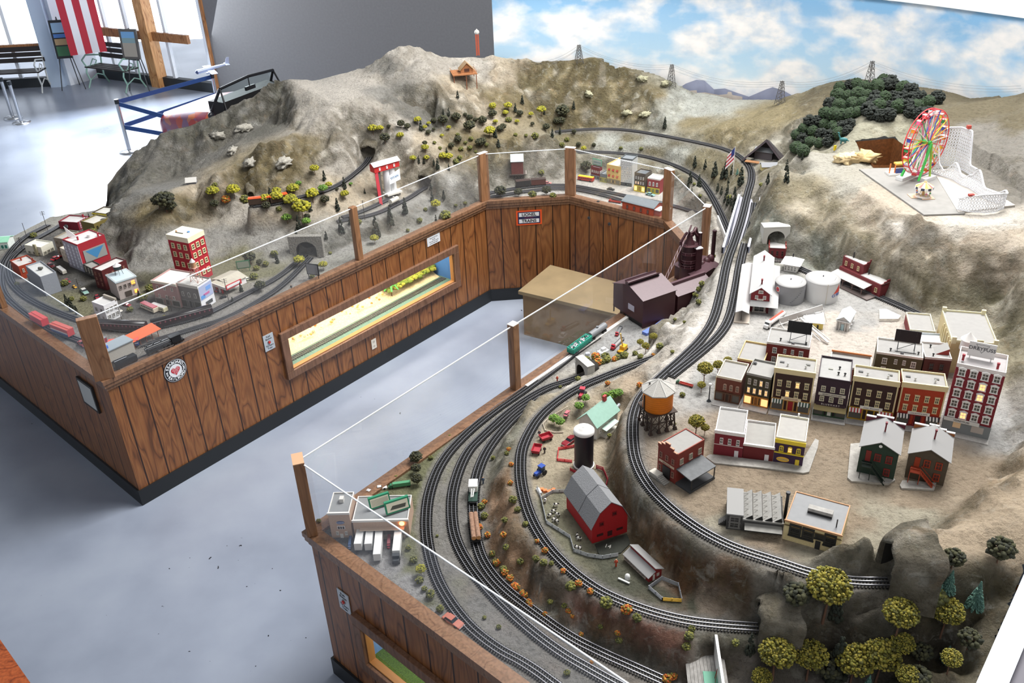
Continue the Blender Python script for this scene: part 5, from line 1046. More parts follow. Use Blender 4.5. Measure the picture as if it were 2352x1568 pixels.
mb.face([(-.004,-.035,z-.022),(w+.05,-.035,z-.022),(w,0,z),(0,0,z)],rr); mb.face([(w+.05,-.035,z-.022),(w+.05,d+.03,z-.022),(w,d,z),(w,0,z)],rr); B.part(mb,'skirt_roof')
mb=MB(); mb.hexa([(q,-.14,z-.018),(q+.035,-.14,z-.002),(q+.035,d,z-.002),(q,d,z-.018),(q,-.14,z-.015),(q+.035,-.14,z+.001),(q+.035,d,z+.001),(q,d,z-.015)],rr); mb.hexa([(q+.035,-.14,z-.002),(.0,-.14,z-.018),(.0,d,z-.004),(q+.035,d,z-.002),(q+.035,-.14,z+.001),(.0,-.14,z-.015),(.0,d,z-.001),(q+.035,d,z+.001)],rr); B.part(mb,'platform_roof')
mb=MB(); mb.box(q-.004,.006,-.15,d,0,.006,mat('#b3a79a',.8))
for k in range(5): mb.cyl((q+.035,-.12+k*.11,0),(q+.035,-.12+k*.11,z),.0025,mat('#4c4640',.6))
B.part(mb,'platform')
win_grid(B,[.3*w,.72*w],[.092],.012,.016,'#e8e2dc',GRG); B.part(window_mb(.5*w,.128,.018,.012,mat('#e8e2dc',.6),GRG),'window'); B.part(window_mb(.5*w,.012,.05,.03,mat('#8f8a84',.6),DKG),'window'); sign(B,'CENTRAL',.006,.5*w,.086,'#333333','#efe9e0',.35*w,.008,y=-.004)
for yy in (.04,.36): mb=MB(); mb.box(w*.46,w*.54,d*yy*2-.005,d*yy*2+.009,.15,.195,mat('#6f1b22',.7)); mb.box(w*.45,w*.55,d*yy*2-.007,d*yy*2+.011,.188,.193,mat('#6f1b22',.7)); B.part(mb,'chimney')
def tank(px,py,toppy,rpx,lab,c,side_mark=None):
    p=at(px,py,TZ); ht=top_z(p.x,p.y,toppy)-TZ; dd=math.sqrt(p.x**2+p.y**2+(CH-TZ)**2); r=rpx*dd/FPX
    o=empty('storage_tank',(p.x,p.y+r*.0,TZ),0,lab,'tank'); mb=MB(); mb.lathe([(r,0),(r,ht)],mat(c,.45,.0,0,.03,0,8),40,caps=False); b_=mb.build('tank_wall',o)
    mb=MB(); mb.lathe([(r*1.005,ht-.003),(r*1.005,ht),(r*.5,ht+.006),(.0,ht+.010)],mat('#a8a7a6',.5),40,caps=False); mb.build('tank_top',o)
    mb=MB(); mb.lathe([(.004,ht+.008),(.004,ht+.018)],mat('#77777a',.5),8); mb.build('top_vent',o)
    mb=MB(); xs=r*.72
    for k in range(5): mb.cyl((xs*math.cos(-1.0+.16*k),xs*math.sin(-1.0+.16*k),ht+.004),(xs*math.cos(-1.0+.16*k),xs*math.sin(-1.0+.16*k),ht+.016),.0008,mat('#dcdcdc',.5))
    mb.build('top_rail',o); return o,r,ht
o,r,ht=tank(1811,686,645,32.5,'grey cylindrical oil tank with a zigzag stair, left of the two tanks','#8d8e91')
mb=MB()
for k in range(9):
    a=-1.75+.10*k; z=.02+.009*k; mb.box(r*math.cos(a)*1.0-.004,r*math.cos(a)*1.0+.004,r*math.sin(a)*1.02-.004,r*math.sin(a)*1.02,z,z+.002,mat('#6a6a6c',.6))
mb.build('zigzag_stair',o)
def disc_mark(o,r,ang,z,size,cols,txt,tc_,ts):
    e=bpy.data.objects.new('round_logo',None); mb=MB(); mb.lathe([(size,0),(size,.0012)],mat(cols[0],.5),20); mb.lathe([(size*.8,.0012),(size*.8,.0018)],mat(cols[1],.5),20)
    q=mb.build('round_logo',o); q.location=(r*math.cos(ang),r*math.sin(ang),z); q.rotation_euler=(PI/2,0,ang+PI/2); t=text_mesh(txt,ts,mat(tc_,.5),(0,0,.002),(0,0,0),q,ext=.0003); return q
disc_mark(o,r,-2.75,ht*.72,.017,('#e0e0e2','#d9482c'),'Gulf','#2c3f8c',.013)
o,r,ht=tank(1884,682,638,36,'white cylindrical oil tank with a red triangle and CITGO lettering, right of the grey tank','#d3d3d3')
tri=MB(); a=-.42; R_=r*1.006
def cyp(a,z): return (R_*math.cos(a),R_*math.sin(a),z)
def cypatch(mb,poly,m,n=4):
    mb.face([cyp(*p) for p in poly],m)
for k in range(5): a0,a1=-1.15+.09*k,-1.15+.09*(k+1); tri.face([cyp(a0,ht*.5),cyp(a1,ht*.5),cyp(a1,ht*.5+ht*.42*(k+1)/5),cyp(a0,ht*.5+ht*.42*k/5+.001)],mat('#d9402a',.5))
tri.face([cyp(-.70,ht*.5),cyp(-.52,ht*.5),cyp(-.70,ht*.92)],mat('#b8322a',.5)); tri.build('red_triangle',o)
L5=[]
for k,chh in enumerate('CITGO'): a=-1.18+.14*k; L5.append(text_mesh(chh,.024,mat('#2b4a9c',.5),(R_*1.003*math.cos(a),R_*1.003*math.sin(a),ht*.40),(PI/2,0,a+PI/2),None,ext=.0004,bold=.0006))
join_meshes(L5,'lettering',o)
mb=MB(); mb.bar((r*math.cos(-1.6)*1.01,r*math.sin(-1.6)*1.01,0),(r*math.cos(-1.6)*1.01,r*math.sin(-1.6)*1.01,ht+.006),.004,.002,mat('#c9c4bb',.5)); mb.build('ladder',o)
B=Bld('depot_building','dark red brick depot with stepped parapets and a grey track-side canopy',(1924,640),(2019,685),TZ,top=606,depth=.12,cat='depot'); w,d=B.w,B.d; h=.085; bk=mat('#6d2529',.75,0,0,.15); rw=mat('#a3a19e',.65)
mb=MB(); mb.box(0,w,0,d,0,h,bk); mb.box(0,w*.5,0.02,d+.03,0,h+.06,bk); B.part(mb,'wall')
mb=MB(); mb.box(w*.5,w,.004,d-.004,h,h+.003,rw); mb.box(.004,w*.5-.004,.024,d+.026,h+.06,h+.063,rw); B.part(mb,'roof')
mb=MB()
for x in (0,w*.5-.004):
    for a,b_,zz in ((0,.2,.004),(.2,.4,.012),(.4,.6,.022),(.6,.8,.012),(.8,1,.004)): y0=.02+a*(d+.01); y1=.02+b_*(d+.01); mb.box(x,x+.005,y0,y1,h+.05,h+.06+zz,bk)
for a,b_,zz in ((0,.2,.004),(.2,.4,.012),(.4,.6,.020),(.6,.8,.012),(.8,1,.004)): mb.box(w-.005,w,a*d,b_*d,h-.01,h+zz,bk)
B.part(mb,'stepped_parapet')
mb=MB(); mb.hexa([(-.01,-.07,h*.62),(w*.8,-.07,h*.62),(w*.8,0,h*.72),(-.01,0,h*.72),(-.01,-.07,h*.65),(w*.8,-.07,h*.65),(w*.8,0,h*.75),(-.01,0,h*.75)],mat('#b1aeab',.7,0,0,.1)); B.part(mb,'canopy')
mb=MB(); 
for k in range(4): x=.02+k*(w*.8-.04)/3; mb.bar((x,-.06,0),(x,-.06,h*.62),.004,.004,mat('#6b5652',.7)); mb.bar((x,-.06,h*.4),(x+.025,-.06,h*.6),.003,.003,mat('#6b5652',.7)); mb.bar((x,-.06,h*.4),(x-.025,-.06,h*.6),.003,.003,mat('#6b5652',.7))
mb.box(-.01,w*.95,-.085,0,0,.008,mat('#5e5350',.8)); B.part(mb,'platform')
win_grid(B,spread(3,.02*w,.46*w),[h+.014],.011,.024,'#c9b08a',DKG); 
for q in B.root.children:
    if q.name.startswith('window'): q.location.y=.02
B.part(window_mb(.9*w,.03,.012,.024,mat('#c9b08a',.6),DKG),'window')
mb=MB()
for x,y,z in ((.05,.05,h+.06),(.5*w+.02,.05,h)): mb.cyl((x,y,z),(x,y,z+.04),.004,mat('#2f2c2c',.6))
B.part(mb,'stove_pipe')
B=Bld('depot_building','small brick depot with white roof below the cliff beside the bridge end',(1764,594),(1803,596),TZ,top=569,depth=.14,cat='depot'); w,d,h=B.w,B.d,B.h; mb=MB(); mb.box(0,w,0,d,0,h,bk); B.part(mb,'wall'); mb=MB(); mb.box(.005,w-.005,-.002,d,h,h+.003,rw); B.part(mb,'roof')
mb=MB()
for x in (-.002,w-.004):
    for a,b_,zz in ((-.02,.2,.004),(.2,.4,.012),(.4,.6,.022),(.6,.8,.012),(.8,1,.004)): mb.box(x,x+.006,a*d,b_*d,h-.01,h+zz,mat('#8a3630',.7))
B.part(mb,'stepped_parapet'); win_grid(B,spread(3,.05*w,.95*w),[h*.35],.009,.03,'#57322e',DKG); mb=MB(); mb.box(-.02,w+.04,-.05,0,0,.006,mat('#45403e',.8))
for k in range(12): mb.bar((-.02+k*(w+.06)/11,-.05,.006),(-.02+k*(w+.06)/11,-.05,.024),.0015,.0015,mat('#4b4a4a',.6))
mb.bar((-.02,-.05,.024),(w+.04,-.05,.024),.002,.002,mat('#4b4a4a',.6)); B.part(mb,'railed_platform')
B=Bld('pavilion','small white pavilion with a hipped grey roof behind the oil tanks',(1800,622),(1829,627),TZ,h=.055,depth=.08,cat='pavilion'); w,d,h=B.w,B.d,B.h; mb=MB(); mb.box(0,w,0,d,0,h,mat('#e9e8e4',.6)); B.part(mb,'wall')
win_grid(B,spread(4,0,w),[h*.2],.008,.026,'#f0efec',DKG); win_grid(B,spread(4,0,d),[h*.2],.008,.026,'#f0efec',DKG,face='right',W_=w)
mb=MB(); e=.022; ap=(w/2,d/2,h+.035); cs=[(-e,-e,h),(w+e,-e,h),(w+e,d+e,h),(-e,d+e,h)]
for i in range(4): mb.face([cs[i],cs[(i+1)%4],ap],mat('#b9b8b6',.65))
mb.face(cs[::-1],mat('#8a8986',.7)); B.part(mb,'hip_roof'); mb=MB(); mb.cyl((w/2,d/2,h+.03),(w/2,d/2,h+.055),.004,mat('#333333',.6)); B.part(mb,'chimney')
B=Bld('drive_in_stand','white raised bleacher frame leaning over a yellow walled shed by the tanker truck',(1840,752),(1889,757),TZ,h=.055,depth=.10,cat='stand'); w,d,h=B.w,B.d,B.h
mb=MB(); mb.box(w*.3,w,0,d*.8,0,h*.7,mat('#d8c56a',.65)); B.part(mb,'shed_wall'); mb=MB(); mb.hexa([(w*.1,-.01,h*.72),(w*1.06,-.01,h*.72),(w*1.0,d,h*.95),(w*.0,d,h*.95),(w*.1,-.01,h*.76),(w*1.06,-.01,h*.76),(w*1.0,d,h),(w*.0,d,h)],mat('#d0cfcd',.65)); B.part(mb,'shed_roof')
mb=MB(); wt=mat('#c9c7c4',.6); mb.bar((-.12,-.0,h*.5),(w*.92,d*1.05,h*1.55),.004,.035,wt); mb.bar((-.12,0,h*.5-.03),(w*.92,d*1.05,h*1.55-.03),.004,.006,wt)
for k in range(6): t=k/5; x=-.12+t*(w*.92+.12); y=t*d*1.05; z=h*.5+t*h*1.05; mb.bar((x,y,z),(x+.03,y-.035,max(.0,z-.07)),.003,.003,wt)
mb.bar((-.01,.02,h*.9),(w*1.25,-.16,.012),.012,.006,wt); mb.bar((w*.02,.03,h*.9),(w*1.3,-.13,.012),.004,.004,wt); mb.bar((.0,-.02,h*.7),(w*.9,-.17,.02),.003,.003,wt); B.part(mb,'bleacher_frame')
mb=MB(); mb.box(w*.72,w*.8,-.002,0,0,.026,mat('#2a2620',.6)); B.part(mb,'door')
B=Bld('temple_building','small white temple-fronted building with a pale blue door in the open yard',(1920,755),(1947,761),TZ,top=733,depth=.13,cat='temple'); w,d,h=B.w,B.d,B.h; ww=mat('#c4c2be',.6)
mb=MB(); gable_mesh(mb,w,d,h,.022,ww); B.part(mb,'wall'); mb=MB(); gable_roof(mb,w,d,h,.022,mat('#b9c1c4',.6),e=.006); B.part(mb,'roof')
mb=MB()
for x in (0,.22,.70,.92): mb.box(x*w,x*w+.08*w,-.008,0,0,h*.86,ww)
mb.box(-.003,w+.003,-.01,0,h*.86,h*.94,ww); B.part(mb,'pilasters'); mb=MB(); mb.box(.38*w,.62*w,-.003,0,0,h*.6,mat('#a9c6cc',.5)); B.part(mb,'door'); win_grid(B,spread(3,0,d),[h*.25],.012,.03,'#ffffff',mat('#c3d4d8',.4),face='right',W_=w)
slab([(2019,716),(2035,716),(2068,731),(2062,738),(2019,738)],TZ,.018,'#e8e6dc','pale cream plaster offcut lying on the white yard left of the low cream-edged building','plaster_offcut','offcut')
mc='#3c1b21'; mm_=mat(mc,.5,0,0,.06); mroof=mat('#4f373d',.45,0,0,.08)
B=Bld('mill_building','large maroon steel mill shed raised on legs beside the glass',(1408,714),(1475,757),Z,cat='mill',h=.30,depth=.2); 
q=at(1536,704,Z); B.d=(q-at(1475,757,Z)).dot(B.y); w,d=B.w,B.d; h=top_z(at(1475,757,Z).x,at(1475,757,Z).y,684)-Z; hh=top_z(B.a.x,B.a.y,657)-Z; h=(h+hh)/2; pk=.055; lo=.04; B.d=d=d*.78
mb=MB(); vs=[(0,0,lo),(w,0,lo),(w,0,h),(w/2,0,h+pk),(0,0,h)]; vs+=[(x,d,z) for x,_,z in vs]; mb.mesh(vs,[(0,1,2,3,4),(9,8,7,6,5),(0,5,6,1),(1,6,7,2),(4,9,5,0)],mm_); mb.box(w-.004,w,0,d,0,lo,mm_); B.part(mb,'wall')
mb=MB(); gable_roof(mb,w,d,h,pk,mroof,e=.006); B.part(mb,'roof')
mb=MB(); n=10
for s0,s1,yy0,yy1 in ((0,1,-.012,d*.9),):
    R1=.020; vs=[];fs=[]
    for y in (yy0,yy1):
        for i in range(n+1): a=PI+PI*i/n; vs.append((w/2+R1*math.cos(a),y,h+pk+.022+R1*math.sin(a)*.9))
    for i in range(n): fs.append((i,i+1,n+2+i,n+1+i))
    mb.mesh(vs,fs,mroof,True); mb.box(w/2-R1-.002,w/2-R1,yy0,yy1,h+pk+.016,h+pk+.026,mroof); mb.box(w/2+R1,w/2+R1+.002,yy0,yy1,h+pk+.016,h+pk+.026,mroof); mb.face([vs[i] for i in range(n+1)],mroof); mb.box(w/2-R1,w/2+R1,yy0,yy1,h+pk+.002,h+pk+.006,mat('#1d1214',.7))
B.part(mb,'roof_trough')
mb=MB(); mb.box(w*.52,w*.72,-.002,0,lo+.05,lo+.09,mat('#a9a7b5',.3)); B.part(mb,'window')
for x,y in ((0.004,0.004),(w*.25,.004),(.004,d-.004),(w*.5,d-.004)): mb=MB(); mb.box(x-.003,x+.003,y-.003,y+.003,0,lo,mat('#2b1a1c',.6)); B.part(mb,'leg')
mb=MB(); mb.box(w*.35,w*.96,.01,d*.9,0,.03,mat('#1a1818',.6)); 
for k in range(9): mb.box(w*.35,w*.96,.01+k*d*.09,.014+k*d*.09,.03,.04,mat('#2d2b2b',.6))
B.part(mb,'machine_bed')
MILL=B
B=Bld('mill_building','lower maroon mill shed between the large mill and the blast furnace',(1515,705),(1544,722),Z,cat='mill',h=.15,depth=.28); w,d,h=B.w,B.d,.155; 
mb=MB(); gable_mesh(mb,w*1.35,.30,h,.035,mm_); B.part(mb,'wall'); mb=MB(); gable_roof(mb,w*1.35,.30,h,.035,mroof); mb.box(w*.6,w*.75,-.005,.30,h+.035,h+.055,mroof); B.part(mb,'roof')
B=Bld('casting_house','maroon casting house with a broad pitched roof at the foot of the furnace',(1560,650),(1600,676),Z,cat='mill',h=.10,depth=.26); w,d,h=B.w,B.d,.12
mb=MB(); gable_mesh(mb,w*1.25,d,h,.045,mm_,'x',-.06); B.part(mb,'wall'); mb=MB(); gable_roof(mb,w*1.25,d,h,.045,mroof,'x',x0=-.06); B.part(mb,'roof')
p=at(1577,655,Z); o=empty('blast_furnace',p,.4,'maroon blast furnace stack with pipes and gantry at the far end of the mill','furnace'); T=top_z(p.x,p.y,528)-Z
mb=MB(); mb.lathe([(.055,0),(.055,T*.36),(.05,T*.40),(.058,T*.46),(.05,T*.62),(.035,T*.78),(.02,T*.85),(.018,T*.93)],mm_,18); mb.build('furnace_stack',o)
mb=MB()
for zz in (T*.37,T*.46,T*.6,T*.75):
    mb.lathe([(.066,zz),(.066,zz+.003)],mm_,14); 
    for k in range(10): a=k*PI/5; mb.cyl((.065*math.cos(a),.065*math.sin(a),zz),(.065*math.cos(a),.065*math.sin(a),zz+.02),.0012,mat('#8b6a70',.5),5)
    mb.lathe([(.065,zz+.019),(.065,zz+.021)],mat('#8b6a70',.5),14,caps=False)
mb.build('walkways',o)
mb=MB()
for s in (-1,1): mb.tube([(s*.05,0,T*.35),(s*.075,0,T*.5),(s*.07,0,T*.82),(s*.03,0,T*.96),(0,0,T*.93)],.009,mm_,8)
mb.tube([(.02,0,T*.9),(.08,.05,T*.95),(.13,.08,T*.6),(.13,.08,T*.1)],.012,mm_,8); mb.tube([(0,0,T*.93),(-.03,-.03,T*1.02),(.02,.02,T*1.05)],.006,mm_,6); mb.build('pipes',o)
mb=MB(); g=mat('#a58f93',.5)
for k in range(8):
    t0,t1=k/8,(k+1)/8; A0=Vector((-.22,-.05,.1)).lerp(Vector((-.02,0,T*.98)),t0); A1=Vector((-.22,-.05,.1)).lerp(Vector((-.02,0,T*.98)),t1)
    for oo in (-.012,.012): mb.bar(A0+Vector((0,oo,0)),A1+Vector((0,oo,0)),.003,.003,g)
    mb.bar(A0+Vector((0,-.012,0)),A1+Vector((0,.012,0)),.002,.002,g)
mb.build('skip_hoist',o)
for px,py,tp,r,lab in ((1600,655,534,.014,'maroon smokestack with white top beside the blast furnace'),(1634,622,529,.015,'tallest maroon smokestack, right of the blast furnace')):
    p=at(px,py,Z); T=top_z(p.x,p.y,tp)-Z; mb=MB(); mb.lathe([(r*1.1,0),(r,.02),(r*.95,T-.01),(r*1.05,T-.008),(r*1.05,T)],mm_,16); mb.lathe([(r*.8,T),(r*.8,T+.001)],mat('#d9d5d2' if r<.0145 else '#2a1a1c',.6),12); tag(mb.build('smokestack',None,p),lab,'smokestack')
p=at(1598,660,Z); T=top_z(p.x,p.y,570)-Z; mb=MB(); mb.box(-.022,.022,-.018,.018,0,T,mm_); mb.box(-.025,.025,-.02,.02,T,T+.006,mat('#d9cfd0',.6)); tag(mb.build('furnace_shaft',None,p,.3),'square maroon shaft with a white cap in front of the smokestacks','shaft')
for i,(px,py) in enumerate([(1609,652),(1619,645),(1628,638)]):
    p=at(px,py,Z); mb=MB(); mb.lathe([(.026,0),(.026,.15),(.02,.172),(.006,.18)],mm_,16); tag(mb.build('hot_blast_stove',None,p),['round-topped maroon stove nearest the square shaft','round-topped maroon stove, middle of the three by the smokestacks','round-topped maroon stove farthest from the square shaft'][i],'stove','stoves in a row behind the furnace')
LZ=.958
B=simple('tower_block','tall red building with cream windows and a cream roof, tallest of the left town',(408,641),(455,651),LZ,548,.2,'#a8202f','#e6e0ce',topat=1,side=(476,628),wins=(3,[.13,.34,.55,.74]),frame='#e8dcb0',wsz=(.020,.032),right=(3,[.13,.34,.55,.74]),cat='building')
mb=MB(); mb.box(-.004,B.w+.004,-.004,B.d+.004,B.h-.035,B.h+.004,mat('#e8dfc4',.6)); B.part(mb,'cornice')
mb=MB(); mb.box(.04,.05,.05,.058,B.h,B.h+.02,mat('#c9a080',.6)); B.part(mb,'roof_figure'); 
mb=MB(); mb.lathe([(.010,B.h),(.010,B.h+.012)],mat('#4a86c8',.5),10,(B.w*.65,B.d*.55)); B.part(mb,'water_cooler'); mb=MB(); mb.box(.2*B.w,.55*B.w,.3*B.d,.34*B.d,B.h+.004,B.h+.008,mat('#333333',.6)); B.part(mb,'roof_antenna')
B=simple('shop_building','pale pink brick two-storey shop with a light grey roof beside the grey shop',(361,697),(417,707),LZ,643,.2,'#b08c88','#d5d4d0',back=(373,613),wins=(3,[.32,.68]),frame='#d8cfc8',wsz=(.012,.022)); shopfront(B,B.h*.30,'#a59c96','#5a4a44'); mb=MB(); mb.box(-.003,B.w+.003,-.004,0,B.h-.018,B.h,mat('#e6dfcf',.6)); B.part(mb,'cornice')
B=simple('shop_building','grey shop with arched windows and a blue white mural on its side wall',(419,704),(466,713),LZ,657,.2,'#7f7b79','#cfceca',topat=1,side=(491,692),wins=(3,[.50]),frame='#c9c5bf',st='arch',wsz=(.014,.026)); shopfront(B,B.h*.36,'#8b8784','#4a4644'); mb=MB(); mb.box(-.003,B.w+.003,-.004,0,B.h-.022,B.h,mat('#e6e2d8',.6)); B.part(mb,'cornice')
mb=MB(); mb.box(B.w,B.w+.003,.004,B.d-.004,B.h*.38,B.h*.92,mat('#a9b3d3',.6)); o=B.part(mb,'wall_poster'); mb=MB(); mb.box(B.w+.002,B.w+.004,.01,.05,B.h*.42,B.h*.55,mat('#5b9ade',.6)); mb.box(B.w+.002,B.w+.004,B.d*.5,B.d*.85,B.h*.65,B.h*.8,mat('#6f9fe0',.6)); mb.box(B.w+.002,B.w+.004,B.d*.25,B.d*.7,B.h*.5,B.h*.58,mat('#c06a9c',.6)); mb.build('poster_pattern',o)
mb=MB(); mb.box(B.w,B.w+.0015,0,B.d,0,B.h*.98,mat('#e3e4e8',.6)); B.part(mb,'side_wall'); mb=MB(); mb.box(B.w,B.w+.004,B.d*.3,B.d*.8,.02,.045,mat('#4a4c50',.5)); B.part(mb,'side_window')
p=B.a+B.x*(B.w*.7)+B.y*(B.d*.45); zb=LZ+B.h; o=empty('rooftop_water_tank',(p.x,p.y,zb),B.rz,'tan water tank on a pink lattice tower standing on the grey shop roof','water tank'); T=top_z(p.x,p.y,594)-zb
pk_=mat('#c79a8c',.6); mb=MB()
for sx_ in (-1,1):
    for sy_ in (-1,1): mb.bar((sx_*.032,sy_*.026,0),(sx_*.02,sy_*.016,T*.6),.004,.004,pk_)
for s in (-1,1):
    for k in range(2):
        a,b_=k*T*.3,(k+1)*T*.3; wa_,wb_=.032-.006*k,.032-.006*(k+1); mb.bar((-wa_,s*wa_*.8,a),(wb_,s*wb_*.8,b_),.002,.002,pk_); mb.bar((wa_,s*wa_*.8,a),(-wb_,s*wb_*.8,b_),.002,.002,pk_); mb.bar((s*wa_,-wa_*.8,a),(s*wb_,wb_*.8,b_),.002,.002,pk_)
mb.box(-.024,.024,-.02,.02,T*.6,T*.62,pk_); mb.build('lattice_tower',o); mb=MB(); mb.lathe([(.016,T*.62),(.018,T*.86)],mat('#b58a68',.7),14); mb.build('tank',o); mb=MB(); mb.lathe([(.020,T*.86),(.004,T)],mat('#c9c6c2',.6),14); mb.build('tank_roof',o)
B=simple('shop_building','small white building with dark windows on two faces by the corner post',(222,731),(249,741),LZ,702,.2,'#dcdcde','#c6c5c3',topat=1,side=(276,725),wins=(2,[.12,.55]),frame='#b9b7b4',glass=GRG,right=(3,[.2,.6]),wsz=(.014,.022)); mb=MB(); mb.box(0,.0+B.w,B.d-.014,B.d,B.h-.01,B.h+.012,mat('#9e968a',.7)); B.part(mb,'roof_duct')
B=simple('shop_building','pinkish grey corner building with a pale blue cornice under a black roof tank',(255,671),(277,689),LZ,648,.2,'#b2a7a2','#a9a7a3',topat=1,side=(322,673),right=(4,[.58]),wsz=(.013,.022),frame='#8d837d'); mb=MB(); mb.box(-.004,B.w+.004,-.005,B.d+.004,B.h-.01,B.h-.001,mat('#b9c9cf',.6)); B.part(mb,'cornice')
for y_,z_ in ((.8,.62),(.85,.12)): mb=MB(); mb.box(B.w,B.w+.003,B.d*y_-.012,B.d*y_+.012,z_*B.h,z_*B.h+.026,mat('#ff8a3a',.5,0,2.0)); B.part(mb,'lit_window')
mb=MB(); mb.box(B.w,B.w+.004,B.d*.3,B.d*.62,.01,.05,mat('#4f4742',.5)); B.part(mb,'shop_window')
p=B.a+B.x*(B.w*.35)+B.y*(B.d*.5); zb=LZ+B.h; o=empty('rooftop_water_tank',(p.x,p.y,zb),0,'black round water tank with white lid on thin legs above the corner building','water tank'); T=top_z(p.x,p.y,604)-zb
mb=MB()
for k in range(6): a=k*PI/3; mb.bar((.03*math.cos(a),.03*math.sin(a),0),(.022*math.cos(a),.022*math.sin(a),T*.5),.002,.002,mat('#2a2c2d',.6))
mb.build('leg_frame',o); mb=MB(); mb.lathe([(.015,T*.5-.008),(.027,T*.5),(.027,T*.75)],mat('#26302f',.5),16); mb.build('tank',o); mb=MB(); mb.lathe([(.029,T*.75),(.003,T)],mat('#d9d8d6',.6),16); mb.build('tank_roof',o)
B=simple('shop_building','dark red long building with a pale roof behind the corner building',(224,660),(246,667),LZ,622,.2,'#531a1c','#cfcdc9',topat=1,side=(300,640),right=(4,[.25,.62]),wins=(2,[.2,.45,.7]),frame='#8a5a50',glass=mat('#b9a98c',.4),wsz=(.011,.022))
B=simple('department_store','tall red building with a blue triangle sign on its side and a white window wall',(162,611),(196,625),LZ,562,.2,'#9c1f2c','#dad6d4',topat=1,side=(226,588))
mb=MB(); mb.box(-.002,B.w+.001,-.004,0,0,B.h-.012,mat('#a3a3b0',.5)); B.part(mb,'window_wall'); 
for j in range(7):
    for i in range(4):
        x=(i+.5)/4*B.w; z=.02+j*(B.h-.04)/7; mb=MB(); mb.box(x-.010,x+.010,-.0055,-.004,z,z+(B.h-.04)/7*.72,mat('#d9dde6',.35)); B.part(mb,'window')
mb=MB(); mb.box(B.w,B.w+.004,B.d*.12,B.d*.92,B.h*.30,B.h*.72,mat('#8d8f8c',.6)); sg=B.part(mb,'wall_sign'); mb=MB(); mb.mesh([(B.w+.0045,B.d*.2,B.h*.68),(B.w+.0045,B.d*.86,B.h*.68),(B.w+.0045,B.d*.53,B.h*.33)],[(0,2,1)],mat('#3f7fae',.6)); mb.build('blue_triangle',sg)
mb=MB(); mb.mesh([(.01,.05,B.h),(.05,.09,B.h),(.0,.04,B.h+.09),(.012,.046,B.h),(.052,.086,B.h),(.002,.038,B.h+.09)],[(0,1,2),(3,5,4),(0,2,5,3),(1,4,5,2)],mat('#ece9e9',.6)); B.part(mb,'roof_fin'); mb=MB(); mb.lathe([(.018,B.h-.01),(.018,B.h+.014)],mat('#e3e0de',.6),12,(B.w*.65,B.d*.65)); B.part(mb,'roof_drum'); roof_bits(B,[('chimney',.5,.3,'#9c2030'),('chimney',.85,.85,'#9c2030')])
B=simple('shop_building','narrow white building with six windows leaning on the tall red store',(146,598),(163,606),LZ,568,.06,'#d8d4c4','#dad8d2',topat=0,wins=(2,[.3,.6]),glass=DKG,frame='#d8d4c4',wsz=(.010,.018))
B=simple('shop_building','grey black shop front with a window grid below the tall red store',(196,627),(222,641),LZ,606,.08,'#4d4c49','#9b9994',topat=0,wins=(3,[.35,.62]),frame='#b9b5a8',glass=GRG,wsz=(.010,.018))
B=simple('shop_building','maroon building with a white-windowed side and satellite dish at the back of the left town',(139,526),(183,529),LZ,508,.2,'#7d1a2c','#cfccca',back=(145,492),right=(4,[.2,.45,.7]),frame='#c9a3b0',wsz=(.010,.018)); o=B; mb=MB(); mb.lathe([(.022,0),(.018,.006),(.004,.009)],mat('#3b3a3c',.5),16); q=B.part(mb,'satellite_dish'); q.location=(B.w*.42,-.02,B.h*.45); q.rotation_euler=(1.1,0,0); roof_bits(B,[('chimney',.78,.9,'#9c2030')])
B=simple('shop_building','taupe three-storey building left of the tall red store',(136,588),(157,592),LZ,545,.16,'#8d8474','#b2afa8',wins=(2,[.15,.42,.7]),frame='#8d8474',wsz=(.012,.020))
B=simple('shop_building','olive yellow building with dark side windows behind the maroon building',(196,545),(226,552),LZ,514,.16,'#6e6230','#cdc9bf',topat=1,right=(4,[.3,.65]),frame='#4a4226',wsz=(.010,.022)); B.part(window_mb(B.w*.7,.02,.012,.016,mat('#ff8a3a',.5,0,2),mat('#ff8a3a',.5,0,2)),'lit_window')
B=simple('shop_building','brown and yellow building with arched windows at the foot of the mountain edge',(221,520),(252,524),LZ,487,.14,'#4a3f2e','#d2d0c8',wins=(5,[.45]),st='arch',frame='#c9b83a',glass=mat('#b9b39c',.4),wsz=(.010,.026)); mb=MB(); mb.box(-.004,B.w+.004,-.006,0,B.h-.018,B.h-.006,mat('#c9b83a',.6)); B.part(mb,'cornice'); shopfront(B,B.h*.34,'#8d8a7a','#3a3a36')
B=simple('shop_building','red orange brick building with a stepped parapet inside the left track curve',(32,626),(52,641),LZ,612,.15,'#9a3a20','#cfcac6',topat=1,side=(95,630),right=(3,[.5]),frame='#d9cfc0',wsz=(.010,.024)); roof_bits(B,[('chimney',.3,.5,'#8a3320'),('chimney',.8,.9,'#8a3320')])
B=simple('shop_building','blue grey windowless building in front of the red orange building',(73,653),(107,680),LZ,636,.15,'#8b9099','#cbccca',topat=1,side=(139,665)); 
mb=MB(); mb.ball((B.w*.5,B.d*.5,B.h+.004),.018,mat('#55544e',.8),2,(1,1,.6),.5,3,4); B.part(mb,'roof_rubble'); mb=MB(); mb.box(-.05,0,0,B.d,0,B.h*.45,mat('#7e828a',.7)); B.part(mb,'low_annex')
B=simple('diner','long white rounded diner beside the far track curve',(62,582),(100,588),LZ,562,.12,'#d5d2c2','#e5e4de',cat='diner',wins=(3,[.12]),wsz=(.018,.016),frame='#b9b5a5',right=(3,[.15])); mb=MB(); mb.box(B.w*.6,B.w*.75,-.012,0,0,B.h+.02,mat('#a39d7e',.6)); B.part(mb,'pylon_sign')
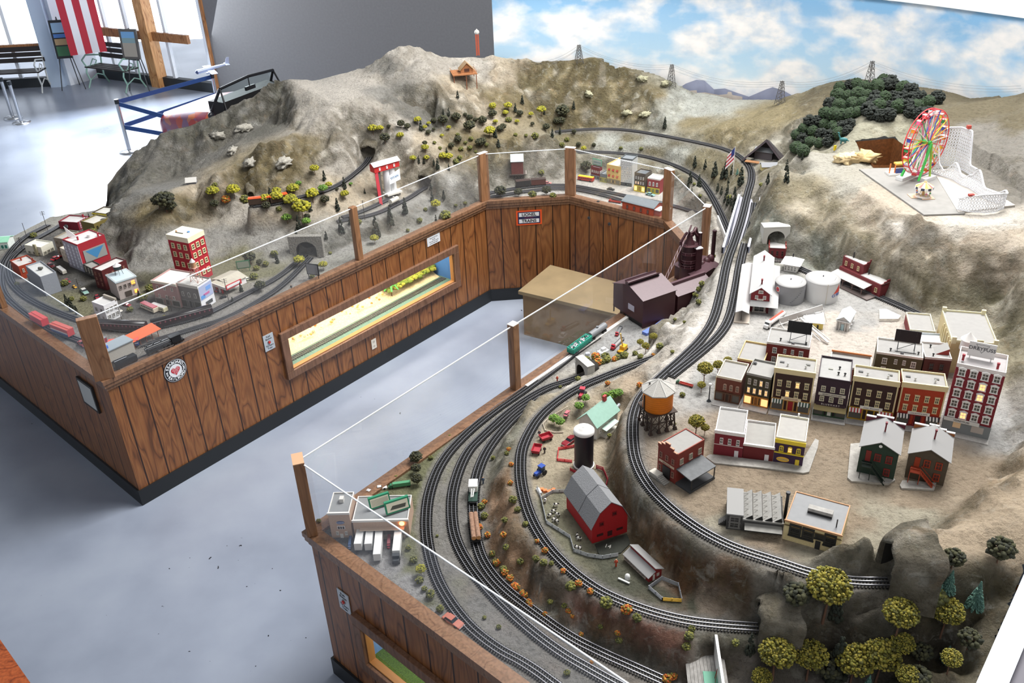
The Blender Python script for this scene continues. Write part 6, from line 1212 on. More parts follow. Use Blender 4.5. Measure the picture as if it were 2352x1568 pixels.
B=simple('motel_building','white building with a mint green roof at the far left edge',(-6,574),(22,572),LZ,557,.12,'#dfe6e0','#9cd8b8',pk=.02,axis='x',wins=(3,[.2]),frame='#3c8a78',glass=mat('#3a7a70',.3),wsz=(.012,.022))
B=simple('gas_station','white gas station with a tan pitched roof and red white striped posts',(492,655),(527,668),LZ,641,.12,'#e3dedd','#b7b1a2',pk=.02,cat='gas station',side=(556,645)); w,d,h=B.w,B.d,B.h
mb=MB(); mb.box(w*.3,w+.05,-.06,d*.5,h-.004,h+.012,mat('#b7b1a2',.6)); mb.box(w*.3-.002,w+.052,-.062,-.058,h-.006,h+.014,mat('#e9e6e4',.5)); mb.box(w+.05,w+.054,-.06,d*.5,h-.006,h+.03,mat('#c23038',.5)); mb.box(w+.0545,w+.056,-.05,d*.4,h+.004,h+.024,mat('#eceaea',.5)); B.part(mb,'canopy')
for k in range(4): mb=MB(); mb.box(w*.4+k*.03,w*.4+k*.03+.008,-.055,-.045,0,h-.004,mat('#c22a36' if k%2 else '#ece4ea',.5)); B.part(mb,'canopy_post')
B=simple('warehouse','long cream warehouse with a blue-grey roof behind the corner post',(249,838),(312,808),LZ,0,.10,'#b5b0a8','#8f9aa0',cat='warehouse',h=.085); B.root.rotation_euler[2]=B.rz
mb=MB(); mb.box(-.01,B.w+.004,-.006,B.d+.006,B.h,B.h+.006,mat('#8f9aa2',.6)); B.part(mb,'roof_sheet'); mb=MB(); mb.box(.12*B.w,.12*B.w+.022,B.d*.3,B.d*.3+.018,B.h+.006,B.h+.026,mat('#3a78d8',.5)); B.part(mb,'roof_unit')
a=at(310,806,LZ); b=at(370,776,LZ); d_=b-a; o=empty('freight_platform',a,math.atan2(d_.y,d_.x),'open freight platform with an orange red roof beside the black steam engine','platform'); w=d_.length
mb=MB(); mb.box(0,w,0,.07,0,.014,mat('#6e655c',.8)); mb.build('deck',o); mb=MB(); mb.hexa([(-.01,-.012,.066),(w+.01,-.012,.066),(w+.01,.085,.082),(-.01,.085,.082),(-.01,-.012,.069),(w+.01,-.012,.069),(w+.01,.085,.085),(-.01,.085,.085)],mat('#e06a44',.6)); mb.build('orange_roof',o)
for k in range(5):
    mb=MB(); mb.bar((.01+k*(w-.02)/4,.005,.014),(.01+k*(w-.02)/4,.005,.067),.004,.004,mat('#7c4a3a',.6)); mb.build('roof_post',o)
VZ=.965
B=simple('shop_building','small maroon corner shop with a green billboard on its roof, left of the village row',(1357,409),(1377,414),VZ,386,.2,'#6c2329','#8d9496',back=(1366,379),wins=(4,[.55]),frame='#c9c4c4',wsz=(.008,.018),topat=1,right=(4,[.55])); shopfront(B,B.h*.34,'#7f8286','#3a3c3e')
mb=MB(); mb.box(-.005,B.w*1.0,.03,.034,B.h+.005,B.h+.065,mat('#4f9c78',.6)); mb.box(.0,B.w*.96,.028,.03,B.h+.013,B.h+.058,mat('#a3b0a8',.6)); mb.box(.01,B.w*.9,.027,.028,B.h+.028,B.h+.042,mat('#7d8f92',.6)); B.part(mb,'billboard')
B=simple('shop_building','low grey shop between the maroon corner shop and the yellow building',(1378,417),(1393,420),VZ,401,.12,'#6f7478','#85898a',topat=1); shopfront(B,B.h*.6,'#a39a5a','#4a4a48')
B=simple('shop_building','yellow village building with red awnings over six windows',(1393,419),(1424,426),VZ,383,.2,'#d9b872','#b9b5ad',topat=1,back=(1420,361),wins=(3,[.36,.68]),frame='#c9a55f',wsz=(.012,.020)); shopfront(B,B.h*.26,'#7d745e','#3a3630')
for j,zz in enumerate((.36,.68)):
    for x in spread(3,.06*B.w,.94*B.w): awning(B,x-.010,x+.010,B.h*zz+.022,.010,'#b0302c','#b0302c',2)
B=simple('shop_building','tall grey village building with five rows of white windows',(1424,425),(1451,429),VZ,366,.2,'#b9bbba','#757a7e',topat=1,back=(1440,353),wins=(4,[.16,.32,.48,.64,.80]),frame='#dedede',wsz=(.008,.020),wn=.03,par='#5f6466',right=None); shopfront(B,B.h*.12,'#3a3c40','#2a2a2c')
B=simple('shop_building','dark green village building with two lit windows above a yellow shopfront',(1456,438),(1481,443),VZ,400,.2,'#443a30','#5d6368',topat=1,back=(1471,386),wins=(4,[.42,.68]),frame='#c9c5c0',lit=((0,0),(1,0)),wsz=(.008,.020)); shopfront(B,B.h*.34,'#c9b83a','#8a5a28',lit=True)
B=simple('shop_building','red and white village shop with a yellow shopfront beside the right glass post',(1486,442),(1514,447),VZ,412,.2,'#8d2a2c','#c3c5c4',topat=1,back=(1500,398),wins=(3,[.52]),frame='#e3e0dc',wsz=(.011,.026),par='#d5d3cf',st='arch'); shopfront(B,B.h*.38,'#c9c03a','#3a5a58')
B=simple('engine_house','long orange brick engine house with a grey pitched roof against the rim',(1429,480),(1500,498),VZ,461,.15,'#a8482e','#6d7478',pk=.028,axis='x',cat='engine house',back=None,wins=(4,[.25]),frame='#7c3a28',wsz=(.014,.028),glass=mat('#5f6e6c',.4)); mb=MB(); mb.box(B.w,B.w+.05,.02,.10,0,.055,mat('#a8482e',.75)); mb.hexa([(B.w,.01,.055),(B.w+.055,.01,.055),(B.w+.055,.105,.055),(B.w,.105,.055),(B.w,.01,.06),(B.w+.055,.01,.06),(B.w+.055,.105,.06),(B.w,.105,.06)],mat('#c9cbc8',.6)); B.part(mb,'annex')
B=Bld('coaling_tower','brown-red coaling tower on timber trestle with a grey shed roof against the grey cliff',(1176,426),(1203,425),VZ,top=372,depth=.10,cat='coaling tower'); w,d,h=B.w,B.d,B.h; mb=MB(); mb.box(0,w,0,d,h*.48,h,mat('#6b332c',.75,0,0,.15)); B.part(mb,'coal_bin')
mb=MB(); mb.hexa([(-.006,-.01,h),(w+.006,-.01,h),(w+.006,d,h+.035),(-.006,d,h+.035),(-.006,-.01,h+.004),(w+.006,-.01,h+.004),(w+.006,d,h+.04),(-.006,d,h+.04)],mat('#a9b0b1',.6)); B.part(mb,'roof')
mb=MB(); tb=mat('#4a4039',.8)
for x in (0,.33*w,.66*w,w):
    for y in (0,d): mb.bar((x,y,0),(x,y,h*.48),.006,.006,tb)
for x0_,x1_ in ((0,.5*w),(w,.5*w)): mb.bar((x0_,-.002,0),(x1_,-.002,h*.45),.005,.005,tb); mb.bar((x1_,-.002,0),(x0_,-.002,h*.45),.005,.005,tb)
mb.box(-.02,w+.02,-.012,d,h*.44,h*.48,tb); B.part(mb,'trestle'); mb=MB(); mb.box(w,w+.03,0,d,h*.46,h*.47,mat('#8d8680',.7)); B.part(mb,'side_deck')
p=hit(905,455); z0=1.095; B=Bld('loading_tower','red loading tower with white roof and white silos beside the mine track',(893,455),(919,447),z0,top=392,depth=.10,cat='loading tower'); w,d,h=B.w,B.d,B.h
mb=MB(); 
for k in range(2): mb.lathe([(.028,h*.12),(.028,h)],mat('#e4e6e8',.5),18,(w*(.25+.5*k),d*.5))
B.part(mb,'silos'); mb=MB(); mb.box(-.01,w+.02,-.01,d+.01,h*.08,h*.14,mat('#dcd9d0',.6)); 
for x in (0,w):
    for y in (0,d): mb.box(x-.004,x+.004,y-.004,y+.004,0,h*.1,mat('#5a544e',.7))
B.part(mb,'base_deck')
mb=MB(); X0_=-.10; gable_mesh(mb,w+.13,.07,.055,.022,mat('#c5302f',.6),'x',X0_,.01); o_=B.part(mb,'head_house'); o_.location.z=h; mb=MB(); gable_roof(mb,w+.13,.07,.055,.022,mat('#e6e6e4',.6),'x',e=.008,x0=X0_,y0=.01); o_=B.part(mb,'white_roof'); o_.location.z=h
for x in (X0_+.05,X0_+.12,X0_+.19): o_=B.part(window_mb(x,h+.015,.010,.018,mat('#f0eeec',.6),mat('#c9c4c0',.4),y=.01,bars=0),'window')
mb=MB(); mb.bar((X0_+.02,.02,h),(X0_-.02,-.07,-.02),.026,.012,mat('#b82c3a',.55)); B.part(mb,'red_chute'); mb=MB(); mb.box(X0_+.03,X0_+.06,.02,.06,0,h,mat('#5e5b55',.8)); B.part(mb,'lift_shaft')
mb=MB(); mb.hexa([(.005,-.03,h*.52),(w*1.02,-.03,h*.60),(w*1.02,-.026,h*.60),(.005,-.026,h*.52),(.005,-.03,h*.82),(w*1.02,-.03,h*.98),(w*1.02,-.026,h*.98),(.005,-.026,h*.82)],mat('#eef0f2',.5)); sg=B.part(mb,'sign_board'); t=text_mesh('TITAN',.028,mat('#6f9cc8',.6),(w*.52,-.031,h*.74),(PI/2,-.2,0),sg,ext=.0004)
def on_path(nm,px,py):
    P=PATH[nm]; bi=min(range(len(P)),key=lambda i:(lambda q:(q[0]-px)**2+(q[1]-py)**2)(proj(*P[i])))
    d=P[min(bi+3,len(P)-1)]-P[max(bi-3,0)]; return P[bi],math.atan2(d.y,d.x),bi
def heading(p0,p1,z):
    a=at(*p0,z); b=at(*p1,z); d=b-a; return (a+b)/2,math.atan2(d.y,d.x),d.length
def wheels(o,xs,y,r,m=None,name='wheel',w=.005):
    for x in xs:
        for s in (-1,1): mb=MB(); mb.cyl((x,s*y-w/2*s,r),(x,s*y+w/2*s,r),r,m or mat('#1b1b1c',.6),12); mb.build(name,o)
def car(p,rz,L,c,lab,kind='car',group=None,roofc=None):
    W=L*.40; Hh=L*.30; o=empty('toy_'+kind,p,rz,lab,kind,group); m=mat(c,.3); mb=MB(); r=L*.085
    def sec(x,w,z0,z1): return [(x,-w/2,z0),(x,w/2,z0),(x,w/2*.9,z1),(x,-w/2*.9,z1)]
    S=[sec(-.5*L,W*.84,r*.9,Hh*.5),sec(-.45*L,W,r*.7,Hh*.6),sec(-.15*L,W,r*.7,Hh*.62),sec(.2*L,W,r*.7,Hh*.6),sec(.44*L,W*.96,r*.7,Hh*.54),sec(.5*L,W*.82,r*.9,Hh*.42)]
    vs=[v for s_ in S for v in s_]; fs=[(3,2,1,0),(20,21,22,23)]
    for i in range(5):
        for k in range(4): a=i*4; fs.append((a+k,a+(k+1)%4,a+4+(k+1)%4,a+4+k))
    mb.mesh(vs,fs,m,False); mb.build('body',o,bevel=L*.01)
    mb=MB(); g=mat('#2a3036',.15); a,b_=(-.36,.14) if kind!='pickup' else (-.02,.2); mb.hexa([(a*L,-W*.43,Hh*.6),(b_*L,-W*.43,Hh*.6),(b_*L,W*.43,Hh*.6),(a*L,W*.43,Hh*.6),((a+.09)*L,-W*.34,Hh*.93),((b_-.1)*L,-W*.34,Hh*.93),((b_-.1)*L,W*.34,Hh*.93),((a+.09)*L,W*.34,Hh*.93)],g); mb.build('windows',o)
    mb=MB(); mb.box((a+.085)*L,(b_-.095)*L,-W*.35,W*.35,Hh*.92,Hh*.98,mat(roofc or c,.3)); mb.build('roof',o)
    mb=MB(); mb.box(.49*L,.515*L,-W*.42,W*.42,r*.8,r*1.3,mat('#c9c9cb',.25,.7)); mb.box(-.515*L,-.49*L,-W*.42,W*.42,r*.8,r*1.3,mat('#c9c9cb',.25,.7)); mb.build('bumper',o)
    wheels(o,(-.3*L,.3*L),W*.46,r); return o
def bus(p,rz,L,c,lab,kind='bus',roofc=None,group=None):
    W=L*.27; h=L*.26; o=empty('toy_'+kind,p,rz,lab,kind,group); mb=MB(); m=mat(c,.35); mb.box(-L/2,L/2,-W/2,W/2,L*.05,h,m); mb.build('body',o,bevel=L*.02)
    mb=MB(); mb.box(-L*.48,L*.48,-W*.44,W*.44,h,h+L*.03,mat(roofc or c,.4)); mb.build('roof',o)
    mb=MB()
    for s in (-1,1):
        for k in range(7): x=-L*.42+k*L*.125; mb.box(x,x+L*.09,s*W/2-.0006,s*W/2+.0006,h*.58,h*.82,mat('#2a2e33',.2))
    mb.build('windows',o); wheels(o,(-L*.32,L*.32),W*.44,L*.055); return o
def truck(p,rz,L,cab,box,lab,kind='truck',tankc=None,flat=False,group=None,cab_at=1):
    W=L*.17; o=empty('toy_'+kind,p,rz,lab,kind,group); r=L*.035; cl=L*.17
    mb=MB(); m=mat(cab,.35); mb.box(L*.5-cl,L*.5-cl*.45,-W*.48,W*.48,r,r+W*1.05,m); mb.box(L*.5-cl*.45,L*.5,-W*.4,W*.4,r,r+W*.62,m); mb.build('cab',o,bevel=.001)
    mb=MB(); mb.box(L*.5-cl*.46,L*.5-cl*.42,-W*.42,W*.42,r+W*.62,r+W*.98,mat('#20262c',.15)); mb.build('windscreen',o)
    x0,x1=-.5*L,L*.5-cl*1.15; mb=MB(); mb.box(x0,L*.5-cl*.6,-W*.3,W*.3,r,r+W*.14,mat('#2a2a2c',.6)); mb.build('chassis',o); mb=MB()
    if tankc: mb.cyl((x0,0,r+W*.62),(x1,0,r+W*.62),W*.48,mat(tankc,.35),16); mb.build('tank',o); mb=MB(); mb.box(x0+.004,x1-.004,-W*.2,W*.2,r+W*1.05,r+W*1.12,mat('#b8442e',.5)); mb.box(x0+.004,x1-.004,-W*.50,-W*.46,r+W*.45,r+W*.65,mat('#b8442e',.5)); mb.build('red_stripe',o)
    elif flat: mb.box(x0,x1,-W*.5,-W*.44,r+W*.14,r+W*.62,mat(box,.5)); mb.box(x0,x1,W*.44,W*.5,r+W*.14,r+W*.62,mat(box,.5)); mb.box(x0,x1,-W*.5,W*.5,r+W*.14,r+W*.2,mat(box,.5)); mb.box(x0,x0+.002,-W*.5,W*.5,r+W*.14,r+W*.6,mat(box,.5)); mb.build('open_bed',o)
    else: mb.box(x0,x1,-W*.5,W*.5,r+W*.2,r+W*1.35,mat(box,.45)); mb.build('trailer_box',o,bevel=.001)
    wheels(o,(x0+L*.06,x0+L*.13,L*.5-cl*1.0,L*.5-cl*.3),W*.42,r); return o
def bogies(o,L,z=.009):
    for x in (-L*.36,L*.36):
        mb=MB(); mb.box(x-.022,x+.022,-.016,.016,z+.003,z+.012,mat('#19191a',.6)); mb.build('bogie',o)
        for dx in (-.013,.013):
            mb=MB(); mb.cyl((x+dx,-.018,z+.006),(x+dx,.018,z+.006),.0065,mat('#2b2b2c',.5),12); mb.build('wheelset',o)
def railcar(path,px,py,L,kind,c,lab,name,c2=None,cat='train car',group=None):
    p,rz,_=on_path(path,px,py); o=empty(name,p,rz,lab,cat,group); bogies(o,L); W=.048; z0=.022; m=mat(c,.45); mb=MB()
    if kind=='gondola':
        mb.box(-L/2,L/2,-W/2,-W/2+.002,z0,z0+.034,m); mb.box(-L/2,L/2,W/2-.002,W/2,z0,z0+.034,m); mb.box(-L/2,-L/2+.002,-W/2,W/2,z0,z0+.034,m); mb.box(L/2-.002,L/2,-W/2,W/2,z0,z0+.034,m); mb.box(-L/2,L/2,-W/2,W/2,z0,z0+.02,m)
        for k in range(14): x=-L/2+L*(k+.5)/14; mb.box(x-.002,x+.002,-W/2-.002,W/2+.002,z0,z0+.031,m)
        mb.build('body',o); mb=MB(); R=random.Random(5)
        for k in range(60): x,y=R.uniform(-L/2+.01,L/2-.01),R.uniform(-.017,.017); mb.ball((x,y,z0+.03),R.uniform(.004,.009),mat(R.choice(['#c9c9cc','#2a2a2c','#8f8f94']),.35,.6),1,(1,1,.5),.8,k,3)
        tag(mb.build('scrap_load',o),'silver and black scrap metal load')
    elif kind=='tank':
        mb.cyl((-L/2+.004,0,z0+.024),(L/2-.004,0,z0+.024),.021,m,20); mb.build('tank',o); mb=MB(); mb.box(-L/2,L/2,-.010,.010,z0-.003,z0+.004,mat('#222222',.5)); mb.build('frame',o); mb=MB(); mb.lathe([(.008,z0+.043),(.008,z0+.054)],m,12); mb.build('dome',o)
    elif kind=='passenger':
        mb.box(-L/2,L/2,-W/2,W/2,z0-.004,z0+.040,m); n=8; vs=[];fs=[]
        for x in (-L/2,L/2):
            for i in range(n+1): a=PI*i/n; vs.append((x,W/2*math.cos(a),z0+.040+.013*math.sin(a)))
        for i in range(n): fs.append((i,n+1+i,n+2+i,i+1))
        fs+= [tuple(range(n+1)),tuple(range(n+1,2*n+2))[::-1]]; mb.mesh(vs,fs,mat(c2 or c,.35),True); mb.build('body',o)
        mb=MB(); 
        for s in (-1,1):
            for k in range(12): x=-L/2+L*(k+.7)/12.4; mb.box(x-.006,x+.003,s*W/2-.0008,s*W/2+.0008,z0+.018,z0+.030,mat('#8a4a55',.3))
            mb.box(-L/2,L/2,s*W/2-.001,s*W/2+.001,z0+.036,z0+.039,mat('#b9b2b4',.4))
        mb.build('window_band',o)
    elif kind in('boxcar','hopper'):
        mb.box(-L/2,L/2,-W/2,W/2,z0,z0+.046,m); mb.build('body',o); mb=MB(); mb.box(-L/2-.001,L/2+.001,-W/2-.001,W/2+.001,z0+.046,z0+.050,mat(c2 or c,.5)); mb.box(-L/2,L/2,-.006,.006,z0+.050,z0+.053,mat(c2 or c,.5)); mb.build('roof',o)
        if kind=='hopper': mb=MB(); mb.box(-L/2+.004,L/2-.004,-W/2-.001,W/2+.001,z0,z0+.014,mat('#27468c',.5)); mb.box(-L/2+.004,L/2-.004,-W/2-.001,W/2+.001,z0+.014,z0+.024,mat('#dcd9d6',.5)); mb.build('stripe',o)
    elif kind=='flat':
        mb.box(-L/2,L/2,-.022,.022,z0-.003,z0+.003,m); mb.build('deck',o)
    elif kind=='steam':
        mb.box(-L/2,L/2-.02,-.017,.017,z0-.006,z0+.004,m); mb.build('frame',o); mb=MB(); mb.cyl((-L*.18,0,z0+.024),(L/2-.012,0,z0+.024),.0185,mat('#17181a',.22,.3),24); mb.cyl((L/2-.012,0,z0+.024),(L/2-.006,0,z0+.024),.015,mat('#4a4c50',.3,.5),20); mb.build('boiler',o)
        mb=MB(); mb.box(-L/2+.02,-L*.18,-.022,.022,z0,z0+.046,m); mb.box(-L/2+.012,-L*.16,-.024,.024,z0+.046,z0+.049,m); mb.build('driver_cab',o)
        mb=MB(); 
        for x,hh in ((L*.42,.012),(L*.25,.009),(L*.05,.010)): mb.cyl((x,0,z0+.040),(x,0,z0+.042+hh),.0055,mat('#17181a',.3),12)
        mb.build('chimney_and_domes',o)
        for k in range(4):
            for s in (-1,1): mb=MB(); mb.cyl((-L*.2+k*.034,s*.019,z0-.002),(-L*.2+k*.034,s*.022,z0-.002),.012,mat('#2a2b2d',.3,.4),16); mb.build('driving_wheel',o)
        mb=MB()
        for s in (-1,1): mb.bar((-L*.2,s*.023,z0-.004),(L*.2,s*.023,z0-.004),.002,.003,mat('#b9bbbe',.25,.8)); mb.bar((-L*.15,s*.020,z0+.030),(L*.44,s*.020,z0+.030),.0015,.0015,mat('#c9cbce',.25,.8))
        mb.build('side_rod',o)
    elif kind=='tender':
        mb.box(-L/2,L/2,-.022,.022,z0-.004,z0+.032,mat('#17181a',.25,.2)); mb.build('body',o); mb=MB(); mb.cyl((-L*.1,0,z0+.032),(L*.46,0,z0+.032),.014,mat('#3a3c40',.15,.7),16); mb.build('coal_cover',o)
    elif kind=='diesel':
        mb.box(-L/2,L/2,-.022,.022,z0,z0+.036,m); mb.build('body',o); mb=MB(); mb.box(-L/2,L/2,-.0225,.0225,z0+.014,z0+.020,mat('#dfe0e4',.4)); mb.build('stripe',o)
        mb=MB(); mb.box(-L/2-.004,L/2+.004,-.026,.026,z0+.036,z0+.043,mat(c2,.35)); mb.box(-L*.08,L*.14,-.02,.02,z0+.043,z0+.054,mat(c2,.35)); mb.build('roof',o)
    return o
railcar('outer',1331,803,.205,'gondola','#3ba792','teal gondola car full of scrap metal beside the glass','gondola_car')
railcar('outer',1395,757,.17,'tank','#77797c','grey tank car behind the teal gondola, partly under the mill','tank_car')
o=railcar('inner',1078,1140,.12,'flat','#1f3d33','short crane car with white boom on a green deck ahead of the log car','crane_car')
mb=MB(); mb.box(.006,.058,-.020,.020,.026,.060,mat('#e9e8e4',.5)); mb.box(.002,.060,-.022,.022,.060,.063,mat('#dddcd8',.5)); mb.build('crane_house',o); mb=MB(); 
for s in (-1,1): mb.bar((.006,s*.008,.05),(-.085,s*.004,.072),.003,.004,mat('#e6e6e2',.5))
for k in range(6): mb.bar((-k*.015,-.007,.052+k*.0035),(-k*.015-.012,.007,.054+k*.0035),.002,.002,mat('#e6e6e2',.5))
mb.build('crane_boom',o)
o=railcar('inner',1094,1222,.17,'flat','#2a2725','flat car carrying two long brown logs beside the orange cliff','log_car')
for s in (-1,1):
    mb=MB(); mb.cyl((-.085,s*.011,.040),(.085,s*.010,.040),.0115,mat('#8a6a55',.8,0,0,.25,.4,80),12); mb.cyl((-.0853,s*.011,.040),(-.085,s*.011,.040),.0105,mat('#c9905a',.8),12); q=tag(mb.build('log',None,o.location,o.rotation_euler[2]),['left brown log on the flat car','right brown log on the flat car'][(s+1)//2],'log','logs on the flat car')
railcar('left3',385,790,.0,'steam','#121315','x','x') if False else None
railcar('left3',372,789,.26,'steam','#141517','large black steam locomotive beside the rim below the orange platform roof','steam_locomotive',cat='locomotive')
railcar('left3',288,833,.145,'tender','#141517','black tender behind the large steam locomotive at the corner post','locomotive_tender',cat='tender')
railcar('left',418,727,.40,'passenger','#2a171c','long dark passenger car right of the pink roofed trolley','passenger_car','#1c1719')
railcar('left',284,752,.34,'passenger','#3a1a22','long dark passenger car in front of the small white building','passenger_car','#1c1719')
railcar('left2',287,782,.18,'diesel','#1e3a86','blue diesel engine with orange red roof by the warehouse','diesel_locomotive','#e2452f',cat='locomotive')
railcar('left2',222,787,.17,'boxcar','#8a3a4a','dark red auto rack car right of the corner post','freight_car','#7d7f84')
railcar('left2',150,763,.19,'hopper','#c03a3a','red white and blue freight car behind the glass left of the corner post','freight_car','#cf5a4c')
railcar('left2',100,735,.17,'boxcar','#c83038','bright red boxcar at the head of the train behind the left glass','freight_car','#d64a46')
text_mesh('ZENITH',.016,mat('#f0e8e6',.5),(0,0,.0735),(0,0,0),bpy.data.objects['freight_car.002'] if 'freight_car.002' in bpy.data.objects else None,ext=.0003)
railcar('mine',905,470,.10,'tank','#c9c4b8','small cream tank car under the red loading tower','tank_car')
railcar('mountain',596,472,.16,'boxcar','#4a3a30','box car with an orange top on the mountain shelf track, left of two','ore_car','#e8582a',group='orange-topped cars on the mountain shelf')
railcar('mountain',640,466,.14,'boxcar','#4a3a30','box car with an orange top on the mountain shelf track, right of two','ore_car','#e8582a',group='orange-topped cars on the mountain shelf')
for px,lab in ((1199,'dark hopper car below the coaling tower'),(1235,'rust brown freight car right of the coaling tower')): railcar('village',px,420,.13,'boxcar','#5a2f26' if px>1200 else '#2c2a2a',lab,'freight_car','#4a3c38')
def veh(fn,px,py,ang_to,*a,**k):
    p=hit(px,py); q=at(ang_to[0],ang_to[1],p.z); d=q-Vector(p); return fn(p,math.atan2(d.y,d.x),*a,**k)
veh(truck,1778,742,(1764,752),.19,'#e6e6e4','#d9d9d6','white tanker truck with red stripes between the station and the billboard building','tanker_truck',tankc='#e2dedb')
veh(car,1041,1430,(1062,1444),.10,'#b06a5a','rusty pink toy sedan beside the outer track near the front rim')
veh(car,1302,951,(1310,938),.055,'#c96a72','pink toy car in the farm yard behind the curved fence')
veh(car,1308,1016,(1294,1026),.095,'#7d1f28','dark red toy car left of the black silo')
veh(truck,1418,792,(1400,810),.15,'#a8202c','#8f8d8c','red dump truck with a grey open bed, nearest the yellow crane','dump_truck',flat=True)
veh(truck,1421,763,(1412,780),.12,'#a83238','#77787a','red flatbed truck behind the red dump truck','flatbed_truck',flat=True)
veh(bus,1346,415,(1366,418),.15,'#b0382c','yellow and red bus at the left end of the village street','bus',roofc='#e8cf3a')
veh(car,1403,436,(1415,438),.07,'#2a2d30','black toy car in front of the yellow village building')
veh(car,1494,449,(1506,452),.085,'#7fa8a4','pale green toy car in front of the red and white village shop')
veh(car,1375,466,(1384,460),.07,'#2c2e30','dark toy car beside the red tow truck at the rim')
veh(truck,1412,465,(1400,463),.11,'#b0382e','#b0483c','red tow truck left of the brick engine house','tow_truck',flat=True)
veh(car,1258,422,(1270,423),.07,'#c97a78','small pink car between the village tracks below the cliff')
for px,py,q,L,c,lab in ((118,612,(128,618),.09,'#7a1f24','dark red toy car near the tall red store'),(143,625,(154,633),.12,'#c9c4b8','cream toy van on the left town main street'),(195,672,(205,682),.10,'#8fb3a8','mint green toy car on the left town street'),(224,684,(228,694),.07,'#a83a44','red and white toy van left of the corner building'),(292,702,(303,705),.07,'#8a2832','maroon toy sedan behind the small white building'),(275,714,(285,720),.06,'#c9c4ba','pale toy car right of the small white building'),(345,712,(368,722),.16,'#d9cdb8','red roofed trolley with cream sides behind the dark passenger cars'),(367,712,(392,720),.14,'#dcd5b0','cream bus in front of the pink brick shop'),(505,668,(515,664),.07,'#b03a30','red convertible at the gas station'),(513,684,(520,682),.05,'#23272a','black toy car left of the station pumps'),(570,642,(580,638),.07,'#e4e0cc','cream pickup right of the gas station'),(190,792,(200,800),.09,'#c9585c','red and cream toy car beside the warehouse'),(130,595,(140,590),.09,'#c8323c','red fire truck below the taupe building'),(155,648,(165,655),.08,'#8a2a34','small red car parked on the dark street'),(172,660,(180,666),.05,'#d8a02a','yellow toy car at the park edge')): 
    veh(bus if L>.11 else car,px,py,q,L,c,lab,roofc='#a82c3c' if 'trolley' in lab else '#e6e2dc' if L>.09 else None)
def tractor(px,py,to,c,lab):
    p=hit(px,py); q=at(*to,p.z)-Vector(p); o=empty('farm_tractor',p,math.atan2(q.y,q.x),lab,'tractor'); m=mat(c,.4)
    mb=MB(); mb.box(-.02,.03,-.009,.009,.014,.028,m); mb.build('bonnet',o); mb=MB(); mb.box(-.028,-.004,-.012,.012,.02,.046,mat('#3c4a5c',.3)); mb.box(-.030,-.002,-.014,.014,.046,.050,m); mb.build('tractor_cab',o)
    for s in (-1,1): mb=MB(); mb.cyl((-.018,s*.014,.014),(-.018,s*.021,.014),.014,mat('#161617',.7),16); mb.build('rear_wheel',o); mb=MB(); mb.cyl((.022,s*.010,.008),(.022,s*.014,.008),.008,mat('#161617',.7),12); mb.build('front_wheel',o)
tractor(1239,1091,(1226,1100),'#27489a','blue farm tractor in the yard left of the red barn'); tractor(1336,912,(1330,925),'#a83a48','red farm tractor by the fence behind the farmhouse')
def wagon(px,py,to,lab):
    p=hit(px,py); q=at(*to,p.z)-Vector(p); o=empty('farm_wagon',p,math.atan2(q.y,q.x),lab,'wagon'); m=mat('#9c2230',.5); mb=MB(); z=.012
    mb.box(-.028,.028,-.017,.017,z,z+.003,m)
    for s in (-1,1): mb.hexa([(-.028,s*.015,z),(.028,s*.015,z),(.028,s*.017,z),(-.028,s*.017,z),(-.032,s*.020,z+.018),(.032,s*.020,z+.018),(.032,s*.022,z+.018),(-.032,s*.022,z+.018)],m); mb.hexa([(s*.026,-.015,z),(s*.028,-.015,z),(s*.028,.015,z),(s*.026,.015,z),(s*.030,-.020,z+.018),(s*.032,-.020,z+.018),(s*.032,.020,z+.018),(s*.030,.020,z+.018)],m)
    mb.build('wagon_box',o); wheels(o,(-.02,.02),.016,.007)
wagon(1254,1010,(1266,1006),'dark red farm wagon nearer the farmhouse'); wagon(1233,1038,(1240,1020),'dark red farm wagon nearer the track')
for i,(px,py) in enumerate([(1245,1126),(1252,1129),(1261,1131),(1271,1127)]):
    p=hit(px,py); mb=MB(); mb.box(-.009,.009,-.007,.007,0,.012,mat('#d87a48',.8)); tag(mb.build('straw_bale',None,p,.2*i),['leftmost of four orange blocks by the pasture corner','second orange block from the left by the pasture corner','third orange block from the left by the pasture corner','orange block set apart nearest the barn'][i],'bale','orange blocks by the pasture')
p=hit(1418,938); o=empty('propane_tank',p,1.0,'small silver propane tank behind the farmhouse','tank'); mb=MB(); mb.cyl((-.02,0,.014),(.02,0,.014),.009,mat('#9ea2a6',.35,.3),14); mb.build('tank',o)
for x in (-.012,.012): mb=MB(); mb.box(x-.002,x+.002,-.006,.006,0,.008,mat('#6c6c6c',.6)); mb.build('leg',o)
p=hit(1430,808); o=empty('mobile_crane',p,.9,'yellow mobile crane with a raised boom in the mill yard','crane'); yl=mat('#d09a20',.45)
mb=MB(); mb.box(-.035,.035,-.016,.016,.012,.020,yl); mb.build('chassis',o); mb=MB(); mb.box(-.01,.03,-.016,.016,.020,.042,yl); mb.build('cab',o); mb=MB(); mb.bar((0,0,.035),(-.01,.012,.13),.008,.008,mat('#d9b060',.5)); mb.build('boom',o); wheels(o,(-.025,0,.025),.017,.010)
p=hit(1385,806); mb=MB(); mb.box(-.035,.035,-.02,.02,0,.004,mat('#c9c9c9',.5)); mb.box(-.01,.02,-.01,.012,.004,.02,mat('#d6d6d6',.5)); tag(mb.build('scrap_part',None,p,.6),'pale grey scrap casting lying in the mill yard','scrap')
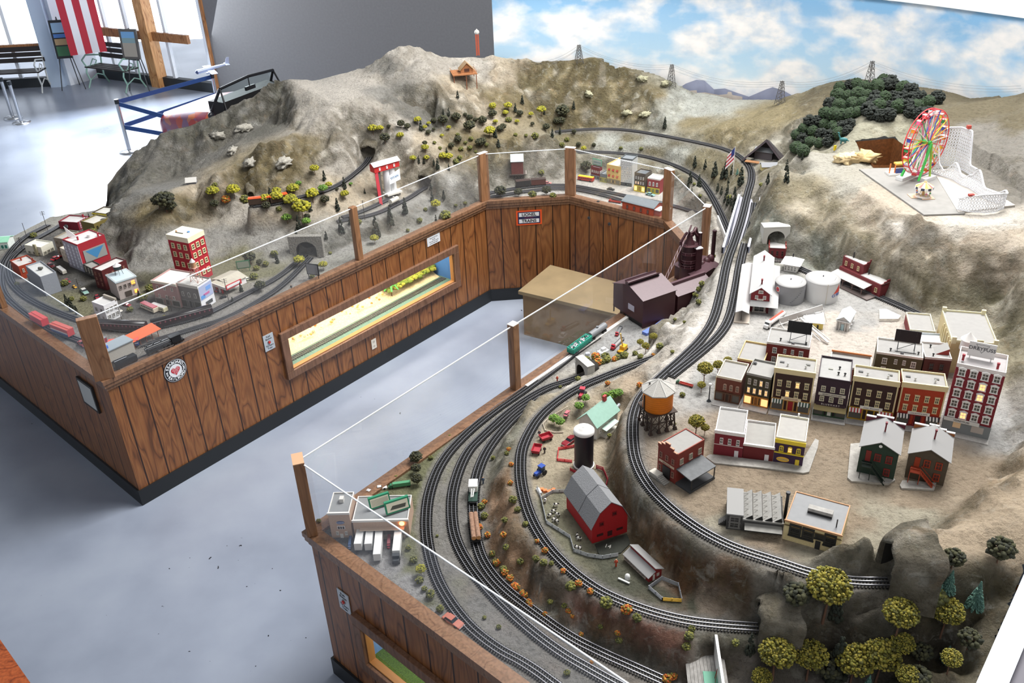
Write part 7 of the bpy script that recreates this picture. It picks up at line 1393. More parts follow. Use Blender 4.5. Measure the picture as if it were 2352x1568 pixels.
p=hit(1350,815); mb=MB(); mb.box(-.012,.012,-.010,.010,0,.014,mat('#c9ced6',.5)); mb.box(-.01,.01,-.008,.008,.014,.017,mat('#e6e8ec',.5)); tag(mb.build('equipment_box',None,p),'small pale box near the end of the teal gondola','box')
for i,(a,b_) in enumerate((((1480,770),(1504,757)),((1505,757),(1528,740)))):
    m_,rz,L=heading(a,b_,Z+.002); mb=MB(); mb.box(-L/2,L/2,-.02,.02,0,.022,mat('#5c72b8',.55)); tag(mb.build('blue_container',None,m_,rz),['blue container beside the mill wall, nearer the arch','blue container beside the mill wall, farther from the arch'][i],'container','blue containers')
veh(truck,1572,884,(1558,880),.09,'#2f5a40','#b5483e','small green stake truck with red rails behind the water tower','stake_truck',flat=True)
p=hit(1628,921); o=empty('street_lamp',p,0,'black street lamp with a round globe left of the corner shop','lamp'); mb=MB(); mb.lathe([(.012,0),(.008,.006),(.003,.012),(.0025,.09)],mat('#22282c',.5),10); mb.build('pole',o); mb=MB(); mb.ball((0,0,.098),.008,mat('#e6e6e2',.4),2); mb.build('globe',o)
B=Bld('truck_depot','tan truck depot with grey flat roofs, white parapets and loading doors by the front corner',(816,1235),(942,1232),Z,top=1194,back=(819,1139),cat='depot'); B.z=Z; box_building(B,'#b59a86',par='#d6d3ce',roof='#7d7f80',parh=.008,cornice='#d6d3ce',ch=.010)
mb=MB(); mb.box(.03,B.w-.03,-.003,0,.02,.055,mat('#54463f',.6)); mb.box(.03,B.w-.02,-.02,0,.058,.062,mat('#c9b39f',.6)); mb.box(.03,B.w-.02,-.018,0,0,.020,mat('#8d8378',.7)); B.part(mb,'loading_dock')
for k in range(5): mb=MB(); x=.05+k*(B.w-.10)/4; mb.box(x-.014,x+.014,-.004,-.002,.02,.05,mat('#3c3430',.6)); B.part(mb,'dock_door')
mb=MB(); mb.lathe([(.012,0),(.012,.002)],mat('#ff9a50',.5,0,5),12); q=B.part(mb,'wall_light'); q.location=(B.w-.03,-.004,B.h-.024); q.rotation_euler=(PI/2,0,0)
for (x0_,y0_,x1_,y1_,nm_) in ((.15,.035,.255,.085,'green framed roof billboard with a dark picture'),(.07,.075,.16,.12,'green framed roof billboard, rear')):
    bb=MB(); a=Vector((x0_,y0_,B.h)); b=Vector((x1_,y1_,B.h)); u=(b-a); u2=u.normalized(); nrm=Vector((u2.y,-u2.x,0))
    lean=nrm*-.02; hh=.055 if 'dark' in nm_ else .05
    def q_(s,t_,o_=0): v=a+u*s+lean*t_+Vector((0,0,hh*t_+.002))+nrm*o_; return v
    g_=mat('#1f7a58',.5); bb.hexa([q_(0,0),q_(1,0),q_(1,0,.012),q_(0,0,.012),q_(0,1),q_(1,1),q_(1,1,.012),q_(0,1,.012)],g_); tg=B.part(bb,'roof_billboard'); tag(tg,nm_)
    bb=MB(); bb.face([q_(.06,.12,.0125),q_(.94,.12,.0125),q_(.94,.88,.0125),q_(.06,.88,.0125)],mat('#cfc9b4',.6)); 
    if 'dark' in nm_: bb.face([q_(.18,.3,.0128),q_(.8,.25,.0128),q_(.86,.55,.0128),q_(.3,.6,.0128)],mat('#4a4a42',.6))
    else:
        for k in range(6): bb.face([q_(.1,.2+k*.1,.0128),q_(.9,.2+k*.1,.0128),q_(.9,.24+k*.1,.0128),q_(.1,.24+k*.1,.0128)],mat('#8f8c7c',.6))
    bb.build('billboard_face',tg)
B=Bld('truck_depot_office','taller tan office block with a blue oval sign beside the truck depot',(763,1235),(811,1234),Z,top=1177,back=(758,1130),cat='office'); box_building(B,'#b59a86',par='#d6d3ce',roof='#7d7f80',parh=.008,cornice='#d6d3ce',ch=.010)
win_grid(B,[.30*B.w,.72*B.w],[.022],.008,.016,'#d6d3ce',GRG); mb=MB(); mb.box(.42*B.w,.56*B.w,-.003,0,0,.024,mat('#d6d3ce',.6)); B.part(mb,'door'); mb=MB(); mb.box(.34*B.w,.70*B.w,-.003,0,.055,.072,mat('#d9d9dc',.5)); 
for k in range(3): mb.box(.37*B.w+k*.11*B.w,.45*B.w+k*.11*B.w,-.004,-.003,.057,.070,DKG)
B.part(mb,'window')
mb=MB(); mb.lathe([(.017,0),(.017,.002)],mat('#3d5a8c',.5),20); q=B.part(mb,'oval_sign'); q.location=(.52*B.w,-.001,.093); q.rotation_euler=(PI/2,0,0); q.scale=(1.1,.5,1); text_mesh('DODGE',.009,mat('#e9ecf0',.5),(0,0,.0025),(0,0,0),q,ext=.0003)
mb=MB(); mb.box(.42*B.w,.62*B.w,.5*B.d,.68*B.d,B.h-.008,B.h+.016,mat('#c9c7c2',.6)); B.part(mb,'roof_unit')
for i,(px0,py0,px1,py1) in enumerate([(832,1228,824,1268),(853,1228,848,1268),(874,1230,868,1292)]):
    m_,rz,L=heading((px0,py0),(px1,py1),Z); o=empty('semi_trailer',m_,rz,['white box trailer nearest the office, left of three at the depot dock','white box trailer, middle of three at the depot dock','longer white box trailer right of the other two at the depot dock'][i],'trailer','trailers at the depot dock'); mb=MB(); mb.box(-L/2,L/2,-.017,.017,.012,.052,mat('#d6d7d6',.45)); mb.build('trailer_box',o,bevel=.001); wheels(o,(-L*.4,-L*.3),.014,.007)
m_,rz,L=heading((918,1226),(910,1300),Z); truck(m_,rz,L*.95,'#3a3d40','#d9d9d7','white box trailer truck with a dark cab at the right of the depot dock','semi_truck')
m_,rz,L=heading((895,1232),(893,1262),Z); truck(m_,rz,.085,'#8a3440','#8a4a50','small red truck between the white trailers','box_truck')
m_,rz,L=heading((806,1238),(803,1262),Z); truck(m_,rz,.075,'#5a6a88','#3e5578','small blue truck left of the white trailers','box_truck')
for px,py,q,L,c,lab in ((850,1132,(862,1136),.06,'#d9d9dc','white toy car behind the depot'),(875,1122,(888,1120),.06,'#e6e4e0','white sports car behind the depot roof')): veh(car,px,py,q,L,c,lab)
veh(truck,918,1118,(903,1120),.11,'#2f6a4c','#4a8a64','green box truck parked behind the depot','box_truck')
def fence(pxs,h,c,lab,name='fence',closed=False,post=True):
    P=[Vector(hit(x,y)) for x,y in pxs]; o=empty(name,P[0],0,lab,'fence'); mb=MB(); m=mat(c,.8,0,0,.1)
    P=[p-Vector(o.location) for p in P]
    for a,b in zip(P,P[1:]+([P[0]] if closed else [])):
        if (b-a).length<1e-4: continue
        mb.bar(a+Vector((0,0,h*.85)),b+Vector((0,0,h*.85)),.002,h*.22,m); mb.bar(a+Vector((0,0,h*.45)),b+Vector((0,0,h*.45)),.002,h*.25,m); mb.bar(a+Vector((0,0,h*.1)),b+Vector((0,0,h*.1)),.002,h*.2,m)
    mb.build('rails',o)
    for a,b in zip(P,P[1:]):
        n=max(1,int((b-a).length/.03))
        for k in range(n): q=a.lerp(b,k/n); mb=MB(); mb.box(q.x-.002,q.x+.002,q.y-.002,q.y+.002,q.z,q.z+h,m); mb.build('post',o)
    return o
fence([(1234,1123),(1243,1148),(1255,1202),(1282,1219),(1309,1236),(1318,1267),(1350,1278),(1384,1283),(1420,1277)],.020,'#8f9294','long grey fence round the cow pasture left of the barn')
fence([(1243,1147),(1270,1131),(1300,1130)],.018,'#9a9c9c','short grey fence from the orange blocks to the barn')
fence([(1520,1331),(1558,1346),(1566,1382)],.020,'#8b8e92','grey back rails of the small pen beside the coop'); fence([(1521,1379),(1490,1352),(1520,1331)],.020,'#8b8e92','grey left rails of the small pen beside the coop'); fence([(1521,1379),(1566,1382)],.018,'#cfa53a','yellow front rail of the small pen beside the coop')
fence([(1318,1027),(1283,1033),(1280,1058),(1314,1062)],.016,'#c8303a','red fence pen left of the black silo')
fence([(1310,1080),(1330,1090)],.016,'#b02430','short red fence left of the silo foot'); fence([(1370,1075),(1385,1080),(1396,1105),(1392,1118)],.020,'#8f1c2c','dark red fence behind the red barn')
fence([(1340,912),(1290,945),(1262,960),(1247,975),(1252,990),(1275,995),(1294,994)],.010,'#cbbfae','pale curved fence round the farmhouse lawn')
p=hit(1238,1130); mb=MB(); mb.box(-.008,.008,-.02,.02,0,.012,mat('#c9cacb',.6)); tag(mb.build('water_trough',None,p,.3),'white trough at the pasture corner','trough')
p=hit(1441,1329); mb=MB(); mb.lathe([(.011,0),(.011,.014),(.009,.022),(.0,.026)],mat('#d9d9d6',.5),14,caps=False); tag(mb.build('salt_barrel',None,p),'small white round barrel in front of the coop','barrel')
m_,rz,L=heading((1420,1328),(1446,1340),FZ+.002); mb=MB(); mb.box(-L/2,L/2,-.004,.004,0,.004,mat('#b5b8b5',.6)); tag(mb.build('feed_trough',None,m_,rz),'long grey plank trough in front of the coop','trough')
def cow_mesh(seed):
    mb=MB(); w=mat('#dad6cf',.8); k=mat('#26221f',.8); 
    mb.ball((0,0,.014),.009,w,2,(1.45,.62,.72),.1,seed); mb.ball((.012,0,.018),.0045,k,1,(1.4,.8,.8)); mb.ball((-.004,0,.017),.0072,k,2,(.8,.72,.62))
    for x in (-.008,.008):
        for s in (-.003,.003): mb.cyl((x,s,.010),(x,s,0),.0014,w if x>0 else k,5)
    return mb
cm=None
for i,(px,py) in enumerate([(1276,1163),(1252,1153),(1281,1185),(1273,1196),(1279,1200),(1270,1178),(1326,1235),(1330,1240),(1332,1262),(1324,1260),(1262,1187)]):
    if cm is None: cm=cow_mesh(1).build('toy_cow',None,hit(px,py),.7)
    o=cm if i==0 else cm.copy()
    if i: COL.objects.link(o)
    o.location=hit(px,py); o.rotation_euler=(0,0,i*1.3)
    tag(o,['cow at the top of the pasture','cow beside the fence at the pasture top corner','cow in the middle of the pasture group','cow left in the middle pasture group','cow right in the middle pasture group','small cow above the middle group','cow just left of the barn corner','second cow just left of the barn corner','dark cow by the lower fence, right one','dark cow by the lower fence, left one','cow nearest the left fence'][i],'cow','cows in the pasture')
def figure(px,py,c,lab,h=.04):
    p=hit(px,py); mb=MB(); mb.lathe([(.004,0),(.0035,h*.45),(.005,h*.5),(.0055,h*.78),(.002,h*.84)],mat(c,.7),8); mb.ball((0,0,h*.92),h*.09,mat('#c99a7a',.7),1); 
    for s in (-1,1): mb.cyl((s*.0055,0,h*.76),(s*.007,.002,h*.45),.0016,mat(c,.7),5)
    tag(mb.build('person_figure',None,p),lab,'person')
figure(1239,1002,'#5a4a52','person in grey beside the farm wagon'); figure(1251,1040,'#3a3434','person in dark clothes behind the red wagon'); figure(1415,1300,'#b8482c','person in orange red beside the coop'); figure(1280,876,'#b54a34','person in red between the tracks near the portal'); figure(1110,1110,'#3f4f63','person in blue beside the siding track'); figure(912,462,'#c8643a','person in orange by the mine track'); figure(670,665,'#3a3a3a','person in black near the long track at the rim'); figure(478,710,'#c85a6a','person in red and white by the grey shop corner')
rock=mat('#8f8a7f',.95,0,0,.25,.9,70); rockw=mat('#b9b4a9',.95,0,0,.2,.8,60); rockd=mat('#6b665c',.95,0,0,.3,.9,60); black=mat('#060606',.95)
def portal(p,rz,a,hh,lab,m=rock,wall=None,thick=.05,back=.10,lump=.4,name='tunnel_portal',arch=True,seed=0):
    """p: centre of the opening; +y goes into the hill"""
    o=empty(name,p,rz,lab,'tunnel portal'); n=14
    ins=[(a*math.cos(PI*i/n),(hh-a*.9)+a*.9*math.sin(PI*i/n)) for i in range(n+1)]; ins=[(a,-.01)]+ins+[(-a,-.01)]
    mb=MB(); N_=len(ins); vs=[(x,0,z) for x,z in ins]+[(x,back,z) for x,z in ins]; mb.mesh(vs,[(i,i+1,N_+i+1,N_+i) for i in range(N_-1)],mat('#2a2724',.95)); mb.face([(x,back,z) for x,z in ins],black); mb.build('tunnel_bore',o)  # dark bore and black end sheet paint the unlit inside of the tunnel
    mb=MB()
    if wall:
        w0,w1,ht=wall; outer=[]
        for x,z in ins:
            if z<0: outer.append((w1 if x>0 else -w0,z))
            else:
                t=math.atan2(z-.0,x); 
                if abs(x)<1e-6: outer.append((0,ht))
                else:
                    k=min((w1 if x>0 else w0)/abs(x),ht/max(z,1e-4)); outer.append((x*k,z*k))
        outer[1]=(w1,min(outer[1][1],ht)); outer[-2]=(-w0,min(outer[-2][1],ht))
        vs=[(x,0,z) for x,z in ins]+[(x,0,z) for x,z in outer]; mb.mesh(vs,[(i,N_+i,N_+i+1,i+1) for i in range(N_-1)],m)
        mb.box(-w0,w1,0,thick,ht-.004,ht+.004,m); mb.face([(-w0,0,-.01),(-w0,thick,-.01),(-w0,thick,ht),(-w0,0,ht)],m); mb.face([(w1,0,-.01),(w1,thick,-.01),(w1,thick,ht),(w1,0,ht)],m)
        for s,wv in ((1,w1),(-1,w0)): mb.face([(s*wv,-.0005,ht),(s*wv*.45,-.0005,ht),(s*wv,-.0005,ht*.55)],m)
    else:
        R=random.Random(seed); vs=[];fs=[]; rings=[(1.0,0),(1.07,-.010),(1.2,-.012),(1.45,.005),(1.75,.05),(2.1,.14)]
        for r_,y in rings:
            for i,(x,z) in enumerate(ins):
                q=Vector((x*r_,y,z*(1+(r_-1)*min(.55,.05/hh))))*1.0; nz_=noise.noise(Vector((x*30+seed,z*30,r_*3)))*a*lump*(0 if r_==1 else 1); vs.append((q.x*(1+nz_*3),q.y+nz_*.6,q.z+nz_ if z>0 else -.02))
        for j in range(len(rings)-1):
            for i in range(N_-1): fs.append((j*N_+i,(j+1)*N_+i,(j+1)*N_+i+1,j*N_+i+1))
        mb.mesh(vs,fs,m,True)
    q=mb.build('rock_surround' if not wall else 'portal_wall',o)
    if not wall:
        q.data.materials[0]=PLASTER; j=int((p.y-Y0)/GS); i=int((p.x-X0)/GS); c=CG[j+2,i+2]*.4+np.array(lin('#b3aa97'))*.6
        ca=q.data.color_attributes.new('paint','FLOAT_COLOR','POINT'); ca.data.foreach_set('color',[v for _ in q.data.vertices for v in (*c,1)])
    return o
def end_dir(nm,which,inset=.05):
    P=PATH[nm]; k=int(inset/.0105)
    p,q=(P[k],P[k+8]) if which==0 else (P[-1-k],P[-9-k]); d=p-q; return p,math.atan2(d.y,d.x)-PI/2
p,rz=end_dir('mountain',0,.02); portal(p+Vector((0,0,-.004)),rz,.062,.115,'round rock tunnel mouth high on the mountain above the loading tower',rock,seed=1)
p,rz=end_dir('mine',0,.02); portal(p+Vector((0,0,-.004)),rz,.075,.115,'wide dark rock tunnel mouth right of the loading tower',rock,seed=2)
m1=(PATH['left'][0]+PATH['left2'][0])/2; d=PATH['left'][0]-PATH['left'][8]; portal(m1+Vector((0,0,-.004)),math.atan2(d.y,d.x)-PI/2+.25,.078,.125,'arched stone tunnel portal at the foot of the left cliff above the rim',mat('#86837c',.9,0,0,.35,1,90),wall=(.13,.13,.165))
p,rz=end_dir('middle',1,.0); portal(p+Vector((0,0,-.004)),rz,.045,.085,'grey concrete portal where the middle track goes under the farm track',mat('#a6a5a1',.7,0,0,.1),wall=(.06,.075,.11))
p=at(1545,800,1.0); portal(p,math.radians(20),.042,.08,'small arched tunnel mouth in the tan rock above the mill yard',mat('#b39c80',.95,0,0,.25,.9,60),seed=4)
p,rz=end_dir('town',0,.02); portal(p+Vector((0,0,-.006)),rz,.07,.185,'tall dark tunnel mouth where the town track ends at the lower right',rockw,seed=5,back=.12)
p,rz=end_dir('farm',0,-.0+.01); portal(p+Vector((0,0,-.006)),rz,.06,.12,'dark tunnel mouth where the farm track ends in the grey rock',rock,seed=6)
a=at(1750,586,TZ); b=at(1806,584,TZ); d=b-a; portal((a+b)/2,math.atan2(d.y,d.x),.055,.165,'white wall with a black arched opening below the bridge end',mat('#b9b7af',.8),wall=(.085,.085,.19),thick=.08)
p=hit(577,462); portal(p+Vector((0,.02,0)),.2,.022,.07,'small white-framed narrow arch beside the orange-topped cars',mat('#d0cdc6',.8,0,0,.1,.3),seed=8)
a=at(1702,368,1.31); b=at(1808,384,1.31); d=b-a; w=d.length; o=empty('mine_shelter',a,math.atan2(d.y,d.x),'dark triangular hollow in the hillside behind the track bend','hollow'); mb=MB()
dk_=mat('#2b2627',.9); ap=top_z((a.x+b.x)/2,(a.y+b.y)/2,322)-1.31
mb.mesh([(0,0,0),(w,0,0),(w*.48,.03,ap),(w*.48,.12,ap*.8),(0,.1,0),(w,.1,0)],[(0,2,3,4),(2,1,5,3),(4,3,5)],dk_); mb.mesh([(0,-.004,0),(w,-.004,0),(w*.48,.026,ap),(.05*w,-.006,-.0),(.95*w,-.006,0),(w*.48,.022,ap*.88)],[(0,3,5,2),(4,1,2,5)],mat('#4a4145',.9)); mb.build('hollow_roof',o)
for (px0,px1,lab,c,py0,py1,tp) in ((1732,1772,'grey-roofed shed in the dark hollow, rear one','#4a4447',364,370,345),(1750,1784,'small cream shed with a grey roof in front of the dark hollow','#d8c98a',397,396,383)):
    B=Bld('mine_shed',lab,(px0,py0),(px1,py1),1.315,cat='shed',top=tp,depth=.07); mb=MB(); gable_mesh(mb,B.w,B.d,B.h,.02,mat(c,.7),'x'); B.part(mb,'wall'); mb=MB(); gable_roof(mb,B.w,B.d,B.h,.02,mat('#77797c',.7),'x'); B.part(mb,'roof')
    if 'cream' in lab: mb=MB(); mb.box(.2*B.w,.4*B.w,-.002,0,0,B.h*.7,mat('#a8452e',.6)); B.part(mb,'door')
m_,rz,L=heading((1710,372),(1748,377),1.318); mb=MB()
for k in range(4): mb.box(-L/2,L/2,k*.012,k*.012+.009,0,.006,mat('#9a6f4a',.8))
tag(mb.build('lumber_pile',None,m_,rz),'pile of tan boards beside the dark hollow','lumber')
def girder(pts_px,z0,h,lab,c='#d3d4dd',holes=True,t=.006):
    P=[at(x,y,z0+h) for x,y in pts_px]; a,b=P; a.z=b.z=z0; d=b-a; L=d.length; o=empty('bridge_girder',a,math.atan2(d.y,d.x),lab,'girder'); mb=MB(); m=mat(c,.5); mb.box(0,L,0,t*2.4,h-.006,h,m); mb.box(0,L,0,t,0,h-.006,mat('#8f93a8',.5)); mb.build('girder_web',o)
    n=11
    for k in range(n): mb=MB(); x=L*(k+.5)/n; mb.box(x-.012,x+.012,t,t+.014,h*.2,h*.86,mat('#1c1e26',.6)); mb.build('web_pocket',o)
    return o
girder([(1664,567),(1700,446)],TZ-.03,.075,'white plate girder along the left side of the bridge'); girder([(1722,566),(1751,448)],TZ-.03,.075,'white plate girder along the right side of the bridge')
mb=MB(); L0=[at(1668,582,TZ-.012),at(1724,582,TZ-.012),at(1752,445,TZ-.012),at(1703,440,TZ-.012)]; c0=L0[0].copy(); mb.hexa([p-c0-Vector((0,0,.012)) for p in L0]+[p-c0 for p in L0],mat('#8f8f96',.7)); tag(mb.build('bridge_deck',None,c0),'grey deck of the track bridge between the white girders','deck')
mb=MB(); a=at(1650,500,1.10); b=at(1672,555,1.10); d=b-a; mb.box(0,d.length,-.01,0,-.04,.02,mat('#d9d8d4',.5)); tag(mb.build('bridge_girder',None,a,math.atan2(d.y,d.x)),'white side girder of the lower ledge track before the bridge','girder')
PZ=1.72
def board_px(px,z,th,c,lab,name):
    P=[at(x,y,z) for x,y in px]; c0=sum(P,Vector())/len(P); mb=MB(); mb.prism([(p.x-c0.x,p.y-c0.y) for p in P],-.012,th,mat(c,.75,0,0,.08,0,20)); tag(mb.build(name,None,c0),lab,'board')
board_px([(1973,390),(2090,386),(2140,392),(2216,492),(2122,495)],PZ,.006,'#83817d','grey board under the ferris wheel and the carousel','park_board')
board_px([(2142,394),(2190,388),(2331,474),(2200,490)],PZ,.009,'#aca69f','white board under the roller coaster','park_board')
wc_=at(2111,404,PZ+.02); hubz=top_z(wc_.x,wc_.y,326); R=hubz-PZ-.055; 
R=.205; o=empty('ferris_wheel',(wc_.x,wc_.y,PZ+.006),math.radians(34),'big red ferris wheel with coloured spokes on green legs','ferris wheel'); hz_=hubz-PZ-.006
red=mat('#e0383c',.4); spc=['#f0ece8','#e89a30','#e8cf3a','#e04a50','#4a5ab8','#f0ece8','#e86a9c','#3aa060']
for y in (-.02,.02):
    mb=MB(); n=40; ring=[(R*math.cos(2*PI*i/n),y,hz_+R*math.sin(2*PI*i/n)) for i in range(n+1)]; mb.tube(ring,.0035,red,6); mb.build('rim',o)
    mb=MB(); ring=[(R*.86*math.cos(2*PI*i/n),y,hz_+R*.86*math.sin(2*PI*i/n)) for i in range(n+1)]; mb.tube(ring,.002,red,5); mb.build('inner_rim',o)
for k in range(20):
    a=2*PI*k/20; mb=MB(); c=mat(spc[k%8],.4)
    for y in (-.02,.02): mb.bar((.01*math.cos(a),y,hz_+.01*math.sin(a)),(R*math.cos(a),y,hz_+R*math.sin(a)),.006,.003,c)
    mb.bar((R*math.cos(a),-.02,hz_+R*math.sin(a)),(R*math.cos(a),.02,hz_+R*math.sin(a)),.004,.004,red); mb.build('spoke',o)
    mb=MB(); x,z=R*.93*math.cos(a),hz_+R*.93*math.sin(a); g=mat(spc[(k*3+1)%8],.5); mb.box(x-.010,x+.010,-.014,.014,z-.022,z-.012,g); mb.box(x-.010,x-.007,-.014,.014,z-.012,z,g); mb.box(x-.012,x+.012,-.015,.015,z,z+.004,mat('#e8e4e0',.5)); mb.build('gondola',o)
mb=MB(); mb.cyl((0,-.035,hz_),(0,.035,hz_),.014,mat('#3ab04a',.4),14); mb.build('hub',o)
for s in (-1,1):
    for x in (-.10,.02):
        mb=MB(); mb.bar((0,s*.04,hz_),(x,s*.06,0.02),.013,.011,mat('#3aa845' if x<0 else '#8fb83a',.45)); mb.build('leg',o)
mb=MB(); mb.box(-.05,.06,-.08,-.035,0,.024,mat('#e2e0de',.5)); mb.box(-.13,.02,.03,.08,0,.02,mat('#e2e0de',.5)); mb.build('base',o)
p=at(2062,400,PZ+.006); o=empty('ticket_booth',p,.1,'small white and orange ticket booth with blue seats left of the ferris wheel','booth'); mb=MB(); mb.box(-.07,.06,-.03,.04,0,.012,mat('#dcd9d4',.5)); mb.build('base',o); mb=MB(); mb.box(-.02,.035,-.015,.015,.012,.035,mat('#3a4a8c',.5)); mb.build('counter',o)
for x in (-.06,-.025,.038): mb=MB(); mb.bar((x,0,.01),(x,0,.075),.006,.006,mat('#e8803a',.5)); mb.build('orange_post',o)
mb=MB(); mb.box(-.03,.045,-.02,.02,.068,.078,mat('#e8b84a',.5)); mb.build('canopy',o)
p=at(2119,452,PZ+.006); o=empty('carousel',p,0,'small carousel with yellow and red striped canopy in front of the ferris wheel','carousel'); mb=MB(); mb.box(-.075,.02,-.02,.05,0,.004,mat('#c9a78c',.7)); mb.box(-.02,.055,-.05,.03,0,.004,mat('#c9a78c',.7)); mb.build('base_board',o)
mb=MB(); n=16
for i in range(n):
    a0,a1=2*PI*i/n,2*PI*(i+1)/n; c=mat(['#e8d27a','#d8645a','#e9e4dc','#e8a03a'][i%4],.6); r1=.052; mb.face([(0,0,.10),(r1*math.cos(a0),r1*math.sin(a0),.07),(r1*math.cos(a1),r1*math.sin(a1),.07)],c); mb.face([(r1*math.cos(a0),r1*math.sin(a0),.07),(r1*math.cos(a0)*1.04,r1*math.sin(a0)*1.04,.055),(r1*math.cos(a1)*1.04,r1*math.sin(a1)*1.04,.055),(r1*math.cos(a1),r1*math.sin(a1),.07)],mat(['#3a3c4a','#e9e4dc'][i%2],.6))
mb.build('canopy',o); mb=MB(); mb.lathe([(.045,.004),(.045,.012)],mat('#e0dad4',.5),20); mb.cyl((0,0,.01),(0,0,.1),.008,mat('#d8b070',.5),10); mb.build('platform',o)
for k in range(8): a=k*PI/4; mb=MB(); mb.cyl((.04*math.cos(a),.04*math.sin(a),.012),(.04*math.cos(a),.04*math.sin(a),.07),.0015,mat('#d8b840',.4),5); mb.ball((.04*math.cos(a),.04*math.sin(a),.032),.006,mat(spc[k],.5),1,(1,.6,1)); mb.build('horse_pole',o)
wt=mat('#dfe0e4',.5)
def lattice(o,P,name='lattice_wall'):
    mb=MB(); tot=0; Q=[]
    for (a,ha),(b,hb) in zip(P,P[1:]):
        n=max(2,int((b-a).length/.008))
        for k in range(n): t=k/n; s=t*t*(3-2*t); Q.append((a.lerp(b,t),ha+(hb-ha)*s))
    Q.append(P[-1])
    for (a,ha),(b,hb) in zip(Q,Q[1:]): mb.bar(a+Vector((0,0,ha)),b+Vector((0,0,hb)),.010,.005,wt); mb.bar(a+Vector((0,0,.002)),b+Vector((0,0,.002)),.003,.004,wt)
    for i in range(0,len(Q),2):
        a,ha=Q[i]; mb.bar(a,a+Vector((0,0,ha)),.0022,.0022,wt)
    st=.02
    for i in range(0,len(Q)-2,2):
        a,ha=Q[i]; b,hb=Q[i+2]; z=0
        while z<min(ha,hb):
            z2=min(z+st,min(ha,hb)); mb.bar(a+Vector((0,0,z)),b+Vector((0,0,z2)),.002,.003,wt); mb.bar(b+Vector((0,0,z)),a+Vector((0,0,z2)),.002,.003,wt); z+=st
    return mb.build(name,o)
def rcp(px,py,top): p=at(px,py,PZ+.009); return p,max(.015,top_z(p.x,p.y,top)-PZ-.009)
o=empty('roller_coaster',(0,0,0),0,'white lattice roller coaster with a tall hump and lower waves beside the ferris wheel','roller coaster')
def rel(L): return [(p,h) for p,h in L]
lattice(o,rel([rcp(2150,382,300),rcp(2165,380,292),rcp(2190,382,292),rcp(2212,392,300),rcp(2225,400,380),rcp(2240,408,388)]))
lattice(o,rel([rcp(2140,398,330),rcp(2155,402,380),rcp(2165,405,392),rcp(2188,412,374),rcp(2207,425,406),rcp(2225,432,402),rcp(2238,440,390),rcp(2258,455,432),rcp(2285,465,442),rcp(2303,470,437)]))
lattice(o,rel([rcp(2303,470,437),rcp(2305,480,444),rcp(2290,486,445),rcp(2260,489,447),rcp(2225,487,450),rcp(2196,480,455)]))
mb=MB(); a,h_=rcp(2165,380,292); b,h2=rcp(2204,389,295); mb.box(b.x-.012,b.x+.012,b.y-.01,b.y+.01,b.z+h2,b.z+h2+.02,mat('#b8483a',.5)); mb.build('coaster_car',o)
mb=MB(); a,h_=rcp(2222,486,450); mb.box(a.x-.015,a.x+.015,a.y-.01,a.y+.01,a.z+h_,a.z+h_+.012,mat('#a8382e',.5)); mb.build('coaster_car',o)
p=hit(1945,372); mb=MB(); mb.ball((0,0,.025),.075,mat('#cdb78c',.8,0,0,.1),3,(1.2,.7,.45),1.1,2,1.6); tag(mb.build('crumpled_paper',None,p),'crumpled tan paper on the hilltop, left part','paper')
p=hit(1982,372); mb=MB(); mb.ball((0,0,.03),.07,mat('#c2a878',.8,0,0,.1),3,(1.3,.5,.55),1.2,9,1.5); tag(mb.build('crumpled_paper',None,p,-.5),'crumpled brown paper beside the open pit','paper')
p=hit(1936,330); mb=MB(); tl=mat('#2f6a6c',.6); mb.ball((0,0,.03),.02,tl,2,(1.5,.7,.8)); mb.tube([(-.02,0,.035),(-.035,0,.06),(-.034,0,.075)],.005,tl,8); mb.ball((-.040,0,.078),.006,tl,1,(1.4,.8,.8)); mb.tube([(.02,0,.03),(.045,0,.02),(.065,0,.012)],.004,tl,6)
for x in (-.014,.014):
    for s in (-.008,.008): mb.cyl((x,s,.025),(x,s,0),.005,tl,6)
tag(mb.build('dinosaur_figure',None,p,-.4),'teal long-necked dinosaur figure near the forest edge','dinosaur')
p=hit(1917,345); mb=MB(); mb.box(-.008,.008,-.006,.006,0,.035,mat('#e0c020',.5)); tag(mb.build('yellow_block',None,p,.3),'small yellow block on the hill left of the dinosaur','block')
p=hit(1098,127); o=empty('observation_tower',p,0,'orange red lattice tower with a white bulb top on the mountain ridge','tower'); T=top_z(p.x,p.y,66)-p.z; mb=MB(); rd_=mat('#d8643c',.6); w=.018
for sx_ in (-1,1):
    for sy_ in (-1,1): mb.bar((sx_*w,sy_*w,0),(sx_*w,sy_*w,T*.8),.006,.006,rd_)
for k in range(12):
    z0=T*.8*k/12; z1=T*.8*(k+1)/12
    for s in (-1,1): mb.bar((-w,s*w,z0),(w,s*w,z1),.003,.003,rd_); mb.bar((s*w,-w,z1),(s*w,w,z0),.003,.003,rd_); mb.bar((w,s*w,z0),(-w,s*w,z1),.003,.003,rd_)
mb.build('lattice_mast',o); mb=MB(); mb.lathe([(.02,T*.8),(.032,T*.86),(.026,T*.93),(.008,T*.97),(.003,T)],mat('#e6e2d6',.5),16); mb.build('bulb_top',o)
a=at(1041,173,1.70); p=hit(1066,190); zc=p.z+.09; a=at(1046,170,zc); b=at(1092,166,zc); d=b-a; L=d.length; o=empty('stilt_cabin',a,math.atan2(d.y,d.x),'small brown cabin on a stilted deck near the mountain ridge','cabin'); wd=mat('#a06a42',.7,0,0,.15)
mb=MB(); mb.box(-.03,L+.01,-.05,.16,-.008,0,wd); 
for x in (-.028,L+.006): mb.bar((x,-.048,.02),(x,.16,.02),.003,.003,wd)
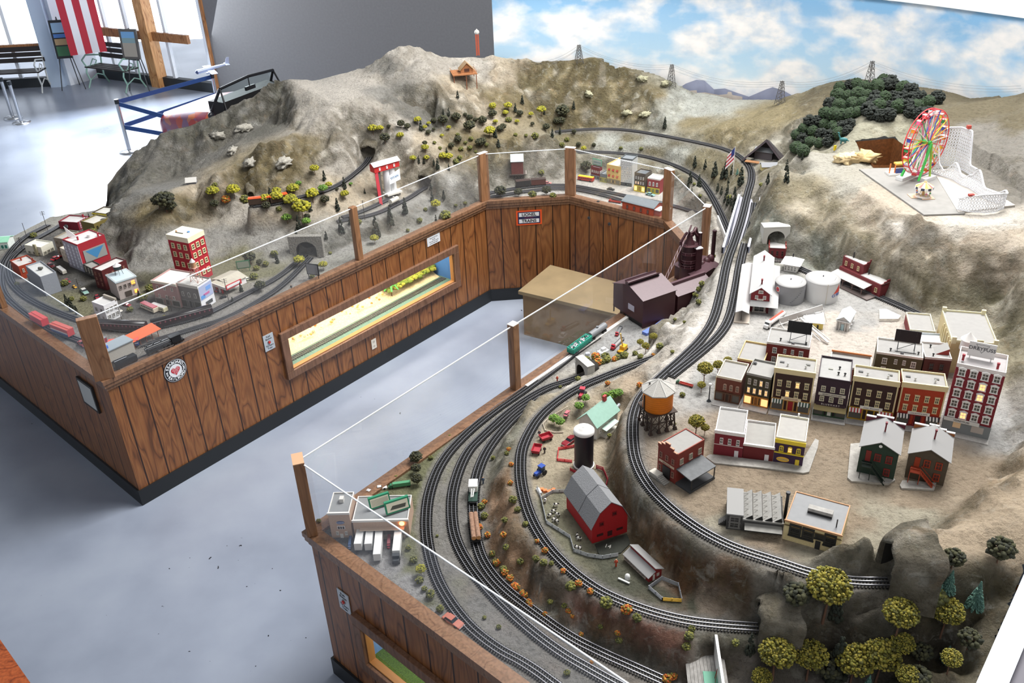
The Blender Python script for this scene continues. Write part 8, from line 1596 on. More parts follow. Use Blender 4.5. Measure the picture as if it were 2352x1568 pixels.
mb.bar((-.03,-.048,.02),(L+.01,-.048,.02),.003,.003,wd); mb.build('deck',o)
for x in (-.02,L*.5,L):
    for y in (-.04,.1): mb=MB(); mb.bar((x,y,-.14 if y<0 else -.06),(x,y,-.004),.007,.007,mat('#7d4c33',.7)); mb.build('stilt',o)
mb=MB(); gable_mesh(mb,L*.6,.10,.035,.055,wd,x0=L*.28,y0=.0); mb.build('cabin_wall',o); mb=MB(); gable_roof(mb,L*.6,.10,.035,.055,mat('#9a7a50',.7),x0=L*.28,y0=.0,e=.012); mb.build('cabin_roof',o); mb=MB(); mb.box(L*.45,L*.7,-.002,0,.006,.04,mat('#4a2c20',.6)); mb.build('door',o)
p=hit(440,420); B=Bld('gabled_house','small grey shed with a pale roof on the mountain shoulder above the left town',(430,430),(452,428),p.z,cat='house',h=.05,depth=.06); mb=MB(); gable_mesh(mb,B.w,B.d,.045,.025,mat('#6d6f78',.7),'x'); B.part(mb,'wall'); mb=MB(); gable_roof(mb,B.w,B.d,.045,.025,mat('#c9c6c0',.7),'x'); B.part(mb,'roof')
def pylon(px,pb,pt,lab):
    p=hit(px,pb+9); T=top_z(p.x,p.y,pt)-p.z; o=empty('power_pylon',p,.3,lab,'pylon','pylons along the ridge'); g=mat('#55524f',.6); mb=MB(); w0,w1=.035,.010
    for sx_ in (-1,1):
        for sy_ in (-1,1): mb.bar((sx_*w0,sy_*w0,-.01),(sx_*w1,sy_*w1,T),.0035,.0035,g)
    for k in range(6):
        t0,t1=k/6,(k+1)/6; a,b=w0+(w1-w0)*t0,w0+(w1-w0)*t1
        for s in (-1,1): mb.bar((-a,s*a,T*t0),(b,s*b,T*t1),.0025,.0025,g); mb.bar((a,s*a,T*t0),(-b,s*b,T*t1),.0025,.0025,g); mb.bar((s*a,-a,T*t0),(s*b,b,T*t1),.0025,.0025,g)
    mb.build('lattice_mast',o); mb=MB()
    for zz in (.98,.84,.70): mb.bar((-.022,0,T*zz),(.022,0,T*zz),.004,.003,g)
    mb.build('cross_arms',o); return p+Vector((0,0,T))
T_=[pylon(1330,134,103,'tallest-set dark lattice pylon on the ridge left of the mural mountains'),pylon(1541,190,148,'dark lattice pylon at the end of the long green ridge'),pylon(1791,230,186,'dark lattice pylon in the dip of the ridge'),pylon(1994,196,140,'dark lattice pylon above the forest')]
ends=[on_line(1200,138,RP)+Vector((0,0,.0))]+T_+[on_line(2345,197,RP)]
for i in range(len(ends)-1):
    o=empty('power_lines',ends[i],0,['thin power lines sagging left of the first pylon','thin power lines between the first and second pylon from the left','thin power lines between the second and third pylon from the left','thin power lines between the third pylon and the forest pylon','thin power lines from the forest pylon to the right edge'][i],'power line')
    for k,(dz,dx) in enumerate(((0,0),(-.02,.01),(-.04,-.01))):
        a=Vector((dx,0,dz)); b=ends[i+1]-ends[i]+Vector((dx,0,dz)); pts_=[a.lerp(b,t/14)-Vector((0,0,.07*4*(t/14)*(1-t/14))) for t in range(15)]; mb=MB(); mb.tube(pts_,.0011,mat('#77797c',.6),4); mb.build('wire',o)
def mural_shape(pxs,c,lab,name,off):
    line=[(x-.02*off,y-.02*off) for x,y in MUR]; P=[on_line(x,y,line) for x,y in pxs]; c0=P[0].copy(); mb=MB(); n=len(P)//2
    base=[on_line(x,255,line) for x,_ in pxs]
    for i in range(len(P)-1): mb.face([P[i]-c0,P[i+1]-c0,base[i+1]-c0,base[i]-c0],mat(c,.9,0,0,.12,0,9))
    q=mb.build(name,mural); q.location=c0; tag(q,lab)
mural_shape([(1555,205),(1575,192),(1600,183),(1618,185),(1640,205),(1665,203),(1690,212),(1720,222),(1760,205),(1775,200),(1800,208),(1830,225)],'#8b90a6','painted violet mountains','painted_mountains',.10)
mural_shape([(1585,208),(1600,207),(1601,213),(1620,212),(1650,218),(1670,216),(1672,211),(1680,211),(1682,218),(1705,222)],'#c3b8ad','painted pale city','painted_city',.2)
def crown_blobs(mb,n,rx,rz_,z0,r0,r1,cols,seed,shape='round'):
    R=random.Random(seed)
    for k in range(n):
        u=R.uniform(-1,1); a=R.uniform(0,2*PI); q=R.uniform(.55,1)**.5; s=math.sqrt(1-u*u)
        if shape=='flat' and u<-.3: u=-.3
        mb.ball((rx*q*s*math.cos(a),rx*q*s*math.sin(a),z0+rz_*q*u),R.uniform(r0,r1),cols[R.randrange(len(cols))],1,(1,1,.85),.6,k+seed*7,2)
def tree_proto(kind,var):
    o=bpy.data.objects.new('tree',None); mb=MB(); R=random.Random(var*13+5); C_=lambda *h:[mat(x,.95,0,0,.2,0,200) for x in h]
    if kind in 'yg':
        cols=C_('#a59d2c','#8f8d2a','#77752a') if kind=='y' else C_('#6f8f3a','#5d7d34','#4f6a30')
        crown_blobs(mb,150,.42,.27,.70,.06,.12,cols,var,'flat'); tr=(.02,.5); nm='leafy_tree'
    elif kind=='Y':
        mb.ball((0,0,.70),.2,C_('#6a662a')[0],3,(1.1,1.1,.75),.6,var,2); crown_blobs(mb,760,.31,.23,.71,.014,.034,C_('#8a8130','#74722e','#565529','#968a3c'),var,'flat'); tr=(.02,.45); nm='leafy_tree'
    elif kind=='d': crown_blobs(mb,130,.42,.30,.66,.06,.11,C_('#3c3d2a','#33352a','#46462f'),var); tr=(.02,.5); nm='leafy_tree'
    elif kind=='c':
        for k in range(60): t=R.random(); a=R.uniform(0,2*PI); r=.13*(1-t)**.7+.01; mb.ball((r*math.cos(a),r*math.sin(a),.06+.9*t),.055*(1.2-t*.7),C_('#2b3025','#242a22')[k%2],1,(1,1,1.5),.6,k,2)
        tr=(.02,.1); nm='cypress_tree'
    elif kind=='s':
        cols=C_('#56796f','#6b8f80','#48685f')
        for k in range(240): t=R.random()**1.3; a=R.uniform(0,2*PI); r=.24*(1-t)+.01; p0=Vector((.0,.0,.12+.86*t)); p1=p0+Vector((r*math.cos(a),r*math.sin(a),-.05+.0*t)); mb.bar(p0,p1,.03,.03,cols[k%3])
        mb.lathe([(.15,.12),(.11,.4),(.05,.75),(.0,1.0)],cols[2],10,caps=False); tr=(.02,.15); nm='spruce_tree'
    elif kind in 'bo':
        cols=C_('#5d5f33','#4c4f30','#77763a') if kind=='b' else C_('#b56a2c','#a84c2a','#c98a3a','#6f6f34')
        crown_blobs(mb,90,.42,.34,.38,.08,.16,cols,var); tr=None; nm='shrub'
    elif kind=='f':
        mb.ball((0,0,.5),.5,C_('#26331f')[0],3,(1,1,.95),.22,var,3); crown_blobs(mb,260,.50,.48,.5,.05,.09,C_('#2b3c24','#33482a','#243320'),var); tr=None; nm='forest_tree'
    elif kind=='F':
        crown_blobs(mb,150,.44,.44,.5,.07,.14,C_('#1f2420','#262b25'),var); tr=None; nm='forest_tree'
    me=mb.build('crown',o)
    if tr:
        mb=MB(); tk=mat('#6e5140',.9); mb.cyl((0,0,-.05),(.02,0,tr[1]),tr[0]*1.3,tk,6,tr[0]*.7)
        if kind in 'ygYd':
            for k in range(4): a=k*PI/2+var; mb.cyl((.01,0,tr[1]*.8),(.2*math.cos(a),.2*math.sin(a),tr[1]+.12),tr[0]*.7,tk,5,tr[0]*.4)
        mb.build('trunk',o)
    COL.objects.link(o); o.name=nm; return o
PROTO={}; USED=set(); TREES=[]
def tree(px,py,kind,hpx,area):
    """px,py foot of the tree; hpx its height in the photograph"""
    p=hit(px,py); p.z=max(p.z,.9); dist=math.sqrt(p.x**2+p.y**2+(CH-p.z)**2); el=math.asin((CH-p.z)/dist); S=hpx*dist/FPX/math.cos(el)
    if kind in 'bofF': S=hpx*dist/FPX
    v=len(TREES)%3; k=(kind,v)
    if k not in PROTO: PROTO[k]=tree_proto(kind,v)
    if k in USED: o=copy_tree(PROTO[k])
    else: o=PROTO[k]; USED.add(k)
    o.location=p+Vector((0,0,-.08*S if kind in 'fF' else -.01*S)); o.scale=(S,S,S); o.rotation_euler=(0,0,(len(TREES)*1.37)%6.28); TREES.append((o,px,kind,area)); return o
A_='on the slope above the coaling tower'
def Vw(ox,oy,s,L): return [(ox+x/s,oy+y/s,*r) for x,y,*r in L]
for x,y,k,h in Vw(600,60,3.92,[(1010,980,'y',22),(1075,960,'y',16),(1118,1060,'d',24),(1255,1030,'y',18),(1262,920,'d',18),(1320,940,'d',16),(1150,925,'d',10),(1412,890,'y',18),(1440,940,'c',24),(1510,900,'y',10),(1555,880,'d',13),(1640,900,'d',24),(1690,805,'c',18),(1770,650,'c',18),(1640,800,'c',14),(1475,940,'y',12),(1508,985,'d',13),(1555,950,'d',9),(1760,870,'d',22),(1838,820,'d',10),(1880,860,'d',16),(1930,870,'d',12),(1690,940,'y',11),(1880,960,'d',27),(1995,900,'d',22),(2085,760,'y',17),(2085,835,'d',20),(2225,770,'y',20),(2200,815,'y',14),(2288,770,'c',15),(2110,890,'y',12),(2225,860,'b',14),(2150,960,'d',16),(2110,1000,'c',22),(2060,1010,'y',26),(1770,990,'b',10),(1775,1060,'d',18),(1890,1030,'b',12),(1630,1010,'y',10),(1970,1100,'d',22),(1475,1080,'d',12),(1480,1140,'y',18),(1715,1110,'d',15),(1800,1120,'b',12),(1670,1140,'c',13),(1880,1110,'b',12),(2140,1090,'c',18),(1370,1230,'y',16),(1420,1235,'c',18),(1490,1220,'y',14),(1465,1240,'c',16),(1640,1220,'y',20),(1690,1225,'y',20),(1590,1290,'c',26),(1555,1250,'c',14),(1755,1240,'b',16),(1790,1200,'b',13),(1690,1300,'c',16),(1550,1310,'b',10),(2290,990,'b',10),(1610,1110,'b',9),(1840,1060,'b',9),(2030,1080,'b',10),(1930,1140,'b',8),(1560,1060,'b',9)]): tree(x,y,k,h,'on the wooded mountain slope')
for x,y,k,h in Vw(1100,60,3.409,[(110,665,'y',14),(108,725,'d',18),(232,665,'y',18),(210,710,'y',14),(285,670,'c',20),(340,615,'c',22),(320,715,'d',16),(332,710,'y',10),(408,715,'y',12),(490,705,'y',22),(512,690,'c',12),(655,735,'d',33),(640,785,'d',22),(610,780,'d',18),(742,655,'c',20),(1455,800,'c',26),(528,825,'d',18),(420,785,'d',10),(575,870,'c',20),(440,880,'b',18),(370,865,'b',9),(150,950,'c',20),(190,820,'d',16),(125,870,'c',24),(85,870,'y',18),(25,950,'d',22),(300,770,'y',11),(635,845,'c',16),(745,850,'d',12),(820,985,'y',13),(780,950,'d',12),(900,950,'d',10),(1110,965,'b',9),(1270,970,'b',9),(490,1160,'b',14),(170,1350,'d',28),(310,1340,'d',20),(420,1340,'b',20),(530,1330,'d',22),(580,1345,'b',16),(840,1150,'d',26),(30,770,'d',16),(240,745,'b',12),(690,900,'b',12),(650,940,'b',12)]): tree(x,y,k,h,'on the hill behind the village')
for x,y,k,h in Vw(1560,320,5.227,[(185,335,'c',26),(310,355,'c',22),(420,465,'c',38),(445,430,'c',20),(510,470,'c',24),(545,480,'c',40),(580,340,'c',15),(630,415,'c',20),(697,425,'s',15),(735,555,'c',42),(590,530,'c',15),(460,630,'c',20),(505,665,'c',20),(575,660,'c',23),(665,680,'c',22),(130,520,'c',27),(238,570,'c',28),(105,600,'c',18),(150,640,'c',12),(355,905,'c',14),(580,800,'c',25),(620,790,'c',22),(665,800,'c',28),(640,880,'c',20),(545,760,'c',18),(560,450,'c',26),(1060,535,'c',25),(1285,370,'c',24),(1285,510,'c',34),(1475,250,'c',15),(980,560,'b',10),(600,720,'b',14),(250,690,'b',9),(180,550,'b',8)]): tree(x,y,k,h,'between the two upper tracks')
for x,y,k,h in Vw(440,300,4.612,[(1310,470,'y',22),(1410,530,'c',24),(1140,600,'g',14),(1620,610,'c',26),(1460,620,'y',16),(1400,680,'g',22),(1630,730,'y',20),(1545,640,'d',8),(1690,590,'g',9),(1420,790,'d',22),(1290,760,'y',30),(1090,700,'y',28),(910,700,'y',20),(915,780,'y',28),(850,770,'c',36),(790,790,'y',24),(800,850,'d',20),(1060,830,'y',32),(1185,940,'y',42),(1265,860,'c',24),(1020,700,'c',16),(1020,990,'g',22),(1225,1020,'g',20),(1230,950,'d',15),(1140,1040,'c',32),(1115,1140,'c',22),(1550,850,'c',30),(1590,1080,'c',36),(1680,1000,'c',20),(240,730,'y',28),(255,830,'d',20),(460,720,'y',30),(370,760,'o',20),(250,590,'b',12),(1380,1240,'c',30),(1270,1200,'b',14),(630,1420,'d',28),(725,1430,'d',14),(790,1430,'b',14),(910,1400,'c',24),(880,1330,'b',18),(1150,1440,'y',24),(1400,1480,'y',20),(1280,1560,'b',12),(1470,1310,'b',9),(930,850,'b',14),(1430,1160,'c',22),(570,760,'b',22)]): tree(x,y,k,h,'near the left mountain shelf')
for x,y,k,h in Vw(800,300,6.03,[(790,1140,'c',36),(590,1320,'c',45),(395,1480,'c',50),(1165,980,'c',24),(1325,950,'c',22),(1215,1270,'c',18),(1220,1110,'y',24),(1350,1230,'b',28),(1070,1110,'b',10),(990,1270,'b',14),(825,1400,'b',10),(370,1568,'y',20),(1620,1020,'b',9),(1490,1050,'b',8),(150,1290,'b',14),(230,870,'c',12),(1145,830,'c',20)]): tree(x,y,k,h,'above the long framed window')
for x,y,k,h in [(384,488,'d',44),(367,480,'d',30),(395,490,'d',28),(155,700,'c',24),(167,715,'c',30),(178,722,'c',20),(193,690,'b',14),(383,748,'Y',24),(245,690,'b',14),(320,680,'c',16),(330,690,'b',20),(345,668,'b',20),(358,660,'b',18),(555,670,'c',22),(535,695,'c',14),(600,670,'d',24),(584,640,'b',18),(300,715,'b',14),(150,655,'b',16),(165,690,'b',12),(78,545,'b',14),(205,500,'c',10),(215,540,'b',20),(225,560,'b',16),(590,620,'b',14),(40,655,'b',10)]: tree(x,y,k,h,'in and above the left town')
for x,y,k,h in [(1273,975,'g',22),(1286,981,'g',20),(1393,925,'g',22),(1408,920,'g',22),(1420,915,'g',20),(1330,945,'g',20),(1345,925,'g',18),(1400,1003,'b',12),(1597,1002,'Y',48),(1618,1000,'Y',26),(1617,880,'Y',48),(1648,862,'Y',34),(1610,902,'Y',26),(1670,845,'Y',26),(1567,910,'b',14),(1550,975,'b',7),(1500,790,'Y',26),(1482,812,'Y',26),(1470,800,'Y',22),(1515,800,'b',18),(1510,755,'b',12)]: tree(x,y,k,h,'around the farm and town edge')
for x,y,k,h in [(1890,1425,'Y',100),(1825,1395,'d',44),(1918,1422,'c',58),(2120,1362,'s',52),(2147,1352,'s',42),(2176,1360,'s',46),(2118,1382,'o',32),(2150,1385,'b',42),(2236,1397,'s',56),(2054,1470,'Y',78),(2160,1460,'Y',72),(2062,1520,'Y',54),(1775,1560,'Y',76),(1852,1562,'Y',72),(2010,1568,'Y',80),(1950,1580,'Y',80),(2175,1548,'Y',46),(1917,1562,'c',86),(1895,1560,'d',46),(2112,1520,'d',32),(2220,1492,'d',36),(2290,1292,'d',46),(2185,1305,'d',36),(2110,1292,'d',22),(2075,1590,'Y',50),(1745,1590,'Y',44),(1722,1500,'c',40),(2172,1520,'s',34),(2345,1365,'o',26),(1990,1590,'s',36),(2100,1585,'d',40)]: tree(x,y,k,h,'on the lower right rocks')
for x,y,k,h in Vw(1280,720,8.4,[(570,930,'b',18),(640,1040,'b',20),(740,880,'o',22),(780,980,'o',20),(900,830,'o',9),(930,870,'b',20),(960,930,'b',20),(860,960,'b',16),(1100,910,'o',14),(1160,880,'b',16),(1290,850,'b',20),(680,1080,'b',14),(400,1290,'b',14),(970,1370,'o',13),(1590,1410,'o',15),(2220,760,'b',10),(1740,680,'o',10),(60,1430,'b',8),(1850,820,'o',10),(1600,860,'b',14),(1500,800,'b',14)]): tree(x,y,k,h,'beside the mill yard')
for x,y,k,h in Vw(620,1000,2.76,[(1480,640,'o',16),(1515,95,'o',12),(1530,190,'o',12),(1525,310,'o',14),(1540,420,'b',20),(1570,480,'b',16),(1340,460,'b',18),(1360,520,'b',18),(1330,590,'o',16),(1380,640,'o',16),(1360,430,'o',14),(1410,760,'b',16),(1440,820,'o',18),(1490,880,'o',18),(1550,960,'o',16),(1600,1010,'o',16),(1640,1060,'o',14),(1500,120,'b',12),(1620,570,'b',14),(1415,150,'b',12),(930,180,'d',26),(930,240,'d',20),(935,310,'d',22),(1020,150,'b',12),(800,270,'b',10),(880,720,'b',14),(910,800,'b',18),(960,880,'y',18),(950,930,'b',20),(1020,1020,'b',22),(980,980,'b',14),(1080,1110,'b',18),(310,550,'b',12),(1060,640,'b',7),(1140,10,'b',9),(1450,1220,'b',12),(1360,1160,'b',10)]): tree(x,y,k,h,'by the front tracks')
for x,y,k,h in Vw(1100,1180,3.36,[(200,60,'b',16),(210,270,'b',16),(450,220,'o',12),(510,295,'o',16),(440,360,'b',18),(500,390,'b',18),(560,390,'b',12),(650,450,'o',14),(710,580,'b',26),(770,550,'o',18),(860,610,'o',16),(980,710,'b',30),(1140,760,'o',26),(1220,820,'b',22),(1620,960,'b',22),(1600,1040,'b',20),(1640,900,'b',16),(550,690,'b',14),(690,760,'o',14),(660,720,'b',14),(720,800,'o',11),(940,880,'b',12),(1070,930,'o',14),(1080,990,'b',16),(400,710,'o',12),(130,380,'b',16),(190,440,'b',18),(240,510,'o',18),(290,580,'o',18),(350,640,'o',18),(510,780,'o',12),(100,320,'o',14),(1450,1290,'o',22),(1500,1270,'o',18),(320,380,'b',16),(790,940,'o',12),(870,1150,'o',9),(680,1240,'b',16),(1980,1010,'b',18)]): tree(x,y,k,h,'on the orange cliff face')
for x,y,k,h in [(1624,606,'o',9),(1617,618,'b',9),(1627,615,'b',8),(1610,635,'b',14),(1612,655,'b',14),(1622,640,'b',8),(1605,668,'b',14),(1596,680,'b',12),(1602,682,'b',9),(1581,686,'b',9),(1604,697,'b',14),(1550,736,'b',9),(1572,742,'b',9),(1660,655,'b',4),(1640,590,'b',8)]: tree(x,y,k,h,'on the pale slope above the mill')
R_=random.Random(11)
fp=[(1928,208),(1948,202),(1965,200),(1985,205),(1922,225),(1945,225),(1968,222),(1990,222),(1905,245),(1925,247),(1945,248),(1962,245),(1980,240),(1893,265),(1912,268),(1932,270),(1950,268),(1970,262),(1990,258),(1875,285),(1893,290),(1913,292),(1932,295),(1950,290),(1858,285),(1866,305),(1885,312),(1905,315),(1925,312),(1945,305),(1845,300),(1842,325),(1860,330),(1880,332),(1900,330),(1830,315),(1828,345),(1843,352),(1920,300),(1955,240)]
fd=[(2012,205),(2032,202),(2052,200),(2072,208),(2090,215),(2010,225),(2030,228),(2050,225),(2070,230),(2092,232),(2112,228),(2130,240),(2150,232),(1998,248),(2018,250),(2040,248),(2062,252),(2082,252),(2102,250),(2122,262),(2000,268),(2020,272),(2040,270),(2088,262),(2110,268),(2130,262),(2005,240),(2060,238),(2028,188),(2045,190)]
for x,y in fp: tree(x,y+6,'f' if R_.random()<.75 else 'F',R_.uniform(22,30),'left of the forest pylon')
for x,y in fd: tree(x,y+6,'F' if R_.random()<.62 else 'f',R_.uniform(22,31),'right of the forest pylon')
KN={'y':('yellow-green tree','tree'),'Y':('mossy yellow-green tree','tree'),'g':('bright green tree','tree'),'d':('dark bushy tree','tree'),'c':('slim dark cypress','tree'),'s':('blue-green spruce','tree'),'b':('small olive shrub','shrub'),'o':('orange autumn shrub','shrub'),'f':('round green foam tree','tree'),'F':('round blackish foam tree','tree')}
ORD=lambda n:{1:'first',2:'second',3:'third'}.get(n,'%d%s'%(n,'th' if 10<n%100<20 else {1:'st',2:'nd',3:'rd'}.get(n%10,'th')))
grp={}
for t in TREES: grp.setdefault((t[2],t[3]),[]).append(t)
for (k,ar),L in grp.items():
    L.sort(key=lambda t:t[1])
    for i,t in enumerate(L):
        lab='%s %s'%(KN[k][0],ar) if len(L)==1 else '%s %s, %s'%(KN[k][0],ar,'leftmost of them' if i==0 else 'rightmost of them' if i==len(L)-1 else ORD(i+1)+' from the left'); tag(t[0],lab,KN[k][1],KN[k][0]+'s '+ar)
for i,(px,pb,pt) in enumerate([(62,546,512),(110,530,485),(52,575,545),(190,690,640),(395,715,680),(525,690,640),(280,735,705),(838,505,460)]):
    p=hit(px,pb); T=top_z(p.x,p.y,pt)-p.z; o=empty('utility_pole',p,.4,['thin street pole by the far left track','wooden pole at the far edge of the left town','wooden pole beside the diner','pole with cross arms over the left town street','pole with cross arms in front of the pink brick shop','pole with cross arms right of the gas station','pole behind the small white building','pole beside the mine track above the rim'][i],'pole'); mb=MB(); mb.cyl((0,0,0),(0,0,T),.0022,mat('#3c3833',.7),6); mb.build('mast',o)
    if i: mb=MB(); [mb.bar((-.018,0,T*z),(.018,0,T*z),.002,.002,mat('#4a453e',.7)) for z in (.97,.90,.83)]; mb.build('cross_arms',o)
for i,(px,py,s) in enumerate([(500,310,.9),(560,293,1.0),(577,372,1.0),(655,372,1.2),(535,345,1.0),(1352,215,.8),(1475,180,.8),(1440,258,.7),(1482,262,.8),(1530,190,.8)]):
    p=hit(px,py+6); mb=MB(); mb.ball((0,0,.02),.055*s,mat('#a09c92' if i<5 else '#9d9a80',.95,0,0,.25,.8,60),3,(1.3,.7,.6),.9,i,1.6); tag(mb.build('boulder',None,p,.4*i),['pale boulder high on the left mountain back slope','pale squared boulder on the dark back slope','small pale boulder on the olive hill crest','large squared pale boulder on the olive hill','flat grey boulder in the left back valley','diamond-shaped pale rock on the green ridge','pale rock scar near the ridge top','narrow pale rock on the green hillside, left of two','narrow pale rock on the green hillside, right of two','pale rock below the second pylon'][i],'boulder')

p=hit(1683,402); T=top_z(p.x,p.y,337)-p.z; o=empty('flag_pole',p,0,'small pole with a red white and blue striped flag beside the track bend','flag pole'); mb=MB(); mb.cyl((0,0,0),(0,0,T),.0025,mat('#e0e0de',.4),6); mb.build('pole',o); mb=MB(); h=T*.5
for k in range(7): 
    a=T-h*k/7; b=T-h*(k+1)/7; mb.face([(0,0,a),(-.055-.012*k/7,.004,a-.07),(-.055-.012*k/7,.004,b-.07),(0,0,b)],mat('#b83a48' if k%2 else '#e6dedf',.7))
mb.face([(0,-.001,T),(-.026,.001,T-.033),(-.026,.001,T-.033-h*.5),(0,-.001,T-h*.5)],mat('#2c3a78',.7)); mb.build('flag',o)
def standboard(px0,px1,py,top,fc,bc,lab,z=None):
    a=at(px0,py,.96); b=at(px1,py+ (4 if px1>700 else -4),.96); d=b-a; L=d.length; T=top_z(a.x,a.y,top)-.96; o=empty('billboard',a,math.atan2(d.y,d.x),lab,'billboard'); mb=MB(); mb.box(0,L,0,.006,T*.3,T,mat(fc,.6))
    for x in (.01,L-.01): mb.box(x-.002,x+.002,.001,.005,0,T*.3,mat(fc,.6))
    mb.build('frame',o); mb=MB(); mb.box(.006,L-.006,-.001,0,T*.3+.006,T-.006,mat(bc,.6)); mb.build('face',o)
standboard(546,577,625,601,'#2f6a48','#8f9788','green framed billboard behind the gas station'); standboard(707,735,640,604,'#26282a','#85878a','grey board with a black frame right of the stone portal')
def plaque(i,px,py,w,h,m,name,lab,y=.002,th=.004,cat='sign'):
    x,z=loc_on(i,px,py); a,rz=PAN[i][1],PAN[i][2]; p=Vector(a)+Vector((math.cos(rz)*x-math.sin(rz)*y,math.sin(rz)*x+math.cos(rz)*y,z)); o=empty(name,p,rz,lab,cat); mb=MB(); mb.box(-w/2,w/2,0,th,-h/2,h/2,m); mb.build('plate',o); return o
def tx(o,s,size,x,z,c,y,bold=0,ext=.0004): return text_mesh(s,size,mat(c,.5),(-x,y,z),(PI/2,0,PI),o,ext=ext,bold=bold)
o=plaque(5,1215,499,.225,.135,mat('#e0531c',.5),'railroad_sign','orange framed sign reading LIONEL ELECTRIC TRAINS on the far wood panel'); 
def pl(o,x0,x1,z0,z1,y0,y1,c,nm): mb=MB(); mb.box(x0,x1,y0,y1,z0,z1,mat(c,.5)); mb.build(nm,o)
pl(o,-.098,.098,-.055,.055,.004,.0048,'#1d1f45','blue_field'); pl(o,-.088,.088,.012,.047,.0048,.0056,'#dcdde0','upper_panel'); pl(o,-.088,.088,-.047,-.012,.0048,.0056,'#dcdde0','lower_panel')
tx(o,'LIONEL',.038,0,.029,'#16161c',.006,.0012); tx(o,'TRAINS',.038,0,-.030,'#16161c',.006,.0012); tx(o,'ELECTRIC',.018,0,0,'#7a2a4a',.0055)
x,z=loc_on(6,402,850); a,rz=PAN[6][1],PAN[6][2]; p=Vector(a)+Vector((math.cos(rz)*x,math.sin(rz)*x,z)); o=empty('railroad_sign',p,rz,'round black and white SEABOARD RAILROAD sign with a red heart','sign')
def disc(r,y,c,nm,n=40): mb=MB(); mb.cyl((0,y,0),(0,y+.0015,0),r,mat(c,.4),n,sm=False); return mb.build(nm,o)
R0=.082; disc(R0,.001,'#14161c','back_disc'); disc(R0*.95,.0026,'#e3e6ea','white_ring'); disc(R0*.90,.0042,'#17191f','black_ring'); disc(R0*.56,.0058,'#e3e6ea','centre_disc')
hp=[]
for i in range(28): t=2*PI*i/28; hp.append((16*math.sin(t)**3/17,(13*math.cos(t)-5*math.cos(2*t)-2*math.cos(3*t)-math.cos(4*t))/17))
mb=MB(); s_=R0*.42; mb.mesh([(x_*s_,.0082,z_*s_) for x_,z_ in hp]+[(0,.0082,0)],[(i,(i+1)%28,28) for i in range(28)],mat('#c0263a',.5)); mb.build('red_heart',o)
for j,s in enumerate(('THROUGH','THE HEART','OF THE','SOUTH')): tx(o,s,.010,0,.016-.011*j,'#ead0d4',.0085)
def arc(s,r,a0,a1,size,flip=False):
    L=[]
    for k,ch in enumerate(s):
        t=a0+(a1-a0)*k/(len(s)-1); q=Vector((-r*math.sin(t),.0062,r*math.cos(t))); L.append(text_mesh(ch,size,mat('#e6e8ea',.5),q,(PI/2,0,PI),None,ext=.0004,bold=.0008)); L[-1].rotation_euler=(Matrix.Rotation(-t-(PI if flip else 0),4,'Y')@Matrix.Rotation(PI,4,'Z')@Matrix.Rotation(PI/2,4,'X')).to_euler()
    return join_meshes(L,'lettering',o)
arc('SEABOARD',R0*.73,-1.05,1.05,R0*.33); arc('RAILROAD',R0*.73,PI+1.05,PI-1.05,R0*.33,True); arc('AIR',R0*.73,-1.75,-1.42,R0*.2); arc('LINE',R0*.73,1.38,1.78,R0*.2)
def push(i,px,py,lab,s=1):
    o=plaque(i,px,py,.085*s,.125*s,mat('#b9c0c6',.35,.2),'instruction_plate',lab); 
    for t,zz in (('Push',.045),('Button',.027),('To Start',-.026),('Train',-.046)): tx(o,t,.019*s,0,zz*s,'#1c2024',.0045)
    mb=MB(); mb.cyl((0,.004,.0),(0,.012,.0),.009*s,mat('#c03028',.4),14); mb.build('red_button',o); mb=MB(); mb.cyl((0,.004,0),(0,.006,0),.014*s,mat('#8b8e92',.3,.6),14); mb.build('button_ring',o)
push(6,617,785,'grey plate with a red button left of the long framed window'); push(0,792,1380,'grey plate with a red button left of the near framed window')
o=plaque(6,995,550,.15,.075,mat('#d3d6d9',.5),'notice_plate','white notice plate with lines of small print above the long window')
for j,s in enumerate(('Please Do Not Touch','the glass','If the train is not running','push the button again')): tx(o,s,.0105,0,.022-.015*j,'#3a3e44',.0045)
o=plaque(6,858,789,.05,.085,mat('#d8d2c6',.5),'wall_outlet','cream double wall outlet below the long framed window',cat='outlet')
for zz in (-.02,.02):
    mb=MB(); mb.cyl((0,.004,zz),(0,.0052,zz),.013,mat('#c6bfb2',.5),14); q=mb.build('socket',o); mb=MB(); mb.box(-.005,-.003,.005,.0058,zz-.003,zz+.004,mat('#222222',.6)); mb.box(.003,.005,.005,.0058,zz-.003,zz+.004,mat('#222222',.6)); mb.build('slots',q)
o=plaque(7,206,905,.21,.20,mat('#1d1a18',.5),'framed_notice','black framed notice on the shaded left side of the table',th=.014,cat='frame'); pl(o,-.088,.088,-.082,.082,.014,.015,'#b9bab6','paper')
for i_,(px,py) in enumerate([(1353,500),(1400,514)]): 
    x,z=loc_on(4,px,py); a,rz=PAN[4][1],PAN[4][2]; p=Vector(a)+Vector((math.cos(rz)*x,math.sin(rz)*x,z)); mb=MB(); mb.cyl((0,.0,0),(0,.006,0),.014,mat('#5c6066',.4,.5),14); mb.cyl((0,.006,0),(0,.014,0),.006,mat('#33373c',.4),10); tag(mb.build('wall_socket',None,p,rz),['small grey round socket on the far panel, left one','small grey round socket on the far panel, right one'][i_],'socket')
z=.42; q=[at(1190,668,z),at(1264,608,z),at(1500,668,z),at(1420,722,z)]; c0=q[0].copy(); o=empty('box_bench',(c0.x,c0.y,0),0,'tan plywood box bench in the aisle behind the glass','bench')
tn=mat('#827052',.6,0,0,.12,0,6); P=[(p.x-c0.x,p.y-c0.y) for p in q]; q3=at(1420,722,z)
